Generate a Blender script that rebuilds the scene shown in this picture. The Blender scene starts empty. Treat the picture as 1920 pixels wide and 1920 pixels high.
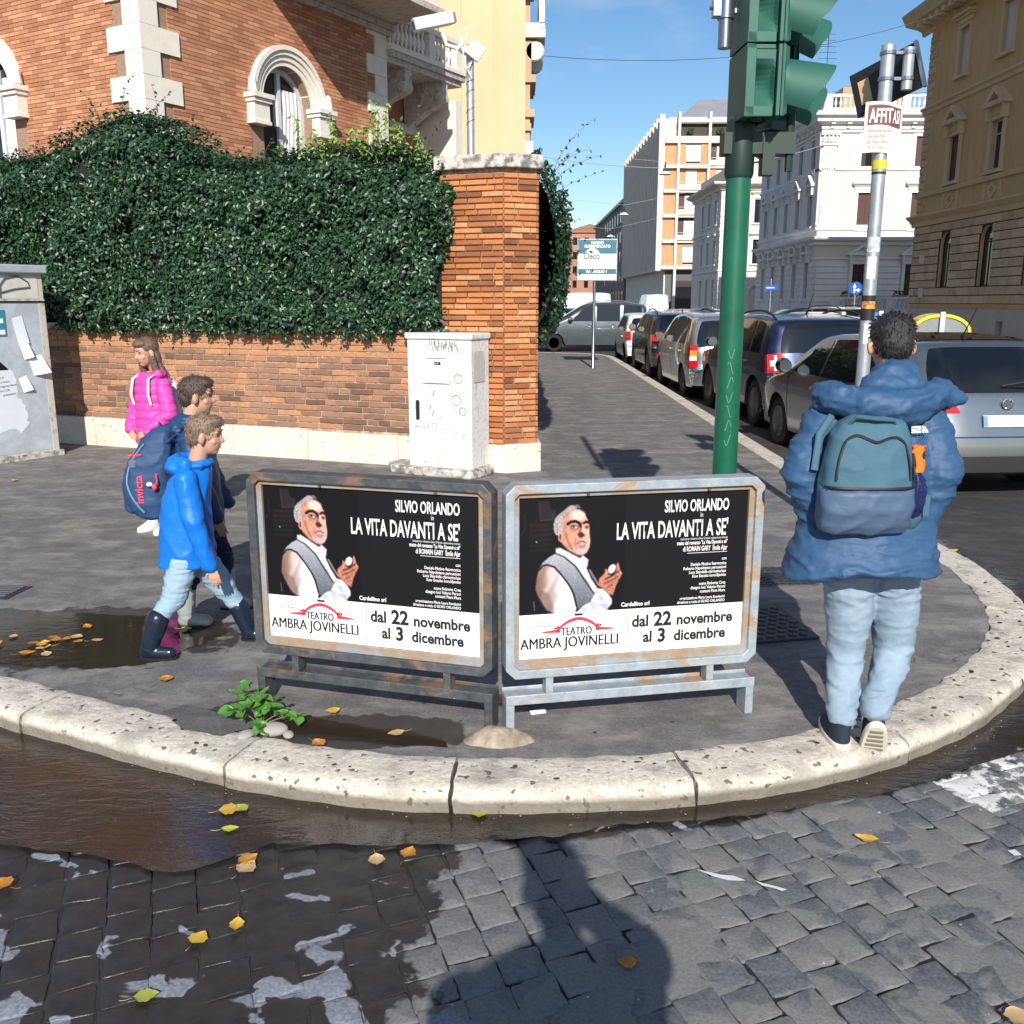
import bpy, bmesh, math, random
import numpy as np
from mathutils import Vector, Matrix, Euler
R = math.radians
random.seed(7); np.random.seed(7)
S = bpy.context.scene
COL = S.collection

# ---------------------------------------------------------------- camera, world, sun, exposure
cam_d = bpy.data.cameras.new('camera'); cam = bpy.data.objects.new('camera', cam_d); COL.objects.link(cam)
cam_d.sensor_width = 36; cam_d.lens = 36 * 1780 / 1920; cam_d.clip_start = 0.02; cam_d.clip_end = 2000
cam.location = (0, 0, 1.73); cam.rotation_euler = (R(90) - math.atan(395 / 1780), 0, R(0.32))
S.camera = cam
ELEV = 31.0; LDIR = Vector((-0.021, 1.0, -math.tan(R(ELEV)))).normalized()
W = bpy.data.worlds.new('World'); S.world = W; W.use_nodes = True
nt = W.node_tree; nt.nodes.clear()
o_ = nt.nodes.new('ShaderNodeOutputWorld'); bg = nt.nodes.new('ShaderNodeBackground'); sky = nt.nodes.new('ShaderNodeTexSky')
sky.sky_type = 'NISHITA'; sky.sun_disc = False; sky.sun_elevation = R(ELEV); sky.sun_rotation = R(178.8)
sky.air_density = 1.0; sky.dust_density = 0.35; sky.ozone_density = 2.2; sky.altitude = 50
tc = nt.nodes.new('ShaderNodeTexCoord'); mp = nt.nodes.new('ShaderNodeMapping'); mp.inputs['Scale'].default_value = (1.0, 1.0, 2.6)
mp.inputs['Location'].default_value = (0.35, 0.1, 0.25)
nz = nt.nodes.new('ShaderNodeTexNoise'); nz.inputs['Scale'].default_value = 2.3; nz.inputs['Detail'].default_value = 8; nz.inputs['Roughness'].default_value = 0.56
rp = nt.nodes.new('ShaderNodeValToRGB'); rp.color_ramp.elements[0].position = 0.50; rp.color_ramp.elements[1].position = 0.76
rp.color_ramp.elements[0].color = (0, 0, 0, 1); rp.color_ramp.elements[1].color = (0.85, 0.85, 0.85, 1)
mx = nt.nodes.new('ShaderNodeMixRGB'); mx.inputs['Color2'].default_value = (6.3, 6.5, 6.9, 1)
L = nt.links.new
L(tc.outputs['Generated'], mp.inputs['Vector']); L(mp.outputs['Vector'], nz.inputs['Vector']); L(nz.outputs['Fac'], rp.inputs['Fac'])
hs = nt.nodes.new('ShaderNodeHueSaturation'); hs.inputs['Saturation'].default_value = 1.2
L(sky.outputs['Color'], hs.inputs['Color']); L(rp.outputs['Color'], mx.inputs['Fac']); L(hs.outputs['Color'], mx.inputs['Color1']); L(mx.outputs['Color'], bg.inputs['Color'])
bg.inputs['Strength'].default_value = 0.098; L(bg.outputs['Background'], o_.inputs['Surface'])
sd = bpy.data.lights.new('sun', 'SUN'); sd.energy = 4.9; sd.angle = R(0.55); sd.color = (1.0, 0.95, 0.87)
sun = bpy.data.objects.new('sun', sd); COL.objects.link(sun); sun.rotation_euler = LDIR.to_track_quat('-Z', 'Y').to_euler(); sun.location = (0, -20, 30)
S.view_settings.view_transform = 'Standard'; S.view_settings.look = 'None'; S.view_settings.gamma = 1; S.view_settings.exposure = 0.36
S.view_settings.use_curve_mapping = False

# ---------------------------------------------------------------- object helpers
def tag(o, label=None, cat=None, group=None, kind=None):
    if label: o['label'] = label
    if cat: o['category'] = cat
    if group: o['group'] = group
    if kind: o['kind'] = kind
    return o
def thing(name, label, cat, loc=(0, 0, 0), rz=0.0, group=None):
    o = bpy.data.objects.new(name, None); COL.objects.link(o); o.location = loc; o.rotation_euler = (0, 0, rz); o.empty_display_size = 0.1
    return tag(o, label, cat, group)
def link(name, me, parent=None, loc=None, rot=None, scale=None):
    o = bpy.data.objects.new(name, me); COL.objects.link(o)
    if parent is not None: o.parent = parent
    if loc is not None: o.location = loc
    if rot is not None: o.rotation_euler = rot
    if scale is not None: o.scale = scale
    return o
def copy_tree(o, parent=None):
    c = o.copy(); COL.objects.link(c)
    if parent is not None: c.parent = parent
    for ch in list(o.children): copy_tree(ch, c)
    return c
class MB:
    def __init__(s): s.v = []; s.f = []; s.m = []
    def add(s, vs, fs, mi=0, M=None):
        b = len(s.v)
        s.v += [tuple(M @ Vector(p)) for p in vs] if M is not None else [tuple(p) for p in vs]
        s.f += [tuple(i + b for i in f) for f in fs]; s.m += [mi] * len(fs); return s
    def box(s, x0, y0, z0, x1, y1, z1, mi=0, M=None):
        v = [(x0, y0, z0), (x1, y0, z0), (x1, y1, z0), (x0, y1, z0), (x0, y0, z1), (x1, y0, z1), (x1, y1, z1), (x0, y1, z1)]
        return s.add(v, [(3, 2, 1, 0), (4, 5, 6, 7), (0, 1, 5, 4), (1, 2, 6, 5), (2, 3, 7, 6), (3, 0, 4, 7)], mi, M)
    def prism(s, poly, d0, d1, plane='xz', mi=0, M=None):
        # polygon in plane, extruded along the remaining axis
        n = len(poly)
        def P(a, b, d): return (a, d, b) if plane == 'xz' else ((a, b, d) if plane == 'xy' else (d, a, b))
        v = [P(a, b, d0) for a, b in poly] + [P(a, b, d1) for a, b in poly]
        f = [tuple(range(n)), tuple(range(2 * n - 1, n - 1, -1))] + [(i, n + i, n + (i + 1) % n, (i + 1) % n) for i in range(n)]
        return s.add(v, f, mi, M)
    def tube(s, pts, r, n=8, mi=0, caps=True, M=None, flat=None):
        pts = [Vector(p) for p in pts]; k = len(pts); rs = r if isinstance(r, (list, tuple)) else [r] * k
        vs = []; fs = []; up = None
        for i, p in enumerate(pts):
            d = (pts[min(i + 1, k - 1)] - pts[max(i - 1, 0)]).normalized()
            if up is None:
                up = Vector((0, 0, 1)) if abs(d.z) < 0.9 else Vector((0, 1, 0))
            a = d.cross(up)
            if a.length < 1e-4: a = d.cross(Vector((1, 0, 0)))
            a.normalize(); b = a.cross(d).normalized(); up = b
            for j in range(n):
                t = 2 * math.pi * j / n
                vs.append(p + a * math.cos(t) * rs[i] + b * math.sin(t) * rs[i] * (flat or 1))
        for i in range(k - 1):
            for j in range(n):
                q = (j + 1) % n; fs.append((i * n + j, i * n + q, (i + 1) * n + q, (i + 1) * n + j))
        if caps: fs += [tuple(range(n - 1, -1, -1)), tuple((k - 1) * n + j for j in range(n))]
        return s.add(vs, fs, mi, M)
    def lathe(s, prof, n=16, c=(0, 0, 0), axis='z', mi=0, M=None, a0=0, a1=2 * math.pi):
        full = abs(a1 - a0 - 2 * math.pi) < 1e-6; k = len(prof); m = n if full else n + 1; vs = []; fs = []
        for r, h in prof:
            for j in range(m):
                t = a0 + (a1 - a0) * j / n; x, y = r * math.cos(t), r * math.sin(t)
                vs.append({'z': (c[0] + x, c[1] + y, c[2] + h), 'y': (c[0] + x, c[1] + h, c[2] + y), 'x': (c[0] + h, c[1] + x, c[2] + y)}[axis])
        for i in range(k - 1):
            for j in range(n):
                q = (j + 1) % m; fs.append((i * m + j, i * m + q, (i + 1) * m + q, (i + 1) * m + j))
        if prof[0][0] > 1e-6 and full: fs.append(tuple(range(m - 1, -1, -1)))
        if prof[-1][0] > 1e-6 and full: fs.append(tuple((k - 1) * m + j for j in range(m)))
        return s.add(vs, fs, mi, M)
    def grid(s, fn, nu, nv, mi=0, M=None, flip=False):
        vs = [fn(i / nu, j / nv) for j in range(nv + 1) for i in range(nu + 1)]; w = nu + 1
        fs = [(j * w + i, j * w + i + 1, (j + 1) * w + i + 1, (j + 1) * w + i) for j in range(nv) for i in range(nu)]
        if flip: fs = [f[::-1] for f in fs]
        return s.add(vs, fs, mi, M)
    def mesh(s, name, mats, smooth=False, ang=35):
        me = bpy.data.meshes.new(name); me.from_pydata(s.v, [], s.f)
        for m in (mats if isinstance(mats, (list, tuple)) else [mats]): me.materials.append(m)
        if len(me.materials) > 1: me.polygons.foreach_set('material_index', s.m)
        if smooth: me.polygons.foreach_set('use_smooth', [True] * len(me.polygons)); me.set_sharp_from_angle(angle=R(ang))
        me.update(); return me
    def build(s, name, mats, parent=None, loc=None, rot=None, smooth=False, ang=35, bevel=0, seg=2, merge=False):
        me = s.mesh(name, mats, smooth, ang)
        if merge or bevel:
            bm = bmesh.new(); bm.from_mesh(me)
            bmesh.ops.remove_doubles(bm, verts=bm.verts, dist=1e-4)
            bmesh.ops.recalc_face_normals(bm, faces=bm.faces); bm.to_mesh(me); bm.free()
        o = link(name, me, parent, loc, rot)
        if bevel:
            b = o.modifiers.new('bevel', 'BEVEL'); b.width = bevel; b.segments = seg; b.limit_method = 'ANGLE'; b.angle_limit = R(40)
        return o

# ---------------------------------------------------------------- material helpers
MATS = {}
class NT:
    def __init__(s, name):
        s.m = bpy.data.materials.new(name); s.m.use_nodes = True; s.t = s.m.node_tree
        s.b = s.t.nodes['Principled BSDF']; s.out = s.t.nodes['Material Output']; MATS[name] = s.m
    def n(s, typ, **kw):
        x = s.t.nodes.new('ShaderNode' + typ)
        for k, v in kw.items():
            if k in x.inputs.keys() if isinstance(k, str) else False: pass
            setattr(x, k, v)
        return x
    def l(s, a, b): s.t.links.new(a, b)
    def coord(s, kind='Object', scale=(1, 1, 1)):
        if kind == 'World':
            g = s.n('NewGeometry').outputs['Position']
        else: g = s.n('TexCoord').outputs[kind]
        m = s.n('Mapping'); m.inputs['Scale'].default_value = scale; s.l(g, m.inputs['Vector']); return m.outputs['Vector']
    def noise(s, vec, scale, detail=4, rough=0.55, dist=0.0):
        x = s.n('TexNoise'); x.inputs['Scale'].default_value = scale; x.inputs['Detail'].default_value = detail
        x.inputs['Roughness'].default_value = rough; x.inputs['Distortion'].default_value = dist; s.l(vec, x.inputs['Vector']); return x.outputs['Fac']
    def ramp(s, fac, stops):
        x = s.n('ValToRGB'); e = x.color_ramp.elements
        while len(e) < len(stops): e.new(0.5)
        for el, (p, c) in zip(e, stops): el.position = p; el.color = (c, c, c, 1) if isinstance(c, (int, float)) else (c[0], c[1], c[2], 1)
        s.l(fac, x.inputs['Fac']); return x.outputs['Color']
    def mix(s, fac, a, b, mode='MIX'):
        x = s.n('MixRGB'); x.blend_type = mode
        for sock, v in (('Fac', fac), ('Color1', a), ('Color2', b)):
            if isinstance(v, (int, float)): x.inputs[sock].default_value = v if sock == 'Fac' else (v, v, v, 1)
            elif isinstance(v, tuple): x.inputs[sock].default_value = (v[0], v[1], v[2], 1)
            else: s.l(v, x.inputs[sock])
        return x.outputs['Color']
    def math(s, op, a, b=0.0, clamp=False):
        x = s.n('Math'); x.operation = op; x.use_clamp = clamp
        for i, v in enumerate((a, b)):
            if isinstance(v, (int, float)): x.inputs[i].default_value = v
            else: s.l(v, x.inputs[i])
        return x.outputs[0]
    def bump(s, h, strength=0.5, dist=0.01, chain=None):
        x = s.n('Bump'); x.inputs['Strength'].default_value = strength; x.inputs['Distance'].default_value = dist
        s.l(h, x.inputs['Height'])
        if chain is not None: s.l(chain, x.inputs['Normal'])
        s.l(x.outputs['Normal'], s.b.inputs['Normal']); return x.outputs['Normal']
    def set(s, **kw):
        names = {'col': 'Base Color', 'rough': 'Roughness', 'metal': 'Metallic', 'spec': 'Specular IOR Level', 'coat': 'Coat Weight', 'coatr': 'Coat Roughness', 'trans': 'Transmission Weight', 'ior': 'IOR', 'alpha': 'Alpha', 'sheen': 'Sheen Weight'}
        for k, v in kw.items():
            i = s.b.inputs[names[k]]
            if isinstance(v, tuple): i.default_value = (v[0], v[1], v[2], 1)
            elif isinstance(v, (int, float)): i.default_value = v
            else: s.l(v, i)
        return s
def simple(name, col, rough=0.7, metal=0.0, col2=None, scale=8.0, amt=0.5, bump=0.0, bscale=60, bdist=0.003, coat=0, spec=0.5, coord='Object', lo=0.35, hi=0.65, rough2=None):
    x = NT(name); v = x.coord(coord)
    c2 = col2 if col2 is not None else tuple(c * 0.8 for c in col)
    f = x.ramp(x.noise(v, scale, 6, 0.6), [(lo, 0.0), (hi, 1.0)])
    fa = x.math('MULTIPLY', f, amt)
    x.set(col=x.mix(fa, tuple(col), tuple(c2)), rough=rough, metal=metal, coat=coat, spec=spec)
    if rough2 is not None: x.set(rough=x.math('ADD', rough, x.math('MULTIPLY', f, rough2 - rough)))
    if bump: x.bump(x.noise(v, bscale, 5, 0.6), bump, bdist)
    return x.m
# ================================================================ GROUND
def catmull(P, step=0.05):
    out = []
    P = [Vector((p[0], p[1])) for p in P]
    for i in range(len(P) - 1):
        a, b, c, d = P[max(i - 1, 0)], P[i], P[i + 1], P[min(i + 2, len(P) - 1)]
        n = max(1, int((c - b).length / step))
        m0 = (c - a) * 0.5; m1 = (d - b) * 0.5
        k = (c - b).length
        if m0.length > k: m0 = m0 * (k / m0.length)
        if m1.length > k: m1 = m1 * (k / m1.length)
        for j in range(n):
            t = j / n
            out.append(b * (2*t**3 - 3*t*t + 1) + m0 * (t**3 - 2*t*t + t) + c * (-2*t**3 + 3*t*t) + m1 * (t**3 - t*t))
    out.append(P[-1]); return out
KIN = catmull([(-20, 12.0), (-9, 7.1), (-5, 5.35), (-2.44, 4.2), (-1.69, 3.85), (-1.09, 3.58), (-0.69, 3.45), (-0.29, 3.39), (0.23, 3.39), (0.61, 3.44),
               (1.16, 3.6), (1.67, 3.9), (2.12, 4.3), (2.5, 4.8), (2.72, 5.3), (2.85, 5.97), (2.88, 6.6), (2.84, 7.8), (2.78, 10), (2.8, 14), (2.85, 20), (2.88, 30), (2.75, 31.6), (2.1, 32.7), (0.6, 33.2), (-10, 33.3)], 0.06)
def normals2(P):
    o = []
    for i in range(len(P)):
        d = (P[min(i + 1, len(P) - 1)] - P[max(i - 1, 0)]).normalized(); o.append(Vector((d.y, -d.x)))
    return o
KN = normals2(KIN)
KARC = [0.0]
for i in range(1, len(KIN)): KARC.append(KARC[-1] + (KIN[i] - KIN[i - 1]).length)
def kat(s):
    import bisect
    i = min(max(bisect.bisect(KARC, s) - 1, 0), len(KIN) - 2); t = (s - KARC[i]) / (KARC[i + 1] - KARC[i])
    return KIN[i].lerp(KIN[i + 1], t), KN[i].lerp(KN[i + 1], t).normalized()
def karc(x, y): return KARC[min(range(len(KIN)), key=lambda i: (KIN[i].x - x)**2 + (KIN[i].y - y)**2)]
KOUT = [KIN[i] + KN[i] * 0.25 for i in range(len(KIN))]
def inside(x, y, poly):
    c = False; j = len(poly) - 1
    for i in range(len(poly)):
        if (poly[i][1] > y) != (poly[j][1] > y) and x < (poly[j][0] - poly[i][0]) * (y - poly[i][1]) / (poly[j][1] - poly[i][1]) + poly[i][0]: c = not c
        j = i
    return c
KPOLY = [(p.x, p.y) for p in KOUT[::2]] + [(-20, 40)]

def wet_nodes(x):
    """damp area of the road: left of a ragged line and along the gutter; returns mask 0..1"""
    g = x.n('NewGeometry').outputs['Position']; s = x.n('SeparateXYZ'); x.l(g, s.inputs[0])
    v = x.coord('World'); nA = x.noise(v, 3.2, 5, 0.6)
    nA = x.math('MULTIPLY', x.math('SUBTRACT', nA, 0.5), 0.75)
    a = x.math('SUBTRACT', x.math('ADD', -0.24, nA), s.outputs['X'])
    yy = x.math('SUBTRACT', s.outputs['Y'], x.math('ADD', 2.99, x.math('MULTIPLY', x.math('MULTIPLY', s.outputs['X'], s.outputs['X']), 0.155)))
    b = x.math('ADD', yy, x.math('MULTIPLY', nA, 0.5))
    m = x.math('MAXIMUM', a, b)
    m = x.math('MULTIPLY', x.math('ADD', m, 0.012), 40.0, clamp=True)
    isl = x.noise(x.coord('World', (1, 1.25, 1)), 6.3, 3, 0.45, 0.4)
    lo = x.math('MULTIPLY', x.math('SUBTRACT', 2.62, s.outputs['Y']), 0.16, clamp=True)
    isl = x.math('MULTIPLY', x.math('SUBTRACT', x.math('ADD', isl, lo), 0.635), 45.0, clamp=True)
    return m, isl, s
def cobble_mat(name, fill=False):
    x = NT(name); v = x.coord('World'); m, isl, s = wet_nodes(x)
    big = x.noise(v, 2.1, 5, 0.62); fine = x.noise(v, 90, 4, 0.7); mid = x.noise(v, 14, 5, 0.65)
    patch = x.ramp(x.noise(x.coord('World', (1, 1, 0.2)), 5.5, 4, 0.5, 0.6), [(0.50, 0.0), (0.56, 1.0)])
    gx = x.math('MULTIPLY', x.math('ADD', s.outputs['X'], 0.5), 0.55, clamp=True)
    stone = x.mix(x.ramp(fine, [(0.3, 0.0), (0.75, 1.0)]), (0.055, 0.060, 0.070), (0.15, 0.16, 0.176))
    smear = x.mix(x.ramp(fine, [(0.3, 0.0), (0.8, 1.0)]), (0.125, 0.124, 0.122), (0.225, 0.22, 0.212))
    if fill:
        low_ = x.math('MULTIPLY', x.math('SUBTRACT', -0.1027, s.outputs['Z']), 1500, clamp=True); dry = x.mix(low_, smear, (0.016, 0.015, 0.015))
    else:
        rnd = x.n('ObjectInfo').outputs['Random']
        p2 = x.math('MULTIPLY', x.math('ADD', x.math('MULTIPLY', patch, 0.9), x.math('MULTIPLY', x.math('GREATER_THAN', rnd, 0.8), 0.6)), x.math('ADD', gx, 0.25), clamp=True)
        dry = x.mix(p2, smear, stone)
    dry = x.mix(x.ramp(big, [(0.35, 0.0), (0.7, 1.0)]), dry, x.mix(0.75, dry, dry, 'MULTIPLY') if False else dry)
    # worn white paint of the crossing at the right
    g1 = x.math('GREATER_THAN', x.math('ADD', s.outputs['X'], x.math('MULTIPLY', s.outputs['Y'], 0.40)), 2.98)
    g2 = x.math('LESS_THAN', x.math('ADD', s.outputs['X'], x.math('MULTIPLY', s.outputs['Y'], 0.40)), 3.55)
    g3 = x.math('LESS_THAN', x.math('SUBTRACT', s.outputs['Y'], x.math('MULTIPLY', s.outputs['X'], 0.47)), 2.80)
    g4 = x.math('GREATER_THAN', x.math('SUBTRACT', s.outputs['Y'], x.math('MULTIPLY', s.outputs['X'], 0.47)), 2.35)
    worn = x.ramp(x.noise(v, 9, 6, 0.7), [(0.47, 0.0), (0.53, 1.0)])
    pm = x.math('MULTIPLY', x.math('MULTIPLY', x.math('MULTIPLY', g1, g2), x.math('MULTIPLY', g3, g4)), worn)
    specks = x.math('MULTIPLY', x.ramp(x.noise(v, 26, 3, 0.6), [(0.735, 0.0), (0.76, 1.0)]), 0.7)
    dry = x.mix(x.math('MAXIMUM', pm, specks), dry, (0.62, 0.62, 0.6))
    wet = x.mix(x.ramp(mid, [(0.3, 0.0), (0.7, 1.0)]), (0.018, 0.0165, 0.0155), (0.036, 0.033, 0.031))
    w2 = x.math('MULTIPLY', m, x.math('SUBTRACT', 1.0, isl))
    island = x.mix(x.ramp(fine, [(0.3, 0), (0.7, 1)]), (0.12, 0.135, 0.16), (0.27, 0.29, 0.33))
    dry2 = x.mix(x.math('MULTIPLY', m, isl), dry, island)
    x.set(col=x.mix(w2, dry2, wet), rough=x.math('SUBTRACT', x.math('ADD', 0.82, x.math('MULTIPLY', mid, 0.1)), x.math('MULTIPLY', w2, 0.52)), spec=0.4)
    n1 = x.bump(mid, 0.5, 0.006); x.bump(fine, x.math('MULTIPLY', 1.0, 1.0) if False else 0.55, 0.0022, n1)
    return x.m
M_cob = cobble_mat('cobblestone'); M_fill = cobble_mat('joint_fill', True)
M_under = simple('road_bed', (0.02, 0.019, 0.018), 0.9, col2=(0.04, 0.038, 0.035), scale=30, bump=0.5)

def asphalt(name, base, c2, damp=False):
    x = NT(name); v = x.coord('World')
    fine = x.noise(v, 75, 6, 0.82); mid = x.noise(v, 5, 6, 0.65); st = x.noise(x.coord('World', (1.0, 1.7, 1)), 2.2, 9, 0.74, 0.3)
    c = x.mix(x.ramp(fine, [(0.40, 0.0), (0.62, 1.0)]), tuple(b * 0.62 for b in base), tuple(b * 1.3 for b in base)); bl = x.ramp(x.noise(v, 6.5, 9, 0.72, 0.4), [(0.44, 1.0), (0.6, 0.0)]); c = x.mix(x.math('MULTIPLY', bl, 0.5), c, tuple(b * 0.55 for b in base))
    c = x.mix(x.math('MULTIPLY', x.ramp(st, [(0.46, 0.0), (0.66, 1.0)]), 0.7), c, c2)
    c = x.mix(x.math('MULTIPLY', x.ramp(mid, [(0.32, 1.0), (0.47, 0.0)]), 0.55), c, tuple(b * 0.55 for b in base))
    vo = x.n('TexVoronoi'); vo.feature = 'DISTANCE_TO_EDGE'; vo.inputs['Scale'].default_value = 0.55
    wv = x.n('VectorMath'); wv.operation = 'ADD'; x.l(v, wv.inputs[0]); nn = x.n('TexNoise'); nn.inputs['Scale'].default_value = 2.2; nn.inputs['Detail'].default_value = 5; x.l(v, nn.inputs['Vector']); x.l(nn.outputs['Color'], wv.inputs[1]); x.l(wv.outputs[0], vo.inputs['Vector'])
    crack = x.ramp(vo.outputs['Distance'], [(0.0, 1.0), (0.006, 0.0)])
    cm = x.math('MULTIPLY', crack, x.ramp(x.noise(v, 0.7, 2, 0.5), [(0.5, 0.0), (0.6, 0.8)]))
    c = x.mix(cm, c, tuple(b * 0.3 for b in base))
    if damp:
        # damp stains that a puddle leaves around it
        dm = None
        g = x.n('NewGeometry').outputs['Position']
        for cx, cy, rx, ry in damp:
            mp_ = x.n('Mapping'); mp_.vector_type = 'POINT'; mp_.inputs['Location'].default_value = (-cx / rx, -cy / ry, 0); mp_.inputs['Scale'].default_value = (1 / rx, 1 / ry, 0)
            x.l(g, mp_.inputs['Vector']); ln = x.n('VectorMath'); ln.operation = 'LENGTH'; x.l(mp_.outputs['Vector'], ln.inputs[0])
            d = x.math('ADD', ln.outputs['Value'], x.math('MULTIPLY', x.math('SUBTRACT', x.noise(v, 4.5, 5, 0.6), 0.5), 1.3))
            d = x.math('SUBTRACT', 1.0, x.math('MULTIPLY', x.math('SUBTRACT', d, 0.95), 14.0, clamp=True), clamp=True)
            dm = d if dm is None else x.math('MAXIMUM', dm, d)
        c = x.mix(x.math('MULTIPLY', dm, 0.86), c, (0.022, 0.019, 0.017))
        x.set(rough=x.math('SUBTRACT', 0.88, x.math('MULTIPLY', dm, 0.45)))
    else: x.set(rough=0.86)
    x.set(col=c, spec=0.35)
    n1 = x.bump(mid, 0.35, 0.012); x.bump(fine, 0.9, 0.004, n1)
    return x.m
M_pave = asphalt('pavement_asphalt', (0.172, 0.162, 0.158), (0.33, 0.31, 0.285), damp=[(-2.35, 4.75, 0.85, 0.48), (-0.62, 3.62, 0.46, 0.16), (-1.2, 3.78, 0.16, 0.14), (0.02, 3.93, 0.18, 0.07)])
M_road = asphalt('road_asphalt', (0.05, 0.049, 0.049), (0.095, 0.09, 0.085))
M_patch = asphalt('asphalt_patch', (0.12, 0.118, 0.118), (0.17, 0.165, 0.16))

tag(MB().box(-500, -300, -1.0, 500, 700, -0.16).build('ground', simple('far_ground', (0.1, 0.1, 0.095), 0.9, scale=0.2)), kind='structure')
tag(MB().add([(-60, 4.35, -0.105), (60, 4.35, -0.105), (60, 330, -0.105), (-60, 330, -0.105)], [(0, 1, 2, 3)]).build('road', M_road), kind='structure')
# corner pavement
pv = MB(); pin = [(p.x, p.y) for p in KIN[::2]] + [(-20, 33.3)]
pv.prism(pin[::-1], -0.15, 0.0, 'xy'); pave = tag(pv.build('pavement', M_pave), kind='structure')
# pavements on the far side of the street
for nm, a in (('far', [(16.2, 27.0), (60, 27.0), (60, 48.5), (16.2, 48.5)]), ('far2', [(16.2, 61.5), (60, 61.5), (60, 330), (16.2, 330)])):
    tag(MB().prism(a, -0.15, 0.0, 'xy').build('far_pavement', M_pave), kind='structure')
tag(MB().prism([(-60, 46), (-1.0, 46), (-1.0, 330), (-60, 330)], -0.15, 0.0, 'xy').build('far_pavement', M_pave), kind='structure')

# kerb stones of the corner: each a part of the kerb
xk = NT('travertine_kerb'); v = xk.coord('World'); f1 = xk.noise(v, 60, 5, 0.7); f2 = xk.noise(v, 6, 5, 0.6); f3 = xk.noise(xk.coord('World', (1, 1, 1)), 24, 3, 0.5)
c = xk.mix(xk.ramp(f1, [(0.3, 0), (0.7, 1)]), (0.42, 0.375, 0.31), (0.70, 0.635, 0.54))
c = xk.mix(xk.math('MULTIPLY', xk.ramp(f2, [(0.36, 1), (0.5, 0)]), 0.6), c, (0.24, 0.225, 0.2))
c = xk.mix(xk.ramp(f3, [(0.63, 0), (0.67, 0.85)]), c, (0.06, 0.056, 0.052))
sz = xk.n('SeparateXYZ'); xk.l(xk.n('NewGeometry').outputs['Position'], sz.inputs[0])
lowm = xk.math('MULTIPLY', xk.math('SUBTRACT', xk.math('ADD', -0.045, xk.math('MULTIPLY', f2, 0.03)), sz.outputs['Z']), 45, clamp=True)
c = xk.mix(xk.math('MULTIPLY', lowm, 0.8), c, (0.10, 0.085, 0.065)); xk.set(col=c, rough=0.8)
xk.bump(f1, 0.8, 0.006, xk.bump(f3, 0.8, -0.01)); M_kerb = xk.m
M_kerb_far = simple('granite_kerb', (0.42, 0.40, 0.37), 0.8, col2=(0.25, 0.24, 0.22), scale=25, amt=0.8, bump=0.5, coord='World')
base = MB(); kv = []
for i in range(0, len(KIN), 2):
    p, n = KIN[i], KN[i]; kv += [(p.x + n.x * a, p.y + n.y * a, z) for a, z in ((0.01, -0.15), (0.01, -0.012), (0.18, -0.022), (0.21, -0.15))]
m_ = len(range(0, len(KIN), 2))
base.add(kv, [(j * 4 + a, j * 4 + 4 + a, j * 4 + 5 + a, j * 4 + 1 + a) for j in range(m_ - 1) for a in range(3)])
kerb = tag(base.build('kerb', simple('kerb_joint', (0.045, 0.04, 0.035), 0.95, coord='World')), kind='structure')
PROF = [(-0.004, -0.03), (0.0, 0.002), (0.012, 0.006), (0.06, 0.007), (0.12, 0.006), (0.185, 0.005), (0.222, -0.001), (0.242, -0.013), (0.250, -0.036), (0.252, -0.09), (0.254, -0.148)]
J = sorted([karc(-2.0, 4.0), karc(-1.03, 3.5), karc(-0.22, 3.35), karc(0.62, 3.4), karc(1.42, 3.75), karc(2.2, 4.4), karc(2.7, 5.25)])
while J[0] > karc(-16, 10): J.insert(0, J[0] - random.uniform(0.85, 1.1))
while J[-1] < KARC[-1] - 8: J.append(J[-1] + random.uniform(0.85, 1.15))
for a, b in zip(J[:-1], J[1:]):
    p0, _ = kat((a + b) / 2); near = p0.y < 9 and abs(p0.x) < 4
    n = 26 if near else 6; vs = []; ph = random.uniform(0, 9); dz = random.uniform(-0.003, 0.003)
    for i in range(n + 1):
        for k, (d, z) in enumerate(PROF):
            s = a + (b - a) * i / n
            if i == 0: s += 0.004 + 0.006 * (math.sin(k * 2.1 + ph) * 0.5 + 0.5)
            if i == n: s -= 0.004 + 0.006 * (math.sin(k * 1.7 + ph * 2) * 0.5 + 0.5)
            p, nn = kat(s); wob = 0.004 * math.sin(s * 9 + ph) + 0.003 * math.sin(s * 31 + k) if near else 0
            d2 = d + wob * (1 if k > 5 else 0.3) + (0.010 * math.sin(s * 23 + ph) * math.sin(s * 7) if k <= 1 and near else 0)
            vs.append((p.x + nn.x * d2, p.y + nn.y * d2, z + (dz + 0.0015 * math.sin(s * 40 + k * 2) if near else 0)))
    K = len(PROF); fs = [(i * K + k, (i + 1) * K + k, (i + 1) * K + k + 1, i * K + k + 1) for i in range(n) for k in range(K - 1)]
    fs += [tuple(range(K)), tuple(n * K + k for k in range(K - 1, -1, -1))]
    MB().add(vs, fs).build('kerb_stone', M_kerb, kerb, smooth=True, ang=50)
fk = MB().box(16.0, 27, -0.15, 16.2, 48.5, 0.01); fk.box(16.0, 61.5, -0.15, 16.2, 330, 0.01); fk.box(16.0, 48.5, -0.15, 60, 48.7, 0.01); fk.box(16.2, 61.3, -0.15, 60, 61.5, 0.01)
fk.box(16.2, 26.8, -0.15, 60, 27.0, 0.01); fk.box(-60, 45.8, -0.15, -0.8, 46.0, 0.01); fk.box(-1.0, 46.0, -0.15, -0.8, 330, 0.01)
tag(fk.build('far_kerb', M_kerb_far), kind='structure')

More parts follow.
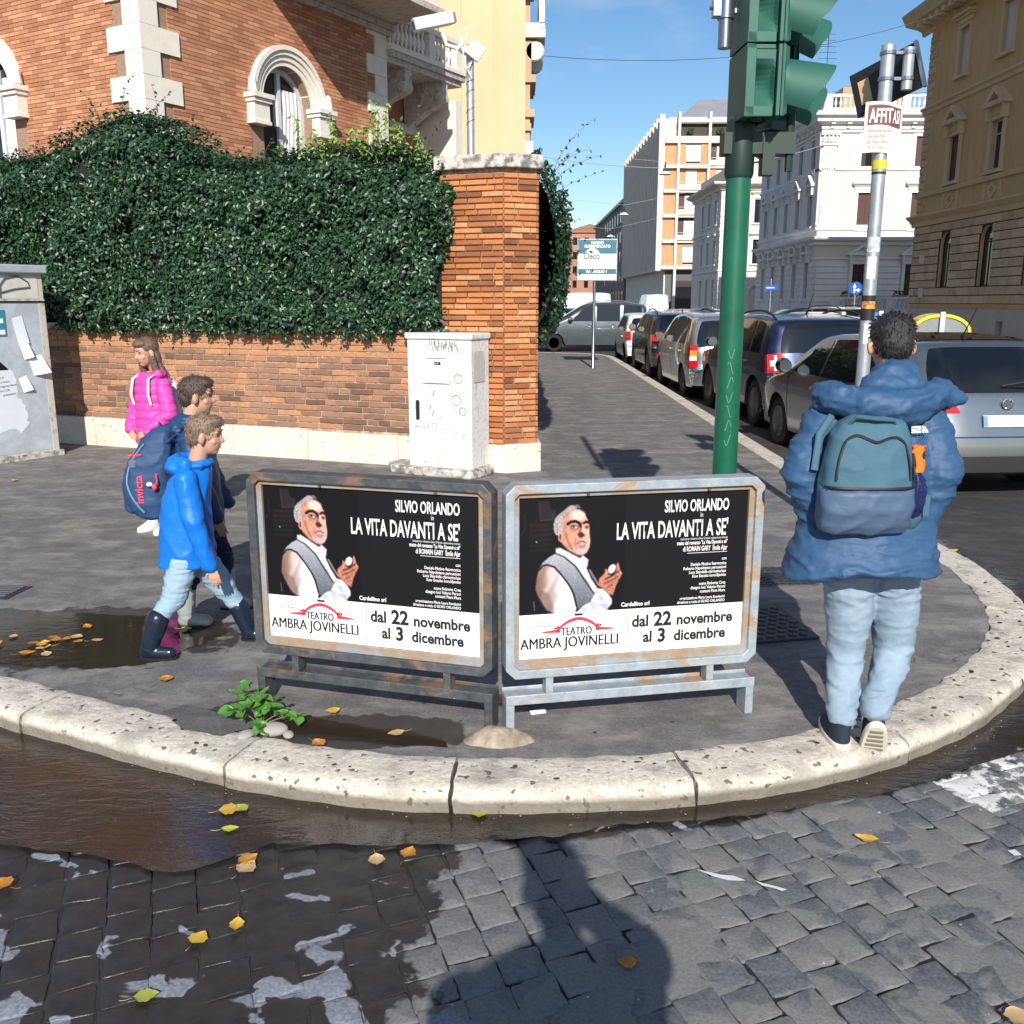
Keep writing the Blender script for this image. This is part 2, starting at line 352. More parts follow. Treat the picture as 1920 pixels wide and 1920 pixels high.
# cobbles
def fbm(x, y, s=1.0):
    return 0.5 * math.sin(x * 7.1 * s + 1.3 * math.sin(y * 5.3 * s)) + 0.3 * math.sin(y * 11.7 * s + 2.1 * math.sin(x * 9.9 * s + 1)) + 0.2 * math.sin((x + y) * 23 * s + 3 * math.sin(x * 17 * s - y * 13 * s))
fill = MB(); fill.grid(lambda u, w: (lambda x, y: (x, y, -0.1047 + 0.0072 * fbm(x, y, 0.8) + 0.0025 * fbm(x + 3, y, 3.1)))(-4.5 + 10.5 * u, -2 + 6.35 * w), 330, 210)
croad = tag(fill.build('cobbled_road', M_fill, smooth=True, ang=180), kind='structure')
U = Vector((math.cos(R(-70)), math.sin(R(-70)))); V = Vector((math.cos(R(23)), math.sin(R(23))))
cobs = []
for r_ in range(-46, 62):
    t = -7.0 + random.uniform(0, 0.1)
    wd = 0.132
    while t < 5.5:
        ln = random.uniform(0.115, 0.165)
        c = V * (r_ * wd) + U * (t + ln / 2) + Vector((0, 2.0))
        t += ln
        if not (-4.4 < c.x < 5.9 and -1.9 < c.y < 4.3): continue
        if inside(c.x, c.y, KPOLY): continue
        q = []
        for su, sv in ((-1, -1), (1, -1), (1, 1), (-1, 1)):
            jx = 0.011 * math.sin((c.x + su * 0.03) * 91 + sv * 2 + c.y * 57); jy = 0.009 * math.sin((c.y + sv * 0.03) * 83 + su + c.x * 71)
            q.append(c + U * (su * (ln / 2 - 0.0014) + jx * 0.6) + V * (sv * (wd / 2 - 0.0014) + jy * 0.6))
        cobs.append((c, q))
def cobble(mb, c, q, local=None):
    ring = []
    for i in range(4):
        a, b = q[i], q[(i + 1) % 4]; m = (b - a)
        perp = Vector((m.y, -m.x)).normalized()
        ring += [a.lerp(b, 0.035), a.lerp(b, 0.22) + perp * random.uniform(-0.0035, 0.002), a.lerp(b, 0.42) + perp * random.uniform(-0.004, 0.002), a.lerp(b, 0.6) + perp * random.uniform(-0.004, 0.002), a.lerp(b, 0.8) + perp * random.uniform(-0.0035, 0.002), a.lerp(b, 0.965)]
    n = len(ring); ctr = sum(ring, Vector((0, 0))) / n; zt = -0.1005 + random.uniform(-0.0016, 0.0016); tx, ty = random.uniform(-0.009, 0.009), random.uniform(-0.009, 0.009)
    o = local or Vector((0, 0)); vs = []
    for f, z in ((1.0, -0.135), (1.0, -0.005), (0.98, -0.0015), (0.92, 0.0)):
        for p in ring:
            w = ctr.lerp(p, f); dz = (w - ctr); vs.append((w.x - o.x, w.y - o.y, (z if z < -0.1 else zt + z + dz.x * tx + dz.y * ty)))
    vs.append((ctr.x - o.x, ctr.y - o.y, zt + 0.0015))
    fs = [(k * n + i, k * n + (i + 1) % n, (k + 1) * n + (i + 1) % n, (k + 1) * n + i) for k in range(3) for i in range(n)] + [(3 * n + i, 3 * n + (i + 1) % n, 4 * n) for i in range(n)]
    mb.add(vs, fs)
def inview(x, y):
    return y > 2.02 and abs(x - 0.02) < 0.56 * (y + 0.28)
vis = sorted([c for c in cobs if inview(c[0].x, c[0].y) and not (c[0].y > 2.96 + 0.155 * c[0].x**2 and c[0].x < 0.2)], key=lambda c: c[0].length)
ids = set(id(c) for c in vis[:300])
rest = MB()
for c in cobs:
    if id(c) in ids:
        m = MB(); cobble(m, c[0], c[1], c[0]); m.build('cobble', M_cob, croad, loc=(c[0].x, c[0].y, 0), smooth=True, ang=60)
    else: cobble(rest, c[0], c[1])
tag(rest.build('outer_cobbles', M_cob, croad, smooth=True, ang=60), kind='stuff')

# water
def water_mat(name, tint, ripple, rough=0.015):
    x = NT(name); t = x.t; t.nodes.remove(x.b)
    fr = x.n('Fresnel'); fr.inputs['IOR'].default_value = 1.5; gl = x.n('BsdfGlossy'); gl.inputs['Roughness'].default_value = rough; gl.inputs['Color'].default_value = (1, 1, 1, 1)
    tr = x.n('BsdfTransparent'); tr.inputs['Color'].default_value = (*tint, 1); df = x.n('BsdfDiffuse'); df.inputs['Color'].default_value = (0.075, 0.055, 0.038, 1)
    m1 = x.n('MixShader'); m1.inputs[0].default_value = 0.38; x.l(tr.outputs[0], m1.inputs[1]); x.l(df.outputs[0], m1.inputs[2])
    m2 = x.n('MixShader'); x.l(fr.outputs[0], m2.inputs[0]); x.l(m1.outputs[0], m2.inputs[1]); x.l(gl.outputs[0], m2.inputs[2]); x.l(m2.outputs[0], x.out.inputs['Surface'])
    v = x.coord('World', (1.0, 2.6, 1)); w = x.noise(v, 9, 4, 0.6, 0.7); amp = x.ramp(x.noise(x.coord('World'), 1.1, 2, 0.5), [(0.40, 0.12), (0.58, 1.0)])
    h = x.math('MULTIPLY', x.math('ADD', w, x.math('MULTIPLY', x.noise(v, 30, 3, 0.5), 0.25)), amp)
    b = x.n('Bump'); b.inputs['Strength'].default_value = ripple; b.inputs['Distance'].default_value = 0.012; x.l(h, b.inputs['Height'])
    x.l(b.outputs[0], gl.inputs['Normal']); x.l(b.outputs[0], fr.inputs['Normal']); return x.m
M_water = water_mat('gutter_water', (0.42, 0.33, 0.24), 0.6); M_puddle = water_mat('puddle_water', (0.35, 0.28, 0.22), 0.12)
def sheet(pts, z, name, m, wob=0.012, parent=None, sub=6):
    P = []
    n = len(pts)
    for i in range(n):
        a = Vector(pts[i]); b = Vector(pts[(i + 1) % n]); k = max(1, int((b - a).length / 0.03))
        for j in range(k):
            p = a.lerp(b, j / k); P.append((p.x + wob * fbm(p.x, p.y, 4.0) + wob * 0.4 * fbm(p.x, p.y, 13), p.y + wob * fbm(p.y + 3, p.x, 4.4)))
    A = sum(P[i][0] * P[(i + 1) % len(P)][1] - P[(i + 1) % len(P)][0] * P[i][1] for i in range(len(P)))
    if A < 0: P.reverse()
    return MB().add([(x, y, z) for x, y in P], [tuple(range(len(P)))]).build(name, m, parent)
outer = [(p.x, p.y) for p in [KIN[i] + KN[i] * 0.2 for i in range(0, len(KIN))] if True]
seg = [q for q in outer if -9 < q[0] and q[1] < 7.4 and (q[0] < 3.4)]
seg = seg[::3]
low = [(2.9, 4.55), (2.45, 4.0), (2.05, 3.62), (1.72, 3.44), (1.4, 3.29), (1.05, 3.18), (0.72, 3.10), (0.45, 3.07), (0.28, 3.04), (0.16, 2.99), (0.02, 2.98), (-0.1, 2.955), (-0.24, 2.93), (-0.42, 2.925), (-0.66, 2.93), (-0.84, 2.93), (-0.9, 2.88), (-1.03, 2.80), (-1.12, 2.76), (-1.25, 2.80), (-1.42, 2.86), (-1.7, 2.9), (-2.2, 3.1), (-3.4, 3.6), (-8.5, 6.0)]
tag(sheet(seg + [(3.35, 7.2), (3.35, 5.6)] + low, -0.0885, 'water', M_water), kind='structure')
tag(sheet([(-3.0, 4.62), (-2.5, 4.35), (-2.0, 4.28), (-1.75, 4.4), (-1.55, 4.78), (-1.62, 4.98), (-1.9, 5.05), (-2.4, 5.1), (-2.9, 5.2), (-3.4, 5.3), (-3.6, 5.0)], 0.004, 'puddle', M_puddle, 0.02), kind='structure')
tag(sheet([(-1.05, 3.64), (-0.8, 3.55), (-0.5, 3.49), (-0.27, 3.47), (-0.3, 3.55), (-0.45, 3.62), (-0.65, 3.66), (-0.8, 3.72), (-0.95, 3.78), (-1.08, 3.74)], 0.004, 'puddle', M_puddle, 0.012), kind='structure')
tag(sheet([(-0.14, 3.91), (0.0, 3.87), (0.13, 3.9), (0.17, 3.95), (0.05, 3.97), (-0.1, 3.97)], 0.004, 'puddle', M_puddle, 0.008), kind='structure')
tag(sheet([(-1.52, 3.79), (-1.38, 3.62), (-1.2, 3.55), (-1.12, 3.62), (-1.0, 3.66), (-1.2, 3.72), (-1.35, 3.82), (-1.45, 3.86)], 0.0125, 'asphalt_patch', M_patch, 0.01), kind='structure')

# dark spots of gum and grime on kerb and pavement, white scuffs on the cobbles
rr_ = random.Random(21); gm = MB()
for k in range(95):
    if k < 55: q, nn = kat(rr_.uniform(karc(-1.6, 3.8), karc(2.8, 6))); d_ = rr_.uniform(.02, .19); x, y, z = q.x + nn.x * d_, q.y + nn.y * d_, .0125
    else:
        x, y, z = rr_.uniform(-.9, 2.2), rr_.uniform(3.6, 6.5), .0022
        if not inside(x, y, pin): continue
    r_ = rr_.uniform(.004, .015); w_ = rr_.uniform(.5, .9); a_ = rr_.uniform(0, 3)
    gm.add([(x + r_ * math.cos(t) * math.cos(a_) - w_ * r_ * math.sin(t) * math.sin(a_), y + r_ * math.cos(t) * math.sin(a_) + w_ * r_ * math.sin(t) * math.cos(a_), z) for t in [j * math.pi / 5 for j in range(10)]], [tuple(range(10))])
tag(gm.build('gum_spots', simple('gum_grime', (0.05, 0.048, 0.046), .9, coord='World'), kerb), kind='stuff')
M_scuff = simple('white_scuff', (0.62, 0.62, 0.6), .8, coord='World')
sheet([(.60, 2.80), (.70, 2.77), (.74, 2.735), (.68, 2.745), (.64, 2.77)], -.0968, 'paint_scuff', M_scuff, .012, croad); sheet([(.77, 2.735), (.86, 2.70), (.85, 2.685), (.79, 2.705)], -.0966, 'paint_scuff', M_scuff, .01, croad); sheet([(1.67, 2.92), (1.70, 2.925), (1.705, 2.89), (1.675, 2.885)], -.0960, 'paint_scuff', M_scuff, .006, croad)

# ================================================================ BOUNDARY WALL, PILLAR, HEDGE
def brick_mat(name, stops, mortar=False, spots=0.35):
    x = NT(name); rnd = x.n('ObjectInfo').outputs['Random']; v = x.coord('World')
    isl = x.noise(x.coord('World', (1.0, 1.0, 3.4)), 4.3, 2, 0.5)
    f = x.math('ADD', x.math('MULTIPLY', rnd, 0.72), x.math('MULTIPLY', isl, 0.28))
    c = x.ramp(f, stops)
    g = x.noise(v, 45, 5, 0.7)
    c = x.mix(x.math('MULTIPLY', x.ramp(g, [(0.35, 1), (0.5, 0)]), spots), c, (0.16, 0.085, 0.05))
    c = x.mix(x.math('MULTIPLY', x.ramp(x.noise(v, 1.7, 4, 0.6), [(0.5, 0), (0.72, 1)]), 0.35), c, (0.13, 0.08, 0.06))
    x.set(col=c, rough=0.88, spec=0.25); x.bump(g, 0.55, 0.004); return x.m
M_brick_p = brick_mat('pillar_brick', [(0.12, (0.17, 0.07, 0.038)), (0.32, (0.36, 0.13, 0.05)), (0.55, (0.48, 0.18, 0.065)), (0.72, (0.54, 0.215, 0.08)), (0.9, (0.62, 0.32, 0.16))])
M_brick_w = brick_mat('wall_brick', [(0.12, (0.14, 0.078, 0.056)), (0.32, (0.25, 0.135, 0.088)), (0.5, (0.33, 0.18, 0.115)), (0.68, (0.39, 0.19, 0.105)), (0.88, (0.53, 0.26, 0.12))], spots=0.5)
M_mortar = simple('mortar', (0.50, 0.40, 0.31), 0.95, col2=(0.16, 0.12, 0.09), scale=14, amt=0.9, bump=0.6, coord='World')
M_trav = NT('travertine'); v = M_trav.coord('World'); f1 = M_trav.noise(v, 3, 5, 0.6); f3 = M_trav.noise(M_trav.coord('World', (1, 1, 1.8)), 17, 4, 0.55)
c = M_trav.mix(M_trav.ramp(f1, [(0.3, 0), (0.7, 1)]), (0.60, 0.51, 0.41), (0.72, 0.65, 0.55)); c = M_trav.mix(M_trav.ramp(f3, [(0.655, 0), (0.69, 0.8)]), c, (0.10, 0.085, 0.07))
M_trav.set(col=c, rough=0.75); M_trav.bump(M_trav.noise(v, 60, 4, 0.6), 0.4, 0.003); M_trav = M_trav.m
M_stain = simple('weathered_stone', (0.52, 0.48, 0.43), 0.85, col2=(0.09, 0.085, 0.08), scale=11, amt=0.85, bump=0.5, coord='World', lo=0.45, hi=0.6)
BRK = {}
def brick_mesh(l, h, mat, key):
    k = (key, round(l, 2), round(h, 3))
    if k not in BRK:
        d = 0.05; e = 0.005; m = MB()
        v = [(0, d, 0), (l, d, 0), (l, d, h), (0, d, h), (0, e, 0), (l, e, 0), (l, e, h), (0, e, h), (e, 0, e), (l - e, 0, e), (l - e, 0, h - e), (e, 0, h - e)]
        f = [(4, 5, 1, 0)[::-1], (5, 6, 2, 1)[::-1], (6, 7, 3, 2)[::-1], (7, 4, 0, 3)[::-1], (8, 9, 5, 4)[::-1], (9, 10, 6, 5)[::-1], (10, 11, 7, 6)[::-1], (11, 8, 4, 7)[::-1], (8, 9, 10, 11)]
        m.add(v, f); BRK[k] = m.mesh('brick', mat)
    return BRK[k]
def brick_face(parent, mat, key, L_, z0, z1, ch, lens, y0=-0.012, limit=300, off=0.0, rz=0.0, orig=(0, 0), used=None, jo=0.0115, xs=0.0):
    """courses of separate bricks on a face in the parent's frame; front looks along -y"""
    used = used if used is not None else [0]; rest = MB(); Mx = Matrix.Translation((orig[0], orig[1], 0)) @ Matrix.Rotation(rz, 4, 'Z')
    z = z0; row = 0
    while z + ch <= z1 + 0.005:
        x = xs; first = True
        while x < L_ - 0.03:
            l = random.choice(lens) * (0.55 if first and row % 2 else 1.0); first = False
            l = round(min(l, L_ - x), 2)
            if L_ - x - l < 0.06: l = round(L_ - x, 2)
            me = brick_mesh(l - jo, ch - jo, mat, key); yy = y0 + random.uniform(-0.003, 0.003)
            loc = Mx @ Vector((x, yy, z))
            if used[0] < limit:
                o = link('brick', me, parent, loc, (random.uniform(-0.006, 0.006), random.uniform(-0.006, 0.006) if l < 0.2 else random.uniform(-0.003, 0.003), rz)); used[0] += 1
            else:
                MM = Matrix.Translation(loc) @ Matrix.Rotation(rz, 4, 'Z'); rest.add([v.co for v in me.vertices], [tuple(p.vertices) for p in me.polygons], 0, MM)
            x += l
        z += ch; row += 1
    if rest.v: tag(rest.build('further_bricks', mat, parent), kind='stuff')
    return used
WANG = math.atan2(0.35, -0.937) - math.pi      # wall runs from (-0.13,9.7) towards the left; local x points right
WL = 9.0; WO = Vector((-0.13 - 0.937 * WL, 9.7 + 0.35 * WL, 0))
wall = thing('boundary_wall', 'brown brick garden wall with a pale stone foot under the clipped hedge', 'wall', WO, WANG)
MB().box(0, 0.0, 0, WL - 0.6, 0.42, 1.40).build('wall_core', M_mortar, wall)
u_ = brick_face(wall, M_brick_w, 'w', 8.35, 0.355, 1.40, 0.0655, [0.26, 0.28, 0.3, 0.14], xs=2.6, limit=300)
x = 0.0
while x < WL - 0.6:
    l = min(random.uniform(0.9, 1.4), WL - 0.6 - x)
    MB().box(x + 0.003, -0.045, 0, x + l - 0.003, 0.01, 0.345 - 0.02 * (x > 6)).build('plinth_stone', M_trav, wall, bevel=0.006); x += l
x = 0.0
while x < WL - 0.6:
    l = min(1.1, WL - 0.6 - x); MB().box(x + 0.002, -0.06, 1.405, x + l - 0.002, 0.48, 1.48).build('coping_stone', M_stain, wall, bevel=0.006); x += l
# corner pillar: two faces
pil = thing('corner_pillar', 'tall orange brick corner pillar with a weathered stone cap', 'pillar', (-0.13, 9.66, 0))
A0 = Vector((-0.68 * 0.937, 0.68 * 0.35)); A1 = Vector((0, 0)); A2 = Vector((0.33, 0.13)); A3 = Vector((0.28, 0.9)); A4 = Vector((-0.35, 0.95))
foot = [A0, A1, A2, A3, A4]
MB().prism([(p.x, p.y) for p in [A0 + Vector((0.01, 0.02)), A1 + Vector((0, 0.012)), A2 + Vector((-0.012, 0.006)), A3, A4]][::1], 0, 3.0, 'xy').build('pillar_core', M_mortar, pil, merge=True)
used = [0]
brick_face(pil, M_brick_p, 'p', 0.68, 0.30, 2.98, 0.0565, [0.27, 0.3, 0.14, 0.29], rz=WANG, orig=(A0.x, A0.y), used=used, limit=300)
brick_face(pil, M_brick_p, 'p', (A2 - A1).length, 0.30, 2.98, 0.0565, [0.28, 0.15, 0.2], rz=math.atan2(0.13, 0.33), orig=(0, 0), used=used, limit=300)
brick_face(pil, M_brick_p, 'p', (A3 - A2).length, 0.30, 2.98, 0.0565, [0.28, 0.15, 0.2], rz=math.atan2(A3.y - A2.y, A3.x - A2.x), orig=(A2.x, A2.y), used=used, limit=300)
def ring_off(pts, d):
    c = sum(pts, Vector((0, 0))) / len(pts); return [c + (p - c) * (1 + d / (p - c).length) for p in pts]
MB().prism([(p.x, p.y) for p in ring_off(foot, 0.07)], 2.99, 3.12, 'xy').build('cap_stone', M_stain, pil, bevel=0.012, merge=True)
MB().prism([(p.x, p.y) for p in ring_off([A0, A1, Vector((0.0, 0.5)), A4], 0.04)], 0, 0.29, 'xy').build('plinth_stone', M_trav, pil, bevel=0.006, merge=True)
MB().prism([(p.x, p.y) for p in [A1 + Vector((0.006, -0.045)), A2 + Vector((0.045, -0.03)), A3 + Vector((0.04, 0)), Vector((0.05, 0.9))]], 0, 0.30, 'xy').build('plinth_stone', M_trav, pil, bevel=0.006, merge=True)
swall = thing('street_wall', 'low brick garden wall running up the street behind the corner pillar', 'wall', (0.12, 10.6, 0), R(90))
MB().box(0, 0, 0, 17.4, 0.4, 1.40).build('wall_core', M_mortar, swall)
t_ = MB(); MB_ = [0]
for r_ in range(16):
    xx = -0.1 * (r_ % 2)
    while xx < 17.3:
        t_.box(max(xx, 0) + 0.004, -0.012, 0.355 + r_ * 0.0655, min(xx + 0.27, 17.4), 0.0, 0.355 + r_ * 0.0655 + 0.057); xx += 0.275
tag(t_.build('wall_bricks', M_brick_w, swall), kind='stuff')
MB().box(0, -0.04, 0, 17.4, 0.01, 0.34).build('plinth', M_trav, swall, bevel=0.006); MB().box(0, -0.06, 1.402, 17.4, 0.46, 1.48).build('coping', M_stain, swall, bevel=0.006)

def leafmat(name, a, b, rough=0.3, trans=0.0):
    x = NT(name); at = x.n('Attribute'); at.attribute_name = 'lv'; c = x.mix(at.outputs['Fac'], a, b); x.set(col=c, rough=rough, spec=0.55); return x.m
M_leaf = leafmat('hedge_leaf', (0.006, 0.024, 0.010), (0.028, 0.082, 0.026), 0.42)
M_leafy = leafmat('young_leaf', (0.10, 0.20, 0.03), (0.26, 0.36, 0.07), 0.4)
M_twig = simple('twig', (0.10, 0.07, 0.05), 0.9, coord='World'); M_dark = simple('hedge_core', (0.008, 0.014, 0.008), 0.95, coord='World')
def leaves(name, pos, nrm, length, width, mat, parent=None, kind='stuff', rs=None):
    rs = rs or np.random.RandomState(len(pos)); n = len(pos); nrm = nrm / np.linalg.norm(nrm, axis=1, keepdims=True)
    d = rs.normal(size=(n, 3)); d[:, 2] -= 0.3; d -= (d * nrm).sum(1, keepdims=True) * nrm; d /= np.linalg.norm(d, axis=1, keepdims=True)
    s = np.cross(nrm, d); L_ = (length * rs.uniform(0.7, 1.2, n))[:, None]; W_ = (width * rs.uniform(0.75, 1.15, n))[:, None]
    p = [pos, pos + d * L_ * 0.5 + s * W_ * 0.5 + nrm * L_ * 0.10, pos + d * L_ - nrm * L_ * 0.08, pos + d * L_ * 0.5 - s * W_ * 0.5 + nrm * L_ * 0.10, pos + d * L_ * 0.52]
    V_ = np.stack(p, 1).reshape(-1, 3); i = np.arange(n)[:, None] * 5
    F = np.concatenate([i + [0, 4, 1], i + [1, 4, 2], i + [0, 3, 4], i + [3, 2, 4]], 0).astype(np.int32)
    me = bpy.data.meshes.new(name); me.vertices.add(len(V_)); me.vertices.foreach_set('co', V_.astype(np.float32).ravel())
    me.loops.add(F.size); me.loops.foreach_set('vertex_index', F.ravel()); me.polygons.add(len(F)); me.polygons.foreach_set('loop_start', np.arange(0, F.size, 3, dtype=np.int32)); me.polygons.foreach_set('loop_total', np.full(len(F), 3, dtype=np.int32))
    at = me.attributes.new('lv', 'FLOAT', 'POINT'); at.data.foreach_set('value', np.repeat(rs.uniform(0, 1, n), 5).astype(np.float32))
    me.materials.append(mat); me.update(); me.validate(); o = link(name, me, parent); return tag(o, kind=kind)
TOPS = [(6.6, 3.40), (6.08, 3.43), (5.7, 3.5), (5.44, 3.6), (5.19, 3.72), (4.8, 3.8), (4.57, 3.82), (4.2, 3.75), (3.9, 3.58), (3.74, 3.36), (3.4, 3.27), (3.04, 3.24), (2.7, 3.26), (2.3, 3.3), (2.05, 3.27), (1.79, 3.34), (1.42, 3.27), (1.3, 3.32), (1.06, 3.22), (0.8, 3.12), (0.6, 3.05), (0.45, 2.9)]
def top(t): return float(np.interp(t, [a for a, _ in TOPS[::-1]], [b for _, b in TOPS[::-1]]))
rs = np.random.RandomState(3)
def n3(a, b, k): return np.sin(a * 3.1 * k + 1.7 * np.sin(b * 2.3 * k)) * 0.5 + np.sin(b * 5.3 * k + 1.1 * np.sin(a * 4.7 * k + 2)) * 0.3 + np.sin((a - b) * 9 * k) * 0.2
hedge = thing('hedge', 'big clipped dark green evergreen hedge hanging over the brick garden wall', 'hedge', (-0.13, 9.7, 0))
wx, wy = -0.937, 0.35; ox, oy = -0.35, -0.937
N = 62000; t = rs.uniform(0.5, 8.6, N); z = rs.uniform(0, 1, N); zt = np.interp(t, [a for a, _ in TOPS[::-1]], [b for _, b in TOPS[::-1]])
zb = 1.44 + 0.05 * n3(t, t * 0, 2.2) + 0.12 * (t > 5.7) - 0.02
z = zb + (zt - zb) * z ** 0.95
# the free edge against the pillar leans in and out
edge = 0.60 + 0.10 * np.sin(z * 4.1) - 0.09 * (z - 1.5); keep = t > edge; t, z, zt, zb = t[keep], z[keep], zt[keep], zb[keep]; N = len(t)
bul = 0.20 + 0.11 * n3(t, z, 1.0) + 0.055 * n3(t + 5, z, 3.2); tp = np.clip((zt - z) / 0.35, 0, 1); bul = bul * np.sqrt(tp) - 0.35 * (1 - np.sqrt(tp)); bt = np.clip((z - zb) / 0.12, 0.0, 1); bul = bul * (0.6 + 0.4 * bt)
dep = rs.exponential(0.045, N); d = bul - dep
pos = np.stack([wx * t + ox * d, wy * t + oy * d, z], 1); nr = np.stack([ox + rs.normal(0, 0.55, N), oy + rs.normal(0, 0.55, N), 0.45 + rs.normal(0, 0.55, N) + (1 - tp) * 1.0], 1)
gapm = (n3(t * 1.3 + 2, z * 1.3, 2.6) > 0.50) & (rs.uniform(0, 1, N) < 0.8); pos, nr = pos[~gapm], nr[~gapm]
leaves('foliage', pos, nr, 0.062, 0.036, M_leaf, hedge)
N = 9000; t = rs.uniform(0.5, 8.6, N); zt = np.interp(t, [a for a, _ in TOPS[::-1]], [b for _, b in TOPS[::-1]]); d = rs.uniform(-0.9, 0.1, N)
pos = np.stack([wx * t + ox * d, wy * t + oy * d, zt - 0.04 + 0.05 * n3(t, d * 3, 4) + rs.normal(0, 0.03, N)], 1); nr = np.stack([rs.normal(0, .5, N), rs.normal(0, .5, N) - 0.3, np.ones(N)], 1)
leaves('top_foliage', pos, nr, 0.062, 0.036, M_leaf, hedge)
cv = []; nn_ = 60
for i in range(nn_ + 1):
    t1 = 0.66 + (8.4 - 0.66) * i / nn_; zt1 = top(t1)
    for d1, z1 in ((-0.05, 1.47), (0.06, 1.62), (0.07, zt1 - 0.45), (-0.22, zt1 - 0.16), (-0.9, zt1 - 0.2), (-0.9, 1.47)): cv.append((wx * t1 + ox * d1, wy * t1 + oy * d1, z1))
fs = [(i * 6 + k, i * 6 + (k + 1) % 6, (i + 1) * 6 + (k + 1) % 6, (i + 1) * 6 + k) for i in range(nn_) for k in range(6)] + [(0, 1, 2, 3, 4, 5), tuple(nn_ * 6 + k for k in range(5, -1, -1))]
MB().add(cv, fs).build('hedge_filler', M_dark, hedge)  # solid dark filler added to block the view through the leaves
# hanging fringe and sprigs
N = 1500; t = rs.uniform(0.7, 5.6, N); cl = np.round(t * 4 + rs.normal(0, 0.3, N)) / 4 + rs.normal(0, 0.03, N); z = 1.46 - np.abs(rs.normal(0, 0.045, N)); d = rs.uniform(0.05, 0.2, N)
leaves('hanging_leaves', np.stack([wx * cl + ox * d, wy * cl + oy * d, z], 1), np.stack([ox + rs.normal(0, .5, N), oy + rs.normal(0, .5, N), rs.normal(0, .5, N)], 1), 0.055, 0.032, M_leaf, hedge)
def sprig(mbt, P, Nn, x, y, z, h, lean, k, sz=0.05, curve=0.0):
    pts = []
    for i in range(9):
        f = i / 8; pts.append(Vector((x + lean[0] * f + curve * f * f, y + lean[1] * f, z + h * f - 0.25 * abs(curve) * f * f)))
    mbt.tube(pts, [0.004 * (1 - i / 11) for i in range(9)], 5)
    for i in range(k):
        f = rs.uniform(0.05, 1) if k < 8 else (i + 0.5) / k; j = min(int(f * 8), 7); p = pts[j].lerp(pts[j + 1], f * 8 - j)
        P.append(p + Vector(rs.normal(0, 0.012, 3))); Nn.append((rs.normal(0, .7), -0.8 + rs.normal(0, .5), rs.normal(0.3, .6)))
tw = MB(); P = []; Nn = []
for t1, h1, k1 in [(2.28, .42, 40), (2.2, .3, 26), (2.05, .25, 30), (1.9, .3, 34), (1.8, .36, 40), (1.7, .25, 30), (1.55, .3, 36), (1.42, .42, 44), (1.36, .55, 52), (1.3, .45, 40), (1.22, .3, 30), (1.12, .28, 26), (1.0, .4, 18), (0.95, .26, 22), (0.86, .34, 16), (0.78, .22, 20), (2.5, .22, 16), (2.0, .18, 30), (1.62, .2, 30), (1.48, .22, 30), (0.68, .2, 12), (0.58, .2, 14)]:
    sprig(tw, P, Nn, wx * t1 + ox * 0.0, wy * t1 + oy * 0.0, top(t1) - 0.1, h1, (rs.normal(0, .06), 0), k1)
leaves('young_shoots', np.array(P), np.array(Nn), 0.055, 0.028, M_leafy, hedge)
P2 = []; Nn2 = []
for t1, h1, k1, cu in [(5.1, .35, 7, .2), (4.9, .45, 8, -.2), (4.6, .5, 12, .12), (4.4, .3, 8, -.1), (4.2, .42, 9, .25), (4.1, .5, 10, -.12), (3.85, .4, 10, .3), (3.6, .25, 5, .1), (3.5, .35, 6, -.1), (3.15, .3, 6, .15), (5.6, .3, 12, .1), (2.75, .3, 6, .1), (1.02, .75, 10, .08), (0.9, .5, 10, .2), (5.9, .22, 8, .05), (6.2, .2, 8, .05)]:
    sprig(tw, P2, Nn2, wx * t1, wy * t1, top(t1) - 0.1, h1, (rs.normal(0, .05), 0), k1, curve=cu)
leaves('stray_leaves', np.array(P2), np.array(Nn2), 0.05, 0.03, M_leaf, hedge); tag(tw.build('twigs', M_twig, hedge), kind='stuff')
# hedge along the street
hs_ = thing('hedge', 'dark green hedge bulging over the pavement beyond the corner pillar', 'hedge', (0.2, 10.4, 0))
N = 22000; yy = rs.uniform(0.1, 13.5, N) ** 1.0; u = rs.uniform(0, 1, N); zt = 3.18 + 0.12 * np.sin(yy * 1.9); z = 1.28 + (zt - 1.28) * u + 0.06 * np.sin(yy * 7)
prof = 0.40 * np.sin(np.clip(u * 1.05, 0, 1) * math.pi) ** 0.6 * (0.8 + 0.2 * n3(yy, z, 1.0)) + 0.05; prof *= np.clip((13.6 - yy) / 1.5, 0.2, 1)
x_ = prof - rs.exponential(0.05, N); pos = np.stack([x_, yy, z], 1); nr = np.stack([0.9 + rs.normal(0, .6, N), -0.5 + rs.normal(0, .6, N), 0.35 + rs.normal(0, .6, N)], 1)
leaves('foliage', pos, nr, 0.07, 0.042, M_leaf, hs_)
MB().grid(lambda a, b: ((0.24 * math.sin(math.pi * min(max(b, 0.0), 1)) ** 0.6 - 0.03) * min(1, (1 - a) * 8 + 0.05), 0.12 + a * 13.2, 1.4 + b * 1.65), 40, 8).build('hedge_filler', M_dark, hs_)  # dark filler sheet added behind the leaves, no branches modelled
MB().box(-0.5, 0.3, 1.45, -0.02, 13.2, 2.95).build('stems', M_dark, hs_)  # solid dark block added to fill the hedge, no stems modelled
P = []; Nn = []; tw = MB()
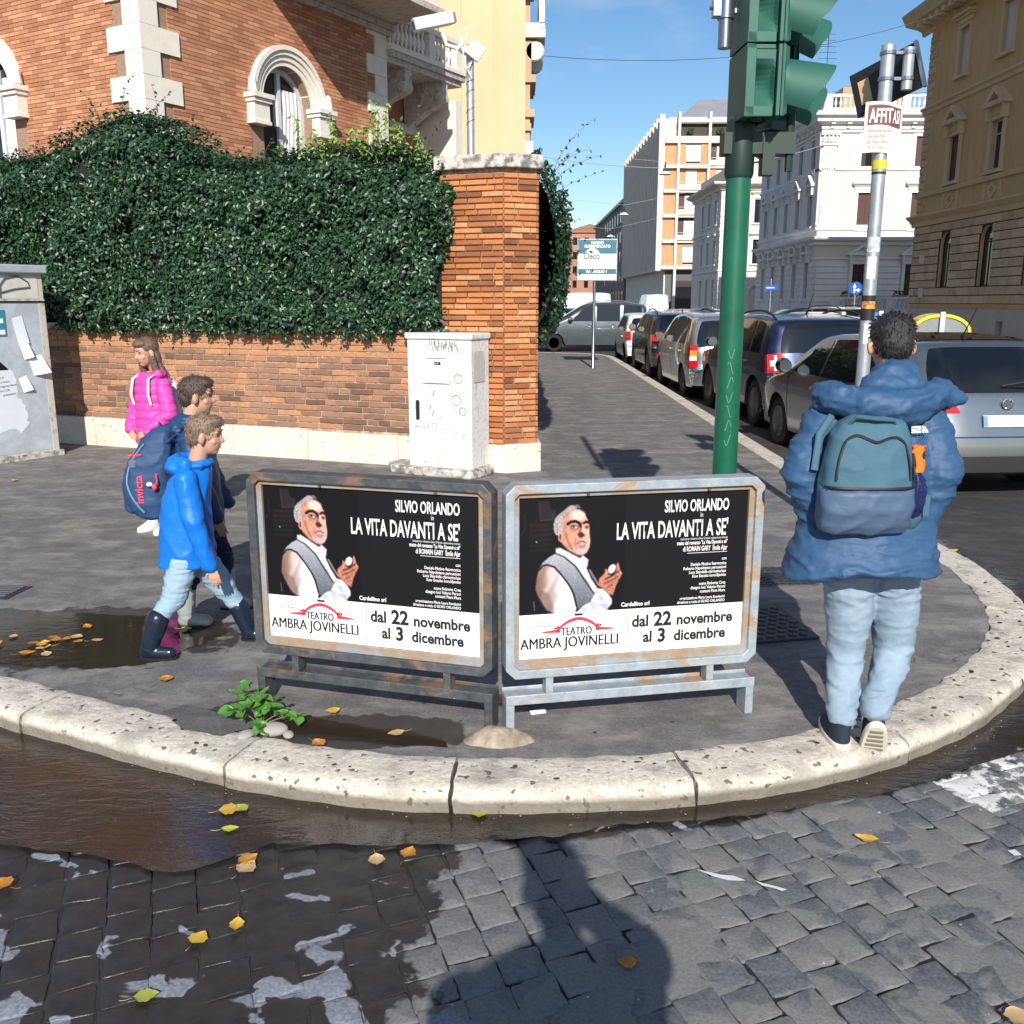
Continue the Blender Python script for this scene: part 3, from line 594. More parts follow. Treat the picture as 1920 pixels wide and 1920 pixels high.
for y1, z1, h1, cu, k1 in [(1.2, 3.0, .5, .5, 12), (1.8, 3.1, .9, .45, 14), (2.5, 2.9, .6, .6, 14), (3.2, 3.1, .7, .3, 10), (1.0, 2.2, .2, .35, 10), (2.2, 1.9, .35, .5, 12), (0.8, 3.1, .35, .3, 12), (3.6, 2.4, .3, .5, 14), (5, 2.6, .5, .5, 20), (7, 2.7, .5, .45, 20)]:
    sprig(tw, P, Nn, 0.2, y1, z1, h1, (0.1, -0.1), k1, curve=cu)
leaves('stray_leaves', np.array(P), np.array(Nn), 0.06, 0.035, M_leaf, hs_); tag(tw.build('twigs', M_twig, hs_), kind='stuff')
# ================================================================ BUILDINGS
def stucco(name, a, b, sc=0.6, bump=0.25, streak=0.35):
    x = NT(name); v = x.coord('World'); c = x.mix(x.ramp(x.noise(v, sc, 6, 0.62), [(0.3, 0), (0.72, 1)]), a, b)
    st = x.ramp(x.noise(x.coord('World', (2.2, 2.2, 0.16)), 1.6, 5, 0.65), [(0.5, 0), (0.75, 1)])
    c = x.mix(x.math('MULTIPLY', st, streak), c, tuple(k * 0.55 for k in a)); x.set(col=c, rough=0.9, spec=0.2); x.bump(x.noise(v, 30, 5, 0.6), bump, 0.006); return x.m
M_tan = stucco('ochre_stucco', (0.58, 0.38, 0.19), (0.68, 0.46, 0.25)); M_tanstone = stucco('ochre_stone', (0.62, 0.47, 0.30), (0.70, 0.55, 0.37))
M_tanblk = brick_mat('ochre_block', [(0.1, (0.52, 0.39, 0.25)), (0.5, (0.60, 0.46, 0.30)), (0.9, (0.67, 0.53, 0.36))], spots=0.12); M_tanjoint = simple('dark_joint', (0.06, 0.045, 0.032), 0.95, coord='World')
M_gran = stucco('grey_base_stone', (0.46, 0.42, 0.38), (0.55, 0.50, 0.46), 1.5)
M_white = stucco('white_stucco', (0.76, 0.75, 0.72), (0.82, 0.81, 0.79), streak=0.15); M_cream = stucco('cream_stucco', (0.66, 0.60, 0.50), (0.74, 0.68, 0.58), streak=0.12)
M_greyw = stucco('grey_and_shade_stucco', (0.66, 0.645, 0.64), (0.74, 0.725, 0.72)); M_glass = simple('window_glass', (0.012, 0.015, 0.018), 0.06, spec=0.9)
M_shut = simple('brown_shutter', (0.085, 0.035, 0.028), 0.6, coord='World'); M_wood = simple('dark_wood', (0.03, 0.018, 0.012), 0.6); M_wframe = simple('white_window_frame', (0.62, 0.64, 0.66), 0.5)
M_curtain = simple('blind', (0.70, 0.68, 0.66), 0.9); M_roof = simple('roof_tiles', (0.30, 0.13, 0.08), 0.9, col2=(0.42, 0.22, 0.14), scale=2, coord='World'); M_metalroof = simple('zinc_roof', (0.24, 0.25, 0.27), 0.5, coord='World', col2=(0.16, 0.17, 0.19), scale=1)
M_orange = stucco('orange_brick_cladding', (0.50, 0.27, 0.14), (0.58, 0.33, 0.18), 1.2); M_conc = stucco('pale_concrete', (0.60, 0.55, 0.48), (0.68, 0.63, 0.56)); M_concd = stucco('concrete_fins', (0.66, 0.58, 0.50), (0.74, 0.66, 0.58))
M_iron = simple('black_iron', (0.02, 0.02, 0.022), 0.5); M_green = simple('potted_plant', (0.03, 0.08, 0.02), 0.7, coord='World'); M_pot = simple('terracotta', (0.42, 0.16, 0.08), 0.8, coord='World')
M_beige = stucco('beige_stucco', (0.60, 0.44, 0.27), (0.66, 0.49, 0.31), streak=0.12); M_beiged = stucco('dark_beige_stone', (0.42, 0.31, 0.2), (0.50, 0.38, 0.26))  # second stone is a darker, browner beige than the wall
M_dk = stucco('dark_grey_stucco', (0.18, 0.16, 0.15), (0.24, 0.22, 0.2))
M_awn = simple('grey_awning', (0.12, 0.12, 0.13), 0.8)

def wall_open(mb, L_, z0, z1, ops, depth=0.25, y=0.0, mi=0, arch=8):
    """front plane at y with rectangular or arched openings; reveals go back to y+depth. ops: (x0,z0,x1,z1,arched)"""
    xs = sorted(set([0, L_] + [o[0] for o in ops] + [o[2] for o in ops])); zs = sorted(set([z0, z1] + [o[1] for o in ops] + [o[3] for o in ops]))
    for i in range(len(xs) - 1):
        for j in range(len(zs) - 1):
            cx, cz = (xs[i] + xs[i + 1]) / 2, (zs[j] + zs[j + 1]) / 2
            if any(o[0] < cx < o[2] and o[1] < cz < o[3] for o in ops): continue
            mb.add([(xs[i], y, zs[j]), (xs[i + 1], y, zs[j]), (xs[i + 1], y, zs[j + 1]), (xs[i], y, zs[j + 1])], [(0, 1, 2, 3)], mi)
    for o in ops:
        x0, a, x1, b = o[:4]; yb = y + depth
        if len(o) > 4 and o[4]:
            r = (x1 - x0) / 2; zc = b - r; cx = (x0 + x1) / 2; P = [(cx - r * math.cos(math.pi * k / arch), zc + r * math.sin(math.pi * k / arch)) for k in range(arch + 1)]
            h = arch // 2
            for k in range(arch):
                (px, pz), (qx, qz) = P[k], P[k + 1]; co = (x0, b) if k < h else (x1, b)
                mb.add([(px, y, pz), (qx, y, qz), (co[0], y, co[1])], [(0, 1, 2)], mi); mb.add([(px, y, pz), (px, yb, pz), (qx, yb, qz), (qx, y, qz)], [(0, 1, 2, 3)], mi)
            mb.add([(x0, y, a), (x0, yb, a), (x0, yb, zc), (x0, y, zc)], [(0, 1, 2, 3)], mi); mb.add([(x1, y, a), (x1, yb, a), (x1, yb, zc), (x1, y, zc)], [(3, 2, 1, 0)], mi)
        else:
            mb.add([(x0, y, a), (x0, yb, a), (x0, yb, b), (x0, y, b)], [(0, 1, 2, 3)], mi); mb.add([(x1, y, a), (x1, yb, a), (x1, yb, b), (x1, y, b)], [(3, 2, 1, 0)], mi)
            mb.add([(x0, y, b), (x0, yb, b), (x1, yb, b), (x1, y, b)], [(0, 1, 2, 3)], mi)
        mb.add([(x0, y, a), (x0, yb, a), (x1, yb, a), (x1, y, a)], [(3, 2, 1, 0)], mi)
def shape_win(w, h, arched, inset=0.0, n=10):
    w2 = w / 2 - inset
    if not arched: return [(-w2, inset), (w2, inset), (w2, h - inset), (-w2, h - inset)]
    return [(-w2, inset), (w2, inset)] + [(w2 * math.cos(math.pi * k / n), (h - w / 2) + w2 * math.sin(math.pi * k / n)) for k in range(n + 1)]
def ringprism(mb, outer, inner, y0, y1, mi=0):
    n = len(outer); v = [(a, y0, b) for a, b in outer] + [(a, y0, b) for a, b in inner] + [(a, y1, b) for a, b in outer] + [(a, y1, b) for a, b in inner]
    f = []
    for i in range(n):
        j = (i + 1) % n; f += [(i, j, n + j, n + i), (n + i, n + j, 3 * n + j, 3 * n + i), (j, i, 2 * n + i, 2 * n + j)]
    mb.add(v, f, mi)
def make_window(parent, w, h, arched=False, kind='glass', surround=None, ped=None, depth=0.2, sill=True, sm=None, fm=None, sw=0.16):
    """window > pane / shutter / surround / pediment; origin at the middle of the sill line on the wall plane, front looks -y"""
    fm = fm or M_wframe; m = MB(); y = depth - 0.05
    o = shape_win(w, h, arched); ringprism(m, o, shape_win(w, h, arched, 0.055), y, y + 0.05)
    if kind == 'glass': m.box(-0.03, y - 0.004, 0.05, 0.03, y + 0.04, h - (w / 2 if arched else 0.05)); m.box(-w / 2 + 0.04, y, h * 0.72, w / 2 - 0.04, y + 0.035, h * 0.72 + 0.05)
    if arched: m.box(-w / 2 + 0.04, y, h - w / 2 - 0.02, w / 2 - 0.04, y + 0.04, h - w / 2 + 0.04)
    win = m.build('window', fm, parent)
    g = MB(); g.prism(shape_win(w, h, arched, 0.04), y + 0.02, y + 0.03, 'xz'); g.build('pane', M_glass, win)
    if kind == 'shutter':
        s = MB()
        for sx in (-1, 1):
            x0, x1 = (0.006, w / 2 - 0.01) if sx > 0 else (-w / 2 + 0.01, -0.006); s.box(x0, y - 0.06, 0.02, x1, y - 0.035, h - 0.02)
            for k in range(int(h / 0.09)): s.box(x0 + 0.05, y - 0.068, 0.06 + k * 0.09, x1 - 0.05, y - 0.06, 0.11 + k * 0.09)
        s.build('shutter', M_shut, win)
    if kind == 'roller': MB().box(-w / 2 + 0.03, y - 0.03, h * 0.12, w / 2 - 0.03, y - 0.01, h - 0.03).build('roller_blind', M_curtain, win)
    if kind == 'curtain': MB().box(-w / 2 + 0.05, y + 0.008, 0.05, 0.0, y + 0.016, h - 0.05).build('curtain', M_curtain, win)
    if kind == 'halfopen':
        s = MB(); s.box(-w / 2 + 0.01, y - 0.06, 0.02, -w * 0.18, y - 0.035, h - 0.02); s.box(w * 0.18, y - 0.06, 0.02, w / 2 - 0.01, y - 0.035, h - 0.02); s.build('shutter', M_wood, win)
    sm = sm or M_tanstone
    if surround:
        s = MB(); o = shape_win(w + 2 * sw, h + sw, arched); ii = shape_win(w, h, arched)
        if arched: ringprism(s, o, ii, -surround, 0.0)
        else: s.box(-w / 2 - sw, -surround, 0, -w / 2, 0, h); s.box(w / 2, -surround, 0, w / 2 + sw, 0, h); s.box(-w / 2 - sw, -surround, h, w / 2 + sw, 0, h + sw)
        if sill: s.box(-w / 2 - sw - 0.06, -surround - 0.08, -0.14, w / 2 + sw + 0.06, 0, 0.0)
        s.build('surround', sm, win)
    if ped:
        s = MB(); W2 = w / 2 + sw + 0.22; zb = h + sw + 0.02
        if ped in ('tri', 'arc'):
            s.box(-W2 + 0.16, -0.1, zb, W2 - 0.16, 0, zb + 0.32); s.box(-W2, -0.34, zb + 0.32, W2, 0, zb + 0.44)
            for sx in (-1, 1): s.box(sx * (W2 - 0.22) - 0.07, -0.26, zb - 0.2, sx * (W2 - 0.22) + 0.07, 0, zb + 0.32)
            H = 0.62
            if ped == 'tri': oo = [(-W2, zb + 0.44), (W2, zb + 0.44), (0, zb + 0.44 + H)]; ii = [(-W2 + 0.42, zb + 0.5), (W2 - 0.42, zb + 0.5), (0, zb + 0.44 + H - 0.22)]
            else:
                oo = [(-W2 * math.cos(math.pi * k / 12), zb + 0.44 + H * math.sin(math.pi * k / 12)) for k in range(13)]; ii = [(-(W2 - 0.26) * math.cos(math.pi * k / 12), zb + 0.5 + (H - 0.2) * math.sin(math.pi * k / 12)) for k in range(13)]
            ringprism(s, oo, ii, -0.34, 0.0); s.prism(ii, -0.06, -0.02, 'xz')
        if ped == 'flat':
            s.box(-W2 + 0.18, -0.1, zb, W2 - 0.18, 0, zb + 0.2); s.box(-W2 + 0.08, -0.2, zb + 0.2, W2 - 0.08, 0, zb + 0.3); s.box(-W2, -0.32, zb + 0.3, W2, 0, zb + 0.42)
        s.build('pediment', sm, win)
    return win
def place(win, parent, x, z, y=0.0, rz=None):
    w = copy_tree(win, parent); w.location = (x, y, z)
    if rz is not None: w.rotation_euler = (0, 0, rz)
    return w
def kill(o):
    for c in list(o.children): kill(c)
    bpy.data.objects.remove(o)
def cornice(mb, L_, z, prof, x0=0.0, ret=None, mi=0, y=0.0):
    """running moulding: prof list of (out, z) ; ret = end overhang"""
    P = [(-a, z + b) for a, b in prof]; e = ret or 0
    mb.prism([(b_, c_) for b_, c_ in [(y + p[0], p[1]) for p in P] + [(y + 0.01, P[-1][1]), (y + 0.01, P[0][1])]], x0 - e, L_ + e, 'yz', mi)

# ---------------- ochre palazzo at the right
tan = thing('ochre_palazzo', 'ochre stucco palazzo at the right edge with pedimented windows and a rusticated ground floor', 'building', (19, 47.3, 0), R(-90))
TL = 22.0; cols = [3.5, 7.3, 11.0, 14.7, 18.4]
ops = [(c - .5, 6.85, c + .5, 8.75) for c in cols] + [(c - .48, 11.2, c + .48, 13.1) for c in cols] + [(c - .55, 2.35, c + .55, 4.75, True) for c in cols] + [(c + 1.5, 0.1, c + 2.1, 0.95) for c in cols[:4]]
m = MB(); wall_open(m, TL, 1.42, 14.6, [o for o in ops if o[1] > 2], 0.3); wall_open(m, TL, -0.1, 1.42, [o for o in ops if o[1] < 2], 0.3, -0.06, 1)
m.box(0, 0.32, 0, TL, 14, 14.6); m.add([(0, 0, 1.42), (0, 0, 14.6), (0, 0.32, 14.6), (0, 0.32, 1.42)], [(0, 1, 2, 3)]); m.add([(0, -0.06, -0.1), (0, -0.06, 1.42), (0, 0.32, 1.42), (0, 0.32, -0.1)], [(0, 1, 2, 3)], 1); m.add([(0, -0.06, 1.42), (TL, -0.06, 1.42), (TL, 0, 1.42), (0, 0, 1.42)], [(0, 1, 2, 3)], 1)
m.build('wall', [M_tan, M_gran], tan)
MB().box(0.2, 0.9, 14.6, TL, 13.5, 15.0).build('roof', M_roof, tan)
m = MB(); cornice(m, TL, 13.75, [(0, 0), (0.12, 0.05), (0.15, 0.2), (0.35, 0.3), (0.9, 0.42), (1.0, 0.6), (1.12, 0.82), (1.12, 0.88), (0, 0.95)], ret=0.0, x0=-0.9)
m.build('eaves_cornice', M_tanstone, tan)
dn = MB()
for k in range(34): dn.box(0.1 + k * 0.64, -0.8, 13.92, 0.36 + k * 0.64, 0, 14.16)
tag(dn.build('eaves_brackets', M_tanstone, tan), kind='stuff')
m = MB(); cornice(m, TL, 10.15, [(0, 0), (0.08, 0.02), (0.1, 0.16), (0.2, 0.24), (0.2, 0.32), (0, 0.36)], x0=-0.15); m.build('string_course', M_tanstone, tan)
m = MB(); cornice(m, TL, 6.45, [(0, 0), (0.1, 0.02), (0.14, 0.14), (0.14, 0.2), (0, 0.22)], x0=-0.12); m.build('string_course', M_tanstone, tan)
m = MB(); cornice(m, TL, 5.15, [(0, 0), (0.08, 0.02), (0.1, 0.22), (0.24, 0.3), (0.38, 0.42), (0.38, 0.5), (0, 0.58)], x0=-0.3); m.build('string_course', M_tanstone, tan)
for c in cols:
    m = MB(); ringprism(m, [(c - .42, 6.08), (c, 5.78), (c + .42, 6.08), (c, 6.38)], [(c - .27, 6.08), (c, 5.89), (c + .27, 6.08), (c, 6.27)], -0.05, 0.0); m.box(c - .75, -0.035, 5.74, c - .6, 0, 6.43); m.box(c + .6, -0.035, 5.74, c + .75, 0, 6.43); m.build('diamond_panel', M_tanstone, tan)
w1 = make_window(tan, 1.0, 1.9, False, 'glass', 0.1, 'tri'); w2 = make_window(tan, 1.0, 1.9, False, 'glass', 0.1, 'arc'); w1s = make_window(tan, 1.0, 1.9, False, 'shutter', 0.1, 'tri')
w3 = make_window(tan, 0.96, 1.9, False, 'curtain', 0.08, 'flat', sw=0.12); w4 = make_window(tan, 1.1, 2.4, True, 'glass', None, fm=M_wood)
for i, c in enumerate(cols):
    place((w1s, w1, w2, w1, w2)[i], tan, c, 6.85); place(w3, tan, c, 11.2); place(w4, tan, c, 2.35)
for w in (w1, w2, w1s, w3, w4): kill(w)
# rusticated blocks with recessed dark joints
BL = {}
def block(l, h, mat, key, d=0.05):
    k = (key, round(l, 2), round(h, 2))
    if k not in BL:
        m = MB(); e = 0.022; m.add([(0, d, 0), (l, d, 0), (l, d, h), (0, d, h), (0, e, 0), (l, e, 0), (l, e, h), (0, e, h), (e, 0, e), (l - e, 0, e), (l - e, 0, h - e), (e, 0, h - e)],
              [(0, 1, 5, 4), (1, 2, 6, 5), (2, 3, 7, 6), (3, 0, 4, 7), (4, 5, 9, 8), (5, 6, 10, 9), (6, 7, 11, 10), (7, 4, 8, 11), (8, 9, 10, 11)]); BL[k] = m.mesh('stone_block', mat)
    return BL[k]
m = MB(); wall_open(m, TL, 1.62, 5.15, [(c - .55, 2.35, c + .55, 4.75, True) for c in cols], 0.02, -0.012); m.build('joint_backing', M_tanjoint, tan)
ch = 0.352; nb = 0; row = 0; z = 1.64
while z < 5.1:
    x = -0.0; k = 0
    while x < TL:
        l = (0.95 if (row + k) % 2 else 1.25) if k else (0.55 if row % 2 else 0.95)
        segs = [(x, min(x + l, TL))]
        for c in cols:
            zt = z + ch / 2; hw = 0.62 if zt < 4.2 else (math.sqrt(max(0, 0.62**2 - (zt - 4.2)**2)) if zt < 4.82 else 0)
            if zt > 2.3 and hw > 0:
                segs = [s for a, b in segs for s in ([(a, min(b, c - hw)), (max(a, c + hw), b)] if a < c + hw and b > c - hw else [(a, b)]) if s[1] - s[0] > 0.12]
        for a, b in segs:
            if nb < 290: link('stone_block', block(b - a - 0.03, ch - 0.035, M_tanblk, 't'), tan, (a, -0.06, z)); nb += 1
        x += l; k += 1
    z += ch; row += 1
for i in range(24):
    l = 0.55 if i % 2 else 0.8; zq = 5.75 + 0.1 + i * 0.335
    if zq < 13.5 and not (10.0 < zq < 10.4): link('quoin', block(l, 0.29, M_tanblk, 'q'), tan, (0.0, -0.045, zq))
m = MB().box(1.0, -0.09, 3.45, 1.5, -0.065, 3.85); m.build('wall_plaque', M_conc, tan)
m = MB().box(1.2, -0.09, 1.9, 1.7, -0.065, 2.35); m.build('wall_plaque', M_conc, tan)

# ---------------- white palazzo
wh = thing('white_palazzo', 'bright white corner palazzo with a roof balustrade, pilaster and terrace', 'building', (19, 62.8, 0))
FX = 22.0; fcols = [2.95, 6.3, 9.6, 12.9, 16.2]; lcols = [1.6, 4.4, 7.2, 10.0, 12.8]     # distance from the corner
fo = [(c - .5, 9.95, c + .5, 11.75) for c in fcols] + [(c - .52, 6.45, c + .52, 8.4) for c in fcols] + [(c - .52, 2.1, c + .52, 4.05) for c in fcols]
m = MB(); wall_open(m, FX, -0.1, 13.0, fo, 0.25); m.build('front_wall', M_cream, wh)
lo_ = [(15 - c - .42, 9.95, 15 - c + .42, 11.75) for c in lcols] + [(15 - c - .45, 6.45, 15 - c + .45, 8.4) for c in lcols] + [(15 - c - .42, 1.9, 15 - c + .42, 4.2) for c in lcols]
m = MB(); wall_open(m, 15, -0.1, 13.0, lo_, 0.25); m.build('side_wall', M_greyw, wh, loc=(0, 15, 0), rot=(0, 0, R(-90)))  # side in a greyer copy of the white, shade put into colour
MB().box(0.35, 0.35, 0, FX, 14.9, 13.0).build('core', M_greyw, wh)
def both(prof, z, name, mat, bx=FX):
    m = MB(); k = len(prof); v = []
    for a, b in prof: v += [(-a, 15.0, z + b), (-a, -a, z + b), (bx, -a, z + b)]
    for i in range(k - 1):
        for j in range(2): m.add([v[i * 3 + j], v[i * 3 + j + 1], v[(i + 1) * 3 + j + 1], v[(i + 1) * 3 + j]], [(0, 1, 2, 3)])
    m.build(name, mat, wh)
both([(0.0, 0), (0.15, 0.02), (0.15, 0.25), (0.55, 0.4), (0.6, 0.62), (0.85, 0.72), (0.9, 0.95), (0.1, 1.0), (0.1, 1.1)], 12.15, 'cornice', M_white)
both([(0.0, 0), (0.12, 0.02), (0.12, 0.16), (0, 0.18)], 11.95, 'architrave', M_white); both([(0, 0), (0.1, 0.02), (0.1, 0.14), (0, 0.16)], 9.72, 'string_course', M_white)
both([(0, 0), (0.12, 0.02), (0.16, 0.1), (0.16, 0.2), (0, 0.22)], 6.12, 'string_course', M_white); both([(0, 0), (0.15, 0.02), (0.2, 0.2), (0.5, 0.34), (0.55, 0.5), (0, 0.56)], 5.2, 'string_course', M_white)
both([(0, 0), (0.08, 0.01), (0.08, 0.1), (0, 0.11)], 4.35, 'string_course', M_white)
rb = MB()
for k in range(9): rb.box(0.1, -0.05, 0.95 + k * 0.37, FX, 0.0, 1.25 + k * 0.37)
fb = MB()
for k in range(9):
    zz = 0.95 + k * 0.37; xs = [0.1] + [q for c in fcols for q in (c - .85, c + .85)] + [FX]
    for i in range(0, len(xs), 2): fb.box(xs[i], -0.055, zz, xs[i + 1], 0.0, zz + 0.31)
tag(fb.build('rustication_bands', M_white, wh), kind='stuff')
sb = MB()
for k in range(9):
    zz = 0.95 + k * 0.37; xs = [0.0] + [q for c in lcols[::-1] for q in (15 - c - .62, 15 - c + .62)] + [15]
    for i in range(0, len(xs), 2): sb.box(xs[i], -0.055, zz, xs[i + 1], 0.0, zz + 0.31)
tag(sb.build('rustication_bands', M_greyw, wh, loc=(0, 15, 0), rot=(0, 0, R(-90))), kind='stuff')
# pilaster with capital at the corner
m = MB(); m.box(0.05, -0.1, 6.4, 0.85, 0, 11.2)
for k in range(5): m.box(0.12 + k * 0.14, -0.13, 6.6, 0.2 + k * 0.14, -0.1, 11.0)
m.box(-0.08, -0.16, 6.3, 0.95, 0.0, 6.5); m.box(-0.08, -0.18, 11.2, 0.98, 0, 11.35); m.box(-0.14, -0.22, 11.82, 1.04, 0, 11.95)
for k in range(4): m.lathe([(0.0, 0), (0.12, 0.04), (0.13, 0.2), (0.07, 0.4), (0.0, 0.45)], 8, (0.08 + k * 0.25, -0.12, 11.36))
m.lathe([(0.0, 0), (0.14, 0.0), (0.1, 0.06), (0, 0.07)], 12, (0.44, -0.24, 11.55), 'y'); m.build('pilaster', M_white, wh)
m = MB(); m.box(-0.1, 0.05, 6.4, 0, 0.85, 11.2); m.box(-0.18, -0.02, 11.2, 0, 0.98, 11.95); m.build('pilaster', M_greyw, wh)
cb = MB()
for k in range(22): cb.box(0.35 + k * 1.0, -0.45, 12.42, 0.6 + k * 1.0, 0, 12.62); cb.box(0.38 + k * 1.0, -0.25, 12.2, 0.57 + k * 1.0, 0, 12.42)
for k in range(15): cb.box(-0.45, 0.4 + k, 12.42, 0, 0.7 + k, 12.62); cb.box(-0.25, 0.43 + k, 12.2, 0, 0.66 + k, 12.42)
tag(cb.build('cornice_corbels', M_white, wh), kind='stuff')
def balustrade(parent, x0, x1, z, h, step, mat, y0=-0.1, y1=0.1, r=0.06, posts=None, name='balustrade'):
    b = MB(); b.box(x0, y0, z, x1, y1, z + h * 0.16); b.box(x0, y0 - 0.03, z + h * 0.84, x1, y1 + 0.03, z + h)
    n = int((x1 - x0) / step); yc = (y0 + y1) / 2
    for k in range(n):
        xx = x0 + (k + 0.5) * (x1 - x0) / n
        if posts and any(abs(xx - p) < 0.3 for p in posts): continue
        b.lathe([(r * 0.7, 0), (r * 0.7, h * 0.05), (r * 0.35, h * 0.1), (r, h * 0.28), (r * 0.95, h * 0.36), (r * 0.35, h * 0.52), (r * 0.6, h * 0.6), (r * 0.6, h * 0.68)], 8, (xx, yc, z + h * 0.16))
    for p in posts or []: b.box(p - 0.25, y0 - 0.01, z + h * 0.16, p + 0.25, y1 + 0.01, z + h * 0.84)
    o = b.build(name, mat, parent, smooth=True, ang=40); return o
tag(balustrade(wh, -0.1, FX, 13.25, 0.95, 0.3, M_white, -0.05, 0.15, 0.085, [0.2, 5.0, 9.8, 14.6]), kind='stuff')
b = balustrade(wh, 0.2, 14.9, 13.25, 0.95, 0.3, M_greyw, -0.05, 0.15, 0.085, [2, 7, 12]); b.location = (0, 15, 0); b.rotation_euler = (0, 0, R(-90)); tag(b, kind='stuff')
ww1 = make_window(wh, 1.0, 1.8, False, 'halfopen', 0.06, None, sm=M_white, sw=0.18); ww2 = make_window(wh, 1.04, 1.95, False, 'shutter', 0.08, 'flat', sm=M_white, sw=0.2); ww3 = make_window(wh, 1.04, 1.95, False, 'glass', 0.07, 'tri', sm=M_white, sw=0.2, fm=M_wood)
ww1b = make_window(wh, 1.0, 1.8, False, 'shutter', 0.06, None, sm=M_white, sw=0.18)
for i, c in enumerate(fcols):
    place(ww1 if i != 1 else ww1b, wh, c, 9.95); place(ww2, wh, c, 6.45); place(ww3, wh, c, 2.1)
    tag(balustrade(wh, c - .62, c + .62, 5.72, 0.42, 0.16, M_white, -0.06, 0.04, 0.05), kind='stuff')
lw1 = make_window(wh, 0.84, 1.8, False, 'glass', 0.05, None, sm=M_greyw, fm=M_wood); lw2 = make_window(wh, 0.9, 1.95, False, 'glass', 0.1, 'tri', sm=M_greyw, fm=M_wood); lw3 = make_window(wh, 0.84, 2.3, False, 'glass', 0.08, 'arc', sm=M_greyw, fm=M_wood)
for c in lcols:
    for w, zz in ((lw1, 9.95), (lw2, 6.45), (lw3, 1.9)): place(w, wh, 0, zz, c, R(-90))
for w in (ww1, ww2, ww3, ww1b, lw1, lw2, lw3): kill(w)
# terrace in front of the ground floor
MB().box(0.5, -1.6, -0.1, FX, -1.4, 1.15).build('terrace_wall', M_white, wh)
tag(balustrade(wh, 0.8, 12.0, 1.15, 0.85, 0.27, M_white, -1.62, -1.42, 0.085, [1.0, 4.4, 7.8, 11.2]), kind='stuff')
for xx in (1.6, 2.2, 4.9, 5.3):
    g = MB(); g.box(xx - .22, -1.35, 1.95, xx + .22, -1.15, 2.12); f = g.build('flower_box', M_pot, wh); g = MB()
    for k in range(16): g.lathe([(0, -0.05), (0.06, 0), (0.0, 0.08)], 5, (xx + random.uniform(-.22, .22), -1.25 + random.uniform(-.08, .08), 2.2 + random.uniform(-.06, .14)))
    tag(g.build('plant', M_green, f), kind='stuff')
MB().box(2.0, 3.0, 13.0, 6.0, 9, 15.2).build('penthouse', M_orange, wh)
m = MB(); m.tube([(0.3, 1.2, 13), (0.3, 1.2, 18)], 0.02, 5)
for k in range(5): m.tube([(-0.1 - .05 * k, 1.2, 17.9 - k * .35), (0.7 + .05 * k, 1.2, 17.9 - k * .35)], 0.012, 4)
m.build('roof_aerial', M_iron, wh)

# ---------------- small cream building
cr = thing('cream_building', 'low cream corner building with grey quoins and a jutting eaves line behind the green pole', 'building', (19, 92.7, 0))
ccols = [2.2, 5.4, 8.6]; m = MB()
for zz, hh in ((1.2, 2.6), (5.2, 2.2), (8.9, 2.2)): pass
cops = [(14 - c - .5, zz, 14 - c + .5, zz + hh) for c in ccols for zz, hh in ((1.2, 2.6), (5.2, 2.2), (8.9, 2.2))]
wall_open(m, 14, -0.1, 12, cops, 0.25); m.build('side_wall', M_concd, cr, loc=(0, 14, 0), rot=(0, 0, R(-90)))
m = MB(); wall_open(m, 16, -0.1, 12, [(3, 1.0, 4.3, 3.2, True), (3, 5.2, 4.2, 7.4), (3, 8.9, 4.2, 11.0), (7, 5.2, 8.2, 7.4), (7, 8.9, 8.2, 11.0)], 0.25); m.build('front_wall', M_cream, cr); MB().box(.3, .3, 0, 16, 13.9, 12).build('core', M_concd, cr)
m = MB(); k = [(0.0, 0), (0.2, 0.05), (0.3, 0.3), (0.9, 0.5), (0.95, 0.7), (0, 0.8)]
for i in range(len(k) - 1):
    (a, b), (a2, b2) = k[i], k[i + 1]; P_ = lambda a, b: [(-a, 14, 11.8 + b), (-a, -a, 11.8 + b), (16, -a, 11.8 + b)]
    p, q = P_(a, b), P_(a2, b2)
    for j in range(2): m.add([p[j], p[j + 1], q[j + 1], q[j]], [(0, 1, 2, 3)])
m.build('eaves_cornice', M_cream, cr); MB().box(0.5, 0.5, 12.5, 16, 13.5, 13.9).build('attic', M_cream, cr)
for i in range(20): MB().box(-0.04, -0.05, 0.2 + i * .58, 0.7 if i % 2 else 0.95, 0.0, 0.2 + i * .58 + .48).build('quoin', M_greyw, cr)
for zz in (4.5, 8.2): m = MB(); m.box(-0.12, -0.12, zz, 16, 0, zz + .2); m.box(-0.12, 0, zz, 0, 14, zz + .2); m.build('string_course', M_greyw, cr)
cw = make_window(cr, 1.0, 2.2, False, 'glass', 0.08, 'flat', sm=M_greyw, fm=M_wood); cw2 = make_window(cr, 1.0, 2.6, False, 'glass', 0.06, None, sm=M_greyw, fm=M_wood)
for c in ccols: place(cw2, cr, 0, 1.2, c, R(-90)); place(cw, cr, 0, 5.2, c, R(-90)); place(cw, cr, 0, 8.9, c, R(-90))
for xx in (3.6, 7.6): place(cw, cr, xx, 5.2); place(cw, cr, xx, 8.9)
kill(cw); kill(cw2)

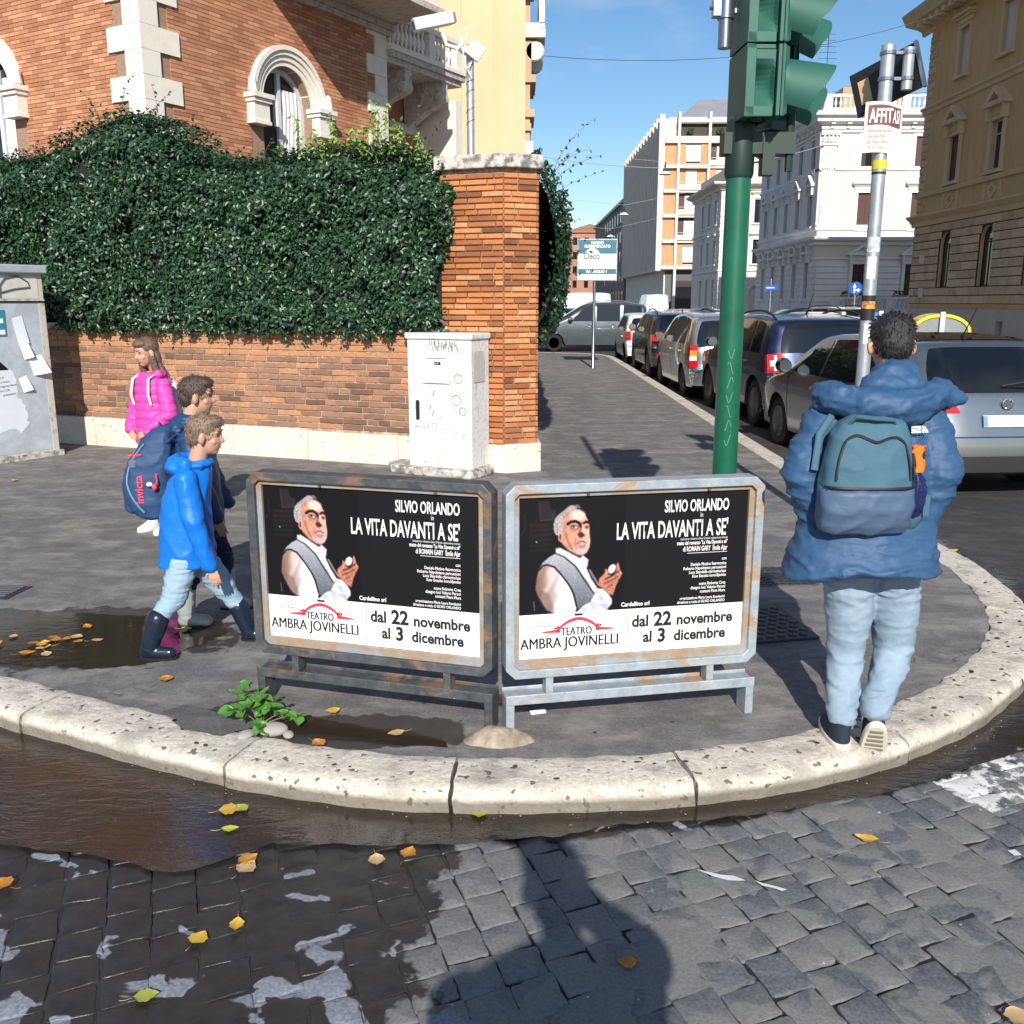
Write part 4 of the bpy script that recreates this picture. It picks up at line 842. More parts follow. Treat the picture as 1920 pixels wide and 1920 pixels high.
# ---------------- modern block with fins
mo = thing('modern_apartment_block', 'modern apartment block with tall concrete fins and orange brick balconies', 'building', (18.3, 126, 0))
MB().box(0.6, 0.6, 0, 16, 44, 24.2).build('core', M_conc, mo)
fin = MB(); fin.box(0, -0.2, 0, 0.001, 0, 0) if False else None
NF = 26
for k in range(NF):
    y = 0.2 + k * 42 / NF; o = MB().box(-0.55, y, 5.7, 0.1, y + 0.42, 23.6 + (0.9 if k % 2 == 0 else 0.45)).build('fin', M_concd, mo)
rc = MB()
for k in range(NF):
    for f in range(6): rc.box(0.02, 0.62 + k * 42 / NF + 0.0, 6.2 + f * 2.95, 0.08, 0.62 + k * 42 / NF + 1.12, 7.9 + f * 2.95)
tag(rc.build('side_panes', M_glass, mo), kind='stuff')
m = MB(); m.box(0.0, 0.2, 5.7, 0.62, 44, 23.6); m.build('side_wall', M_dk, mo)  # wall coloured dark to stand for the darkness between the fins
m = MB(); m.box(-0.6, 0, 5.55, 0.6, 44, 5.75); m.box(-0.6, -0.05, 5.6, 1.3, 0.2, 23.9); m.build('edge_frame', M_conc, mo)
MB().box(0.8, 0.5, 0, 14, 44, 5.6).build('ground_floor', M_awn, mo)
xs = [1.8, 5.6, 9.5, 13.4]
for k, zz in enumerate([5.75, 9.0, 12.1, 15.1, 18.0, 21.0, 23.4]): MB().box(0.1 if k < 6 else 1.6, -0.55, zz, 13.6, 0.0, zz + (0.42 if k not in (5,) else 0.8)).build('floor_slab', M_conc, mo)
for x in xs: MB().box(x - 0.16, -0.75, 0, x + 0.16, 0.0, 24.6 if x > 1 else 23).build('pier', M_conc, mo)
wr = make_window(mo, 1.9, 2.3, False, 'roller', None)
for k, zz in enumerate([6.17, 9.42, 12.52, 15.52, 18.42]):
    MB().box(0.15, -0.1, zz, 1.64, 0.1, zz + 2.55).build('brick_panel', M_orange, mo)
    for c in range(3):
        x0, x1 = xs[c] + .16, xs[c + 1] - .16
        if (k + c) % 2 == 0 and not (k == 2 and c == 0):
            m = MB(); wall_open(m, x1 - x0, 0, 2.62, [((x1 - x0) / 2 - .95, 0.15, (x1 - x0) / 2 + .95, 2.45)], 0.2); m.build('brick_panel', M_orange, mo, loc=(x0, -0.3, zz)); place(wr, mo, (x0 + x1) / 2, zz + 0.15, -0.3)
        else:
            MB().box(x0, 0.1, zz, x1, 0.15, zz + 2.6).build('loggia_back', M_shut if (k + c) % 3 else M_orange, mo)
            MB().box(x0 + .9, 0.05, zz + .1, x0 + 2.3, 0.1, zz + 2.3).build('balcony_door', M_curtain, mo)
            MB().box(x0, -0.7, zz - .1, x1, -0.6, zz + .55).build('balcony_parapet', M_conc, mo)
            m = MB(); m.box(x0, -.66, zz + .8, x1, -.62, zz + .85); m.build('balcony_rail', M_conc, mo)
kill(wr)
for x in (3.2, 6.9, 8.9, 10.2):
    g = MB()
    for k in range(26): g.lathe([(0, -0.12), (0.16, 0), (0.0, 0.16)], 5, (x + random.uniform(-.35, .35), -0.45, 22.2 + random.uniform(-.1, .55)))
    tag(g.build('terrace_shrub', M_green, mo), kind='stuff')
m = MB(); m.box(1.9, 0.2, 21.9, 13.4, 0.25, 23.4); m.build('terrace_back', M_wood, mo)
m = MB(); m.add([(2.0, 0.8, 24.3), (16, 0.8, 24.3), (16, 4.5, 27.0), (5.0, 4.5, 27.0), (2.0, 12, 24.3), (5.0, 10, 27.0), (16, 10, 27.0)], [(0, 1, 2, 3), (4, 0, 3, 5), (3, 2, 6, 5)]); m.build('roof', M_metalroof, mo)
m = MB(); m.add([(1.75, -0.9, 5.3), (6.0, -0.9, 5.3), (6.0, -3.2, 2.4), (1.75, -3.2, 2.4)], [(0, 1, 2, 3)]); 
tag(MB().box(2.0, -0.15, 0.2, 5.4, -0.05, 3.4).build('shopfront', M_glass, mo))
MB().box(1.9, -0.3, 3.5, 5.5, -0.05, 4.3).build('shop_fascia', M_wood, mo)

# ---------------- far end of the street
def far_block(name, lab, x0, x1, y0, y1, h, m1, rows, cols_, roofm=None, side=True):
    t = thing(name, lab, 'building', (x0, y0, 0)); m = MB(); m.box(0, 0, -0.1, x1 - x0, y1 - y0, h); m.build('wall', m1, t)
    r = MB(); r.box(-.5, -.5, h, x1 - x0 + .5, y1 - y0 + .5, h + .5); c0 = (x1 - x0) / 2; d0 = (y1 - y0) / 2; r.add([(-.5, -.5, h + .5), (x1 - x0 + .5, -.5, h + .5), (x1 - x0 + .5, y1 - y0 + .5, h + .5), (-.5, y1 - y0 + .5, h + .5), (c0, d0, h + 3)], [(0, 1, 4), (1, 2, 4), (2, 3, 4), (3, 0, 4)]); r.build('roof', roofm or M_roof, t)
    wm = MB().box(-.55, -.03, 0, .55, .02, 1.9).mesh('window', M_glass)
    for i in range(rows):
        for j in range(cols_): link('window', wm, t, ((j + .5) * (x1 - x0) / cols_, 0, 1.6 + i * (h - 1) / rows))
        if side:
            for j in range(8): link('window', wm, t, (0, (j + .5) * min(y1 - y0, 40) / 8, 1.6 + i * (h - 1) / rows), (0, 0, R(-90)))
    return t
M_red = stucco('faded_red_stucco', (0.36, 0.17, 0.12), (0.44, 0.23, 0.17))
hb = far_block('grey_office_building', 'dark grey building beyond the modern block with white letters on its corner', 18.6, 32, 171, 236, 18.5, M_dk, 5, 4, M_metalroof)
far_block('terracotta_house', 'pinkish house with a terracotta roof closing the far end of the street', 13.8, 26, 262, 282, 19.5, M_red, 5, 4)
far_block('slim_red_house', 'slim faded red building at the far end, left of the terracotta roofed house', 9.6, 13.6, 250, 262, 11.0, M_red, 3, 2)
far_block('far_pale_house', 'pale low house half hidden behind the street hedge at the far end', -2, 9.4, 256, 270, 8.5, M_conc, 2, 5)
def text_mesh(body, size, depth=0.0, mat=None, name='lettering', parent=None, loc=(0, 0, 0), rot=(R(90), 0, 0), sx=1.0, align='LEFT', bold=0.0, shear=0.0, space=1.0, track=1.0):
    cu = bpy.data.curves.new(name, 'FONT'); cu.body = body; cu.size = size; cu.extrude = depth; cu.align_x = align; cu.offset = bold; cu.shear = shear; cu.space_line = space; cu.space_character = track; cu.resolution_u = 3
    tmp = bpy.data.objects.new(name, cu); COL.objects.link(tmp); me = bpy.data.meshes.new_from_object(tmp); bpy.data.objects.remove(tmp)
    me.materials.clear(); me.materials.append(mat); return link(name, me, parent, loc, rot, (sx, 1, 1))
M_ltr = simple('white_letters', (0.8, 0.8, 0.78), 0.5)
for i, ch_ in enumerate('HO'): text_mesh(ch_, 2.4, 0.05, M_ltr, 'sign_letter', hb, (-0.9, -0.7, 14.9 - i * 2.3))

# ---------------- beige building behind the villa
be = thing('beige_palazzo', 'tall pale yellow building with flat pilasters behind the balcony', 'building', (-8, 30, 0))
MB().box(0, 0, -0.1, 8.22, 30, 24).build('wall', M_beige, be)
for a, b, o in ((5.75, 6.35, .12), (6.95, 7.3, .1), (7.42, 8.22, .22)): MB().box(a, -o, 0, b, 0, 24).build('pilaster', M_beige, be)
m = MB(); m.box(4.9, -.35, 0, 5.7, 0, 24); m.build('side_pier', M_beiged, be)
for zz in (8.9, 12.2):
    m = MB(); m.box(4.75, -.5, zz, 5.75, 0, zz + .16); m.box(4.85, -.42, zz - .3, 5.65, 0, zz - .12); m.box(4.7, -.55, zz + .2, 5.8, 0, zz + .3); m.build('pier_moulding', M_beiged, be)
m = MB(); m.lathe([(0.36, 0), (0.36, 4.0), (0.3, 4.1), (0.34, 4.3), (0.3, 4.4), (0.42, 4.75), (0.5, 4.9), (0.5, 5.0)], 16, (5.3, -.75, 2.4)); m.box(4.7, -1.35, 7.4, 5.9, -.2, 7.65); m.lathe([(0.62, 0), (0.62, .18), (0.5, .25), (0, .25)], 16, (5.3, -.75, 7.65)); m.build('corner_column', M_beiged, be, smooth=True)
# street side: balcony, brackets, window hoods
bx = 8.22
def rb_(name, x0, y0, z0, x1, y1, z1, m_=M_beiged): return MB().box(x0, y0, z0, x1, y1, z1).build(name, m_, be)
sl = rb_('balcony_slab', bx, 1.2, 9.55, bx + .62, 3.4, 9.8, M_conc)
b = balustrade(be, 1.2, 3.4, 9.8, 0.95, 0.2, M_conc, -.07, .07, .05, [1.4, 3.2]); b.location = (bx + .52, 0, 0); b.rotation_euler = (0, 0, R(90)); b.location = (bx + .52, 0, 0); tag(b, kind='stuff')
b = MB(); b.box(bx, 1.2, 9.8, bx + .6, 1.3, 9.95); b.box(bx, 1.2, 10.6, bx + .6, 1.3, 10.75); b.box(bx + .42, 1.18, 9.8, bx + .6, 1.32, 10.7); b.build('balcony_end', M_conc, be)
for y0 in (1.35, 2.9): MB().lathe([(0, 0), (.26, 0), (.3, .05), (.3, .22), (.26, .27), (0, .27)], 14, (bx + .3, y0, 9.2), 'y').build('scroll_bracket', M_conc, be); rb_('bracket_back', bx, y0, 8.5, bx + .2, y0 + .25, 9.5)
for zz, o in ((8.3, .34), (7.3, .3), (6.9, .2), (12.6, .5), (5.9, .28), (4.9, .36), (5.2, .22)): rb_('window_hood', bx, 1.3, zz, bx + o, 3.3, zz + .22)
for zz in (5.6, 7.6, 11.2): rb_('window_surround', bx, 1.4, zz - 1.2, bx + .16, 3.2, zz + .8)
rb_('air_conditioner', bx, .7, 6.0, bx + .25, 1.3, 6.5, M_wframe)
for y0 in (8, 14, 20):
    for zz in (5.5, 9.5, 13): rb_('window_hood', bx, y0, zz, bx + .4, y0 + 2, zz + .25)
m = MB(); cornice(m, 30, 23, [(0, 0), (.5, .4), (.9, .8), (.9, 1.0), (0, 1.05)]); m.build('cornice', M_beiged, be, loc=(bx, 0, 0), rot=(0, 0, R(90)))

# ---------------- brick villa
PH = R(29); va = (math.sin(PH), math.cos(PH))
vi = thing('brick_villa', 'orange brick villa with white quoins, arched windows and a stone balcony above the hedge', 'building', (-5.87, 16.0, 0))
M_vb = NT('villa_brick'); at = M_vb.n('Attribute'); at.attribute_name = 'lv'; v = M_vb.coord('World')
c = M_vb.ramp(at.outputs['Fac'], [(0.0, (0.36, 0.155, 0.085)), (0.5, (0.47, 0.215, 0.12)), (1.0, (0.58, 0.30, 0.175))]); c = M_vb.mix(M_vb.math('MULTIPLY', M_vb.ramp(M_vb.noise(v, 40, 4, 0.6), [(.35, 1), (.55, 0)]), .3), c, (0.24, 0.12, 0.08)); M_vb.set(col=c, rough=.9, spec=.2); M_vb = M_vb.m
M_vm = simple('villa_mortar', (0.34, 0.22, 0.15), .95, coord='World', col2=(0.2, 0.12, 0.08), scale=20)
M_vs = simple('villa_white_stone', (0.78, 0.72, 0.63), .8, coord='World', col2=(0.66, 0.60, 0.52), scale=6, amt=.5, bump=.2)
M_vsd = simple('villa_old_stone', (0.52, 0.46, 0.40), .85, coord='World', col2=(0.16, 0.14, 0.125), scale=9, amt=.6, bump=.3, lo=.5, hi=.65)
def villa_face(L_, z0, z1, ops, loc, rz, xs=0.0, zb=4.0):
    """one object of brick courses, cut round the openings (too many and too small to single out)"""
    m = MB(); val = []; row = 0; z = z0; ch = 0.0655
    while z < z1:
        x = xs - (0.13 if row % 2 else 0); zc = z + ch / 2
        while x < L_:
            a, b = max(x, xs) + .004, min(x + .26, L_) - .004; x += .26
            if b - a < .03: continue
            sg = [(a, b)]
            for (cx, hw, s0, zs) in ops:
                if zc < s0: continue
                w = hw if zc < zs else (math.sqrt(max(0, hw * hw - (zc - zs)**2)))
                if w > 0: sg = [s for p, q in sg for s in ([(p, min(q, cx - w)), (max(p, cx + w), q)] if p < cx + w and q > cx - w else [(p, q)]) if s[1] - s[0] > .02]
            for p, q in sg:
                t_ = random.uniform(-.002, .003); k0 = len(m.v); r_ = random.random()
                m.add([(p, t_, z + .003), (q, t_, z + .003), (q, t_, z + ch - .006), (p, t_, z + ch - .006), (p, .02, z + .003), (q, .02, z + .003), (q, .02, z + ch - .006), (p, .02, z + ch - .006)], [(0, 1, 2, 3), (1, 5, 6, 2), (3, 2, 6, 7), (4, 0, 3, 7), (5, 1, 0, 4)]); val += [r_] * 8
        z += ch; row += 1
    me = m.mesh('brick_courses', M_vb); at = me.attributes.new('lv', 'FLOAT', 'POINT'); at.data.foreach_set('value', val)
    return tag(link('brick_courses', me, vi, loc, (0, 0, rz)), kind='stuff')
RZ = R(90) - PH; RL = -PH   # right facade runs (sin,cos); left facade runs towards the corner
LO = 7.0; lorig = (-math.cos(PH) * LO, math.sin(PH) * LO)
villa_face(6.0, 3.2, 7.25, [(3.28, .98, 3.0, 5.3)], (0, 0, 0), RZ, xs=.55)
villa_face(LO - .6, 3.2, 7.4, [(LO - 4.0, .98, 3.0, 5.3)], (lorig[0], lorig[1], 0), RL)
m = MB(); wall_open(m, 6.33, 0, 7.3, [(2.62, 3.2, 3.94, 5.96, True)], .3, .012); m.build('wall', M_vm, vi, rot=(0, 0, RZ))
m = MB(); wall_open(m, LO, 0, 12, [(LO - 4.66, 3.2, LO - 3.34, 5.96, True)], .3, .012); m.build('wall', M_vm, vi, loc=(lorig[0], lorig[1], 0), rot=(0, 0, RL))
M_r = Matrix.Rotation(RZ, 4, 'Z')
m = MB().box(0.3, .33, 0, 6.3, 8, 7.2, M=M_r).box(6.3, 1.4, 0, 9.6, 8, 9, M=M_r); m.build('core', M_dark, vi)
# quoins: alternating long and short stones, each wraps the corner
zq = 3.0
for i in range(24):
    h = .37; z0 = zq + i * h; a, b = (.66, .66) if i % 2 else (.33, .35)
    if (i % 2): a, b = .74, .74
    p = [(a * va[0], a * va[1]), (0, 0), (-b * math.cos(PH), b * math.sin(PH))]; o = .035
    n1 = Vector((va[1], -va[0])) * o; n2 = Vector((-math.sin(PH), -math.cos(PH))) * o
    q = [(p[0][0] + n1.x, p[0][1] + n1.y), (n1.x + n2.x, n1.y + n2.y), (p[2][0] + n2.x, p[2][1] + n2.y)]
    MB().prism([p[0], q[0], q[1], q[2], p[2], (p[2][0] * .9, p[2][1] + .02), (0.02, .08)], z0 + .003, z0 + h - .003, 'xy').build('quoin', M_vs, vi, merge=True)
    e0 = 6.33 - (.62 if i % 2 else .36)
    if z0 < 7.15: MB().box(e0, -.035, z0 + .003, 6.36, .3, z0 + h - .003, M=M_r).build('quoin', M_vs, vi)
# arched windows with stepped surround and carved imposts
def arch_window(loc, rz):
    w = thing('window', None, None, loc, rz); w.parent = vi
    for k, (r0, r1, o) in enumerate(((.66, .75, .02), (.75, .84, .05), (.84, .92, .085), (.92, 1.0, .12))):
        n = 20; m = MB(); oo = [(r1 * math.cos(math.pi * j / n), r1 * math.sin(math.pi * j / n)) for j in range(n + 1)]; ii = [(r0 * math.cos(math.pi * j / n), r0 * math.sin(math.pi * j / n)) for j in range(n + 1)]
        for j in range(n):
            (a, b), (c_, d_), (e, f), (g, h) = oo[j], oo[j + 1], ii[j + 1], ii[j]
            m.add([(a, -o, b), (c_, -o, d_), (e, -o, f), (g, -o, h), (a, .02, b), (c_, .02, d_), (e, .25 if k == 0 else .02, f), (g, .25 if k == 0 else .02, h)], [(0, 1, 2, 3), (1, 0, 4, 5), (3, 2, 6, 7)])
        m.build('arch_moulding', M_vs, w, smooth=True, ang=30)
    for sx in (-1, 1):
        m = MB(); x0, x1 = sorted((sx * .62, sx * 1.12)); m.box(x0, -.26, -.05, x1, .1, .03); m.box(x0 + .03, -.22, -.12, x1 - .03, .1, -.05); m.box(x0 + .06, -.18, -.42, x1 - .06, .1, -.12); m.box(x0 + .04, -.2, -.48, x1 - .04, .1, -.42)
        for j in range(5): m.lathe([(0, 0), (.035, .01), (.045, .05), (0, .1)], 6, (x0 + .1 + j * .075, -.18, -.27), 'y')
        m.lathe([(0, 0), (.09, .02), (.06, .25), (0, .3)], 8, (sx * 1.02, -.12, .03)); m.build('impost', M_vs, w)
        m = MB(); x0, x1 = sorted((sx * .66, sx * 1.0)); m.box(x0, -.03, -2.2, x1, .12, -.48); m.build('jamb', M_vb if False else M_vs, w) if sx == 0 else None
    m = MB(); ringprism(m, [(a, b - 1.98 + .0) for a, b in shape_win(1.32, 2.64, True)], [(a, b - 1.98) for a, b in shape_win(1.32, 2.64, True, .09)], .2, .27); m.box(-.05, .2, -1.9, .04, .27, .58); m.build('frame', M_wframe, w)
    m = MB().prism([(a, b - 1.98) for a, b in shape_win(1.32, 2.64, True, .05)], .26, .27, 'xz'); m.build('pane', M_glass, w)
    m = MB(); m.grid(lambda a, b: (.08 + .42 * a + .03 * math.sin(b * 9), .235 + .015 * math.sin(a * 25), -1.9 + 2.2 * b), 14, 6); m.build('curtain', M_curtain, w)
    return w
arch_window((3.28 * va[0], 3.28 * va[1], 5.3), RZ)
arch_window((lorig[0] + (LO - 4.0) * math.cos(PH), lorig[1] - (LO - 4.0) * math.sin(PH), 5.3), RL)
MB().box(2.65, -.16, 7.26, 6.55, .1, 7.375, M=M_r).build('ledge', M_vsd, vi); MB().box(2.7, -.1, 7.15, 6.45, .1, 7.257, M=M_r).build('ledge', M_vsd, vi)
# projecting upper loggia, above the frame, that throws the slanting shade
MB().box(2.6, -1.32, 7.45, 6.42, .1, 10.9, M=M_r).build('upper_oriel', M_vs, vi); MB().box(2.5, -1.42, 7.38, 6.5, .1, 7.5, M=M_r).build('oriel_moulding', M_vsd, vi); MB().box(-.0, .02, 7.3, 1.1, 6, 13, M=M_r).build('corner_tower', M_vb, vi)
# recessed bay with the stone balcony
m = MB(); wall_open(m, 3.0, 0, 9, [(.4, 7.0, 1.5, 8.9)], .2, 0); m.build('recessed_wall', M_vb, vi, loc=tuple(M_r @ Vector((6.33, 1.1, 0))), rot=(0, 0, RZ))
w = make_window(vi, 1.1, 1.9, False, 'glass', .08, None, sm=M_vs); w.location = M_r @ Vector((7.28, 1.1, 7.0)); w.rotation_euler = (0, 0, RZ)
MB().box(6.33, .1, 0, 6.36, 1.1, 9, M=M_r).build('return_wall', M_vs, vi)
MB().box(9.05, -.02, 0, 9.35, 1.2, 6.35, M=M_r).build('end_pier', M_vs, vi); MB().box(6.36, 1.0, 5.62, 9.4, 1.12, 5.82, M=M_r).build('ledge', M_vsd, vi)
MB().box(6.36, -.12, 6.78, 9.35, 1.1, 6.9, M=M_r).build('balcony_slab', M_vsd, vi); MB().box(6.36, -.05, 6.66, 9.28, 1.1, 6.78, M=M_r).build('balcony_slab_moulding', M_vsd, vi); MB().box(6.36, -.16, 6.9, 9.4, 1.1, 6.97, M=M_r).build('balcony_slab_edge', M_vs, vi)
r1 = MB().box(6.36, -.1, 7.55, 9.1, .1, 7.66, M=M_r).build('handrail', M_vs, vi); MB().box(6.36, -.09, 6.97, 9.1, .09, 7.03, M=M_r).build('balustrade_foot', M_vs, vi)
bal = MB().lathe([(.055, 0), (.055, .03), (.03, .05), (.028, .08), (.062, .2), (.055, .26), (.028, .38), (.028, .43), (.05, .46), (.05, .52)], 10).mesh('baluster', M_vs, True)
for k in range(9): link('baluster', bal, vi, tuple(M_r @ Vector((6.5 + k * .155, 0, 7.03))))
for k in range(6): link('baluster', bal, vi, tuple(M_r @ Vector((8.2 + k * .15, 0, 7.03))))
for x in (8.0, 9.1): MB().box(x - .1, -.09, 7.03, x + .08, .09, 7.55, M=M_r).build('pedestal', M_vs, vi)
for x in (7.15, 8.6):
    s = MB(); pts = []
    s.prism([(-.02, 6.66), (-.02, 6.3), (.1, 6.15), (.45, 6.05), (.8, 5.85), (1.05, 5.7), (1.08, 6.66)], x - .12, x + .12, 'yz', M=M_r)
    s.lathe([(0, -.15), (.1, -.15), (.14, -.12), (.14, .12), (.1, .15), (0, .15)], 14, (x, .08, 6.3), 'x', M=M_r); s.lathe([(0, -.16), (.05, -.16), (.05, .16), (0, .16)], 10, (x, .08, 6.3), 'x', M=M_r); s.build('scroll_corbel', M_vsd, vi)
# ================================================================ CARS
def paint(name, col, metal=0.55, rough=0.28):
    x = NT(name); v = x.coord('Object'); n = x.noise(v, 3, 5, 0.7); d = x.math('MULTIPLY', x.ramp(n, [(.45, 0), (.8, 1)]), .18)
    x.set(col=x.mix(d, col, (0.25, 0.23, 0.2)), metal=metal, rough=x.math('ADD', rough, x.math('MULTIPLY', n, .12)), coat=.8, coatr=.04); return x.m
M_tyre = simple('tyre_rubber', (0.012, 0.012, 0.012), .85); M_rim = simple('alloy_rim', (0.45, 0.46, 0.48), .35, .8); M_cargl = simple('car_glass', (0.006, 0.008, 0.009), .03, spec=.8)
M_under = simple('black_plastic', (0.014, 0.014, 0.015), .6); M_red_l = simple('red_lamp', (0.45, 0.012, 0.015), .15, coat=1); M_clear = simple('clear_lamp', (0.7, 0.68, 0.66), .15, coat=1); M_amber = simple('amber_lamp', (0.75, 0.25, 0.03), .2, coat=1)
M_chrome = simple('chrome', (0.7, 0.7, 0.7), .12, 1.0); M_plate = simple('plain_number_plate', (0.55, 0.62, 0.68), .5); M_plateb = simple('plate_band', (0.12, 0.25, 0.5), .5)
P_silver = paint('silver_paint', (0.34, 0.35, 0.355), .9, .2); P_grey = paint('blue_grey_paint', (0.085, 0.11, 0.12)); P_navy = paint('navy_paint', (0.006, 0.014, 0.055)); P_black = paint('black_paint', (0.010, 0.010, 0.012), .2, .18); P_white = paint('white_paint', (0.72, 0.72, 0.72), 0, .3); P_lsil = paint('light_silver_paint', (0.50, 0.51, 0.52), .85, .2); P_blue = paint('blue_paint', (0.02, 0.08, 0.4)); P_vsil = paint('van_white', (0.70, 0.71, 0.73), 0, .35)
def interp(P, t):
    return Vector((float(np.interp(t, P[0], P[1])), float(np.interp(t, P[0], P[2]))))
def car(label, cat, loc, head, p, name='parked_car', group=None, detail=2):
    """local frame: x forward from the rear, y left, z up. p: L hw H wx(rear,front wheel x) r belt top(outline) tum paint"""
    t = thing(name, label, cat, loc, R(90 + head), group); Lc, hw, H, belt = p['L'], p['hw'], p['H'], p['belt']; top = p['top']; pm = p['paint']; wr = p['r']
    seg = [0.0]
    for i in range(1, len(top)): seg.append(seg[-1] + math.hypot(top[i][0] - top[i - 1][0], top[i][1] - top[i - 1][1]))
    # smooth dense outline
    CP = catmull([(a, b) for a, b in top], .07); n = len(CP)
    nor = []
    for i in range(n):
        d = (CP[min(i + 1, n - 1)] - CP[max(i - 1, 0)]).normalized(); nor.append(Vector((d.y, -d.x)))   # inward
    def drop(i):
        a = abs(nor[i].x); return (.03 + .09 * a) if CP[i].y > belt - .15 or a < .5 else .05 + .09 * a
    def ys(x, z):
        k = 1 - .10 * max(0, (0.7 - x) / .7)**2 - .16 * max(0, (x - (Lc - 1.0)) / 1.0)**2
        if z < belt: T = .95 + .05 * math.sin(min(1, max(0, (z - .2) / (belt - .2))) * math.pi * .75) / 1.0
        else: T = .95 + .05 * math.sin(math.pi * .75) - p.get('tum', .2) * ((z - belt) / (H - belt))**1.2
        return hw * k * T
    E = [CP[i] + nor[i] * drop(i) for i in range(n)]
    def zb(x):
        z = p.get('sill', .24)
        for xw in p['wx']:
            ra = wr + .05; d = abs(x - xw)
            if d < ra: z = max(z, wr + math.sqrt(ra * ra - d * d))
        return z
    sh = MB(); NU = 14
    def sp(i, u, out=0.0):
        i0 = int(min(max(i, 0), n - 1.001)); f = i - i0; c = CP[i0].lerp(CP[i0 + 1], f); nn = nor[i0].lerp(nor[i0 + 1], f); dd = drop(i0) * (1 - f) + drop(i0 + 1) * f
        q = c + nn * (dd * abs(u)**4.5 - out); e = c + nn * dd; return (q.x, u * (ys(e.x, max(e.y, .25)) + (out if abs(u) > .97 else 0)), q.y)
    for i in range(n - 1):
        for j in range(NU):
            u0, u1 = -1 + 2 * j / NU, -1 + 2 * (j + 1) / NU; sh.add([sp(i, u0), sp(i, u1), sp(i + 1, u1), sp(i + 1, u0)], [(0, 1, 2, 3)])
    def side(x, z, out=0.0): return (x, ys(x, z) + out, z)
    K = 9
    for sgn in (1, -1):
        for i in range(n - 1):
            for k in range(K):
                q = []
                for ii, kk in ((i, k), (i + 1, k), (i + 1, k + 1), (i, k + 1)):
                    e = E[ii]; b = min(zb(e.x), e.y - .001); z = b + (e.y - b) * kk / K; q.append((e.x, sgn * ys(e.x, z if kk < K else max(e.y, .25)), z))
                sh.add(q if sgn > 0 else q[::-1], [(3, 2, 1, 0)])
    body = sh.build('body', pm, t, smooth=True, ang=42, merge=True)
    MB().box(.25, -hw + .26, .2, Lc - .3, hw - .26, .62).build('underbody', M_under, t)
    # glass
    def band(f0, f1, nm, m, out=.007, par=None, parts=12, both=True):
        g = MB()
        for sgn in ((1, -1) if both else (1,)):
            g.grid(lambda a, b: (lambda q: (q[0], sgn * q[1], q[2]))(side(f0(a, b)[0], f0(a, b)[1], out)), parts, 4, flip=sgn > 0)
        return g.build(nm, m, par or t, smooth=True)
    def ztop(x): 
        j = min(range(n), key=lambda i: abs(E[i].x - x) - (E[i].y * .0)); return E[j].y
    for (xb0, xt0, xb1, xt1) in p['win']:
        def fw(a, b):
            x = (xb0 * (1 - b) + xt0 * b) * (1 - a) + (xb1 * (1 - b) + xt1 * b) * a; return x, (belt + .03) * (1 - b) + (ztop(x) - .045) * b
        for sgn in (1, -1):
            MB().grid(lambda a, b: (lambda q: (q[0], sgn * q[1], q[2]))(side(*fw(a, b), .006)), 8, 4, flip=sgn < 0).build('side_window', M_cargl, t, smooth=True)
    def idx(test): return next((i for i in range(n) if test(CP[i])), n - 2)
    z0, z1 = p['rw']; i0 = idx(lambda c: c.y > z0); i1 = idx(lambda c: c.y > z1); uw = p.get('rwu', .80)
    MB().grid(lambda a, b: sp(i0 + (i1 - i0) * b, (-1 + 2 * a) * (uw - .05 * b + .03 * math.sin(b * math.pi)), .008), 14, 6).build('rear_window', M_cargl, t, smooth=True)
    xw0, xw1 = p['ws']; j0 = idx(lambda c: c.x > xw0); j1 = idx(lambda c: c.x > xw1)
    MB().grid(lambda a, b: sp(j0 + (j1 - j0) * b, (-1 + 2 * a) * .86, .008), 12, 6).build('windscreen', M_cargl, t, smooth=True)
    if p.get('pano'):
        a0, a1 = p['pano']; k0 = idx(lambda c: c.x > a0); k1 = idx(lambda c: c.x > a1); MB().grid(lambda a, b: sp(k0 + (k1 - k0) * b, (-1 + 2 * a) * .80, .006), 10, 6).build('glass_roof', M_cargl, t, smooth=True)
    # lower cladding / bumper line
    c0 = idx(lambda c: c.y > p.get('clad', .42)); m = MB().grid(lambda a, b: sp(c0 * b, (-1 + 2 * a) * .985, .01), 16, 5); m.build('lower_bumper', M_under if p.get('cladblack', True) else pm, t, smooth=True)
    m = MB(); gi = idx(lambda c: c.y > p.get('gap', .62)); m.grid(lambda a, b: sp(gi - .08 + .16 * b, (-1 + 2 * a) * .97, .004), 14, 1); m.build('bumper_gap', M_under, t)
    if detail > 1:
        g = MB()
        for xd in p['doors']:
            for sgn in (1, -1): g.grid(lambda a, b: (lambda q: (q[0], sgn * q[1], q[2]))(side(xd - .006 + .012 * a, .32 + (belt - .3) * b, .003)), 1, 6, flip=sgn < 0)
        tag(g.build('door_gaps', M_under, t), kind='stuff')
        for xd in p['doors'][:-1]:
            for sgn in (1, -1): q = side(xd + .12, belt - .12, .0); MB().box(q[0] - .09, -.02, q[2] - .015, q[0] + .09, .02, q[2] + .015).build('door_handle', pm if p.get('hp', True) else M_chrome, t, loc=(0, sgn * (q[1] + .012), 0), bevel=.008)
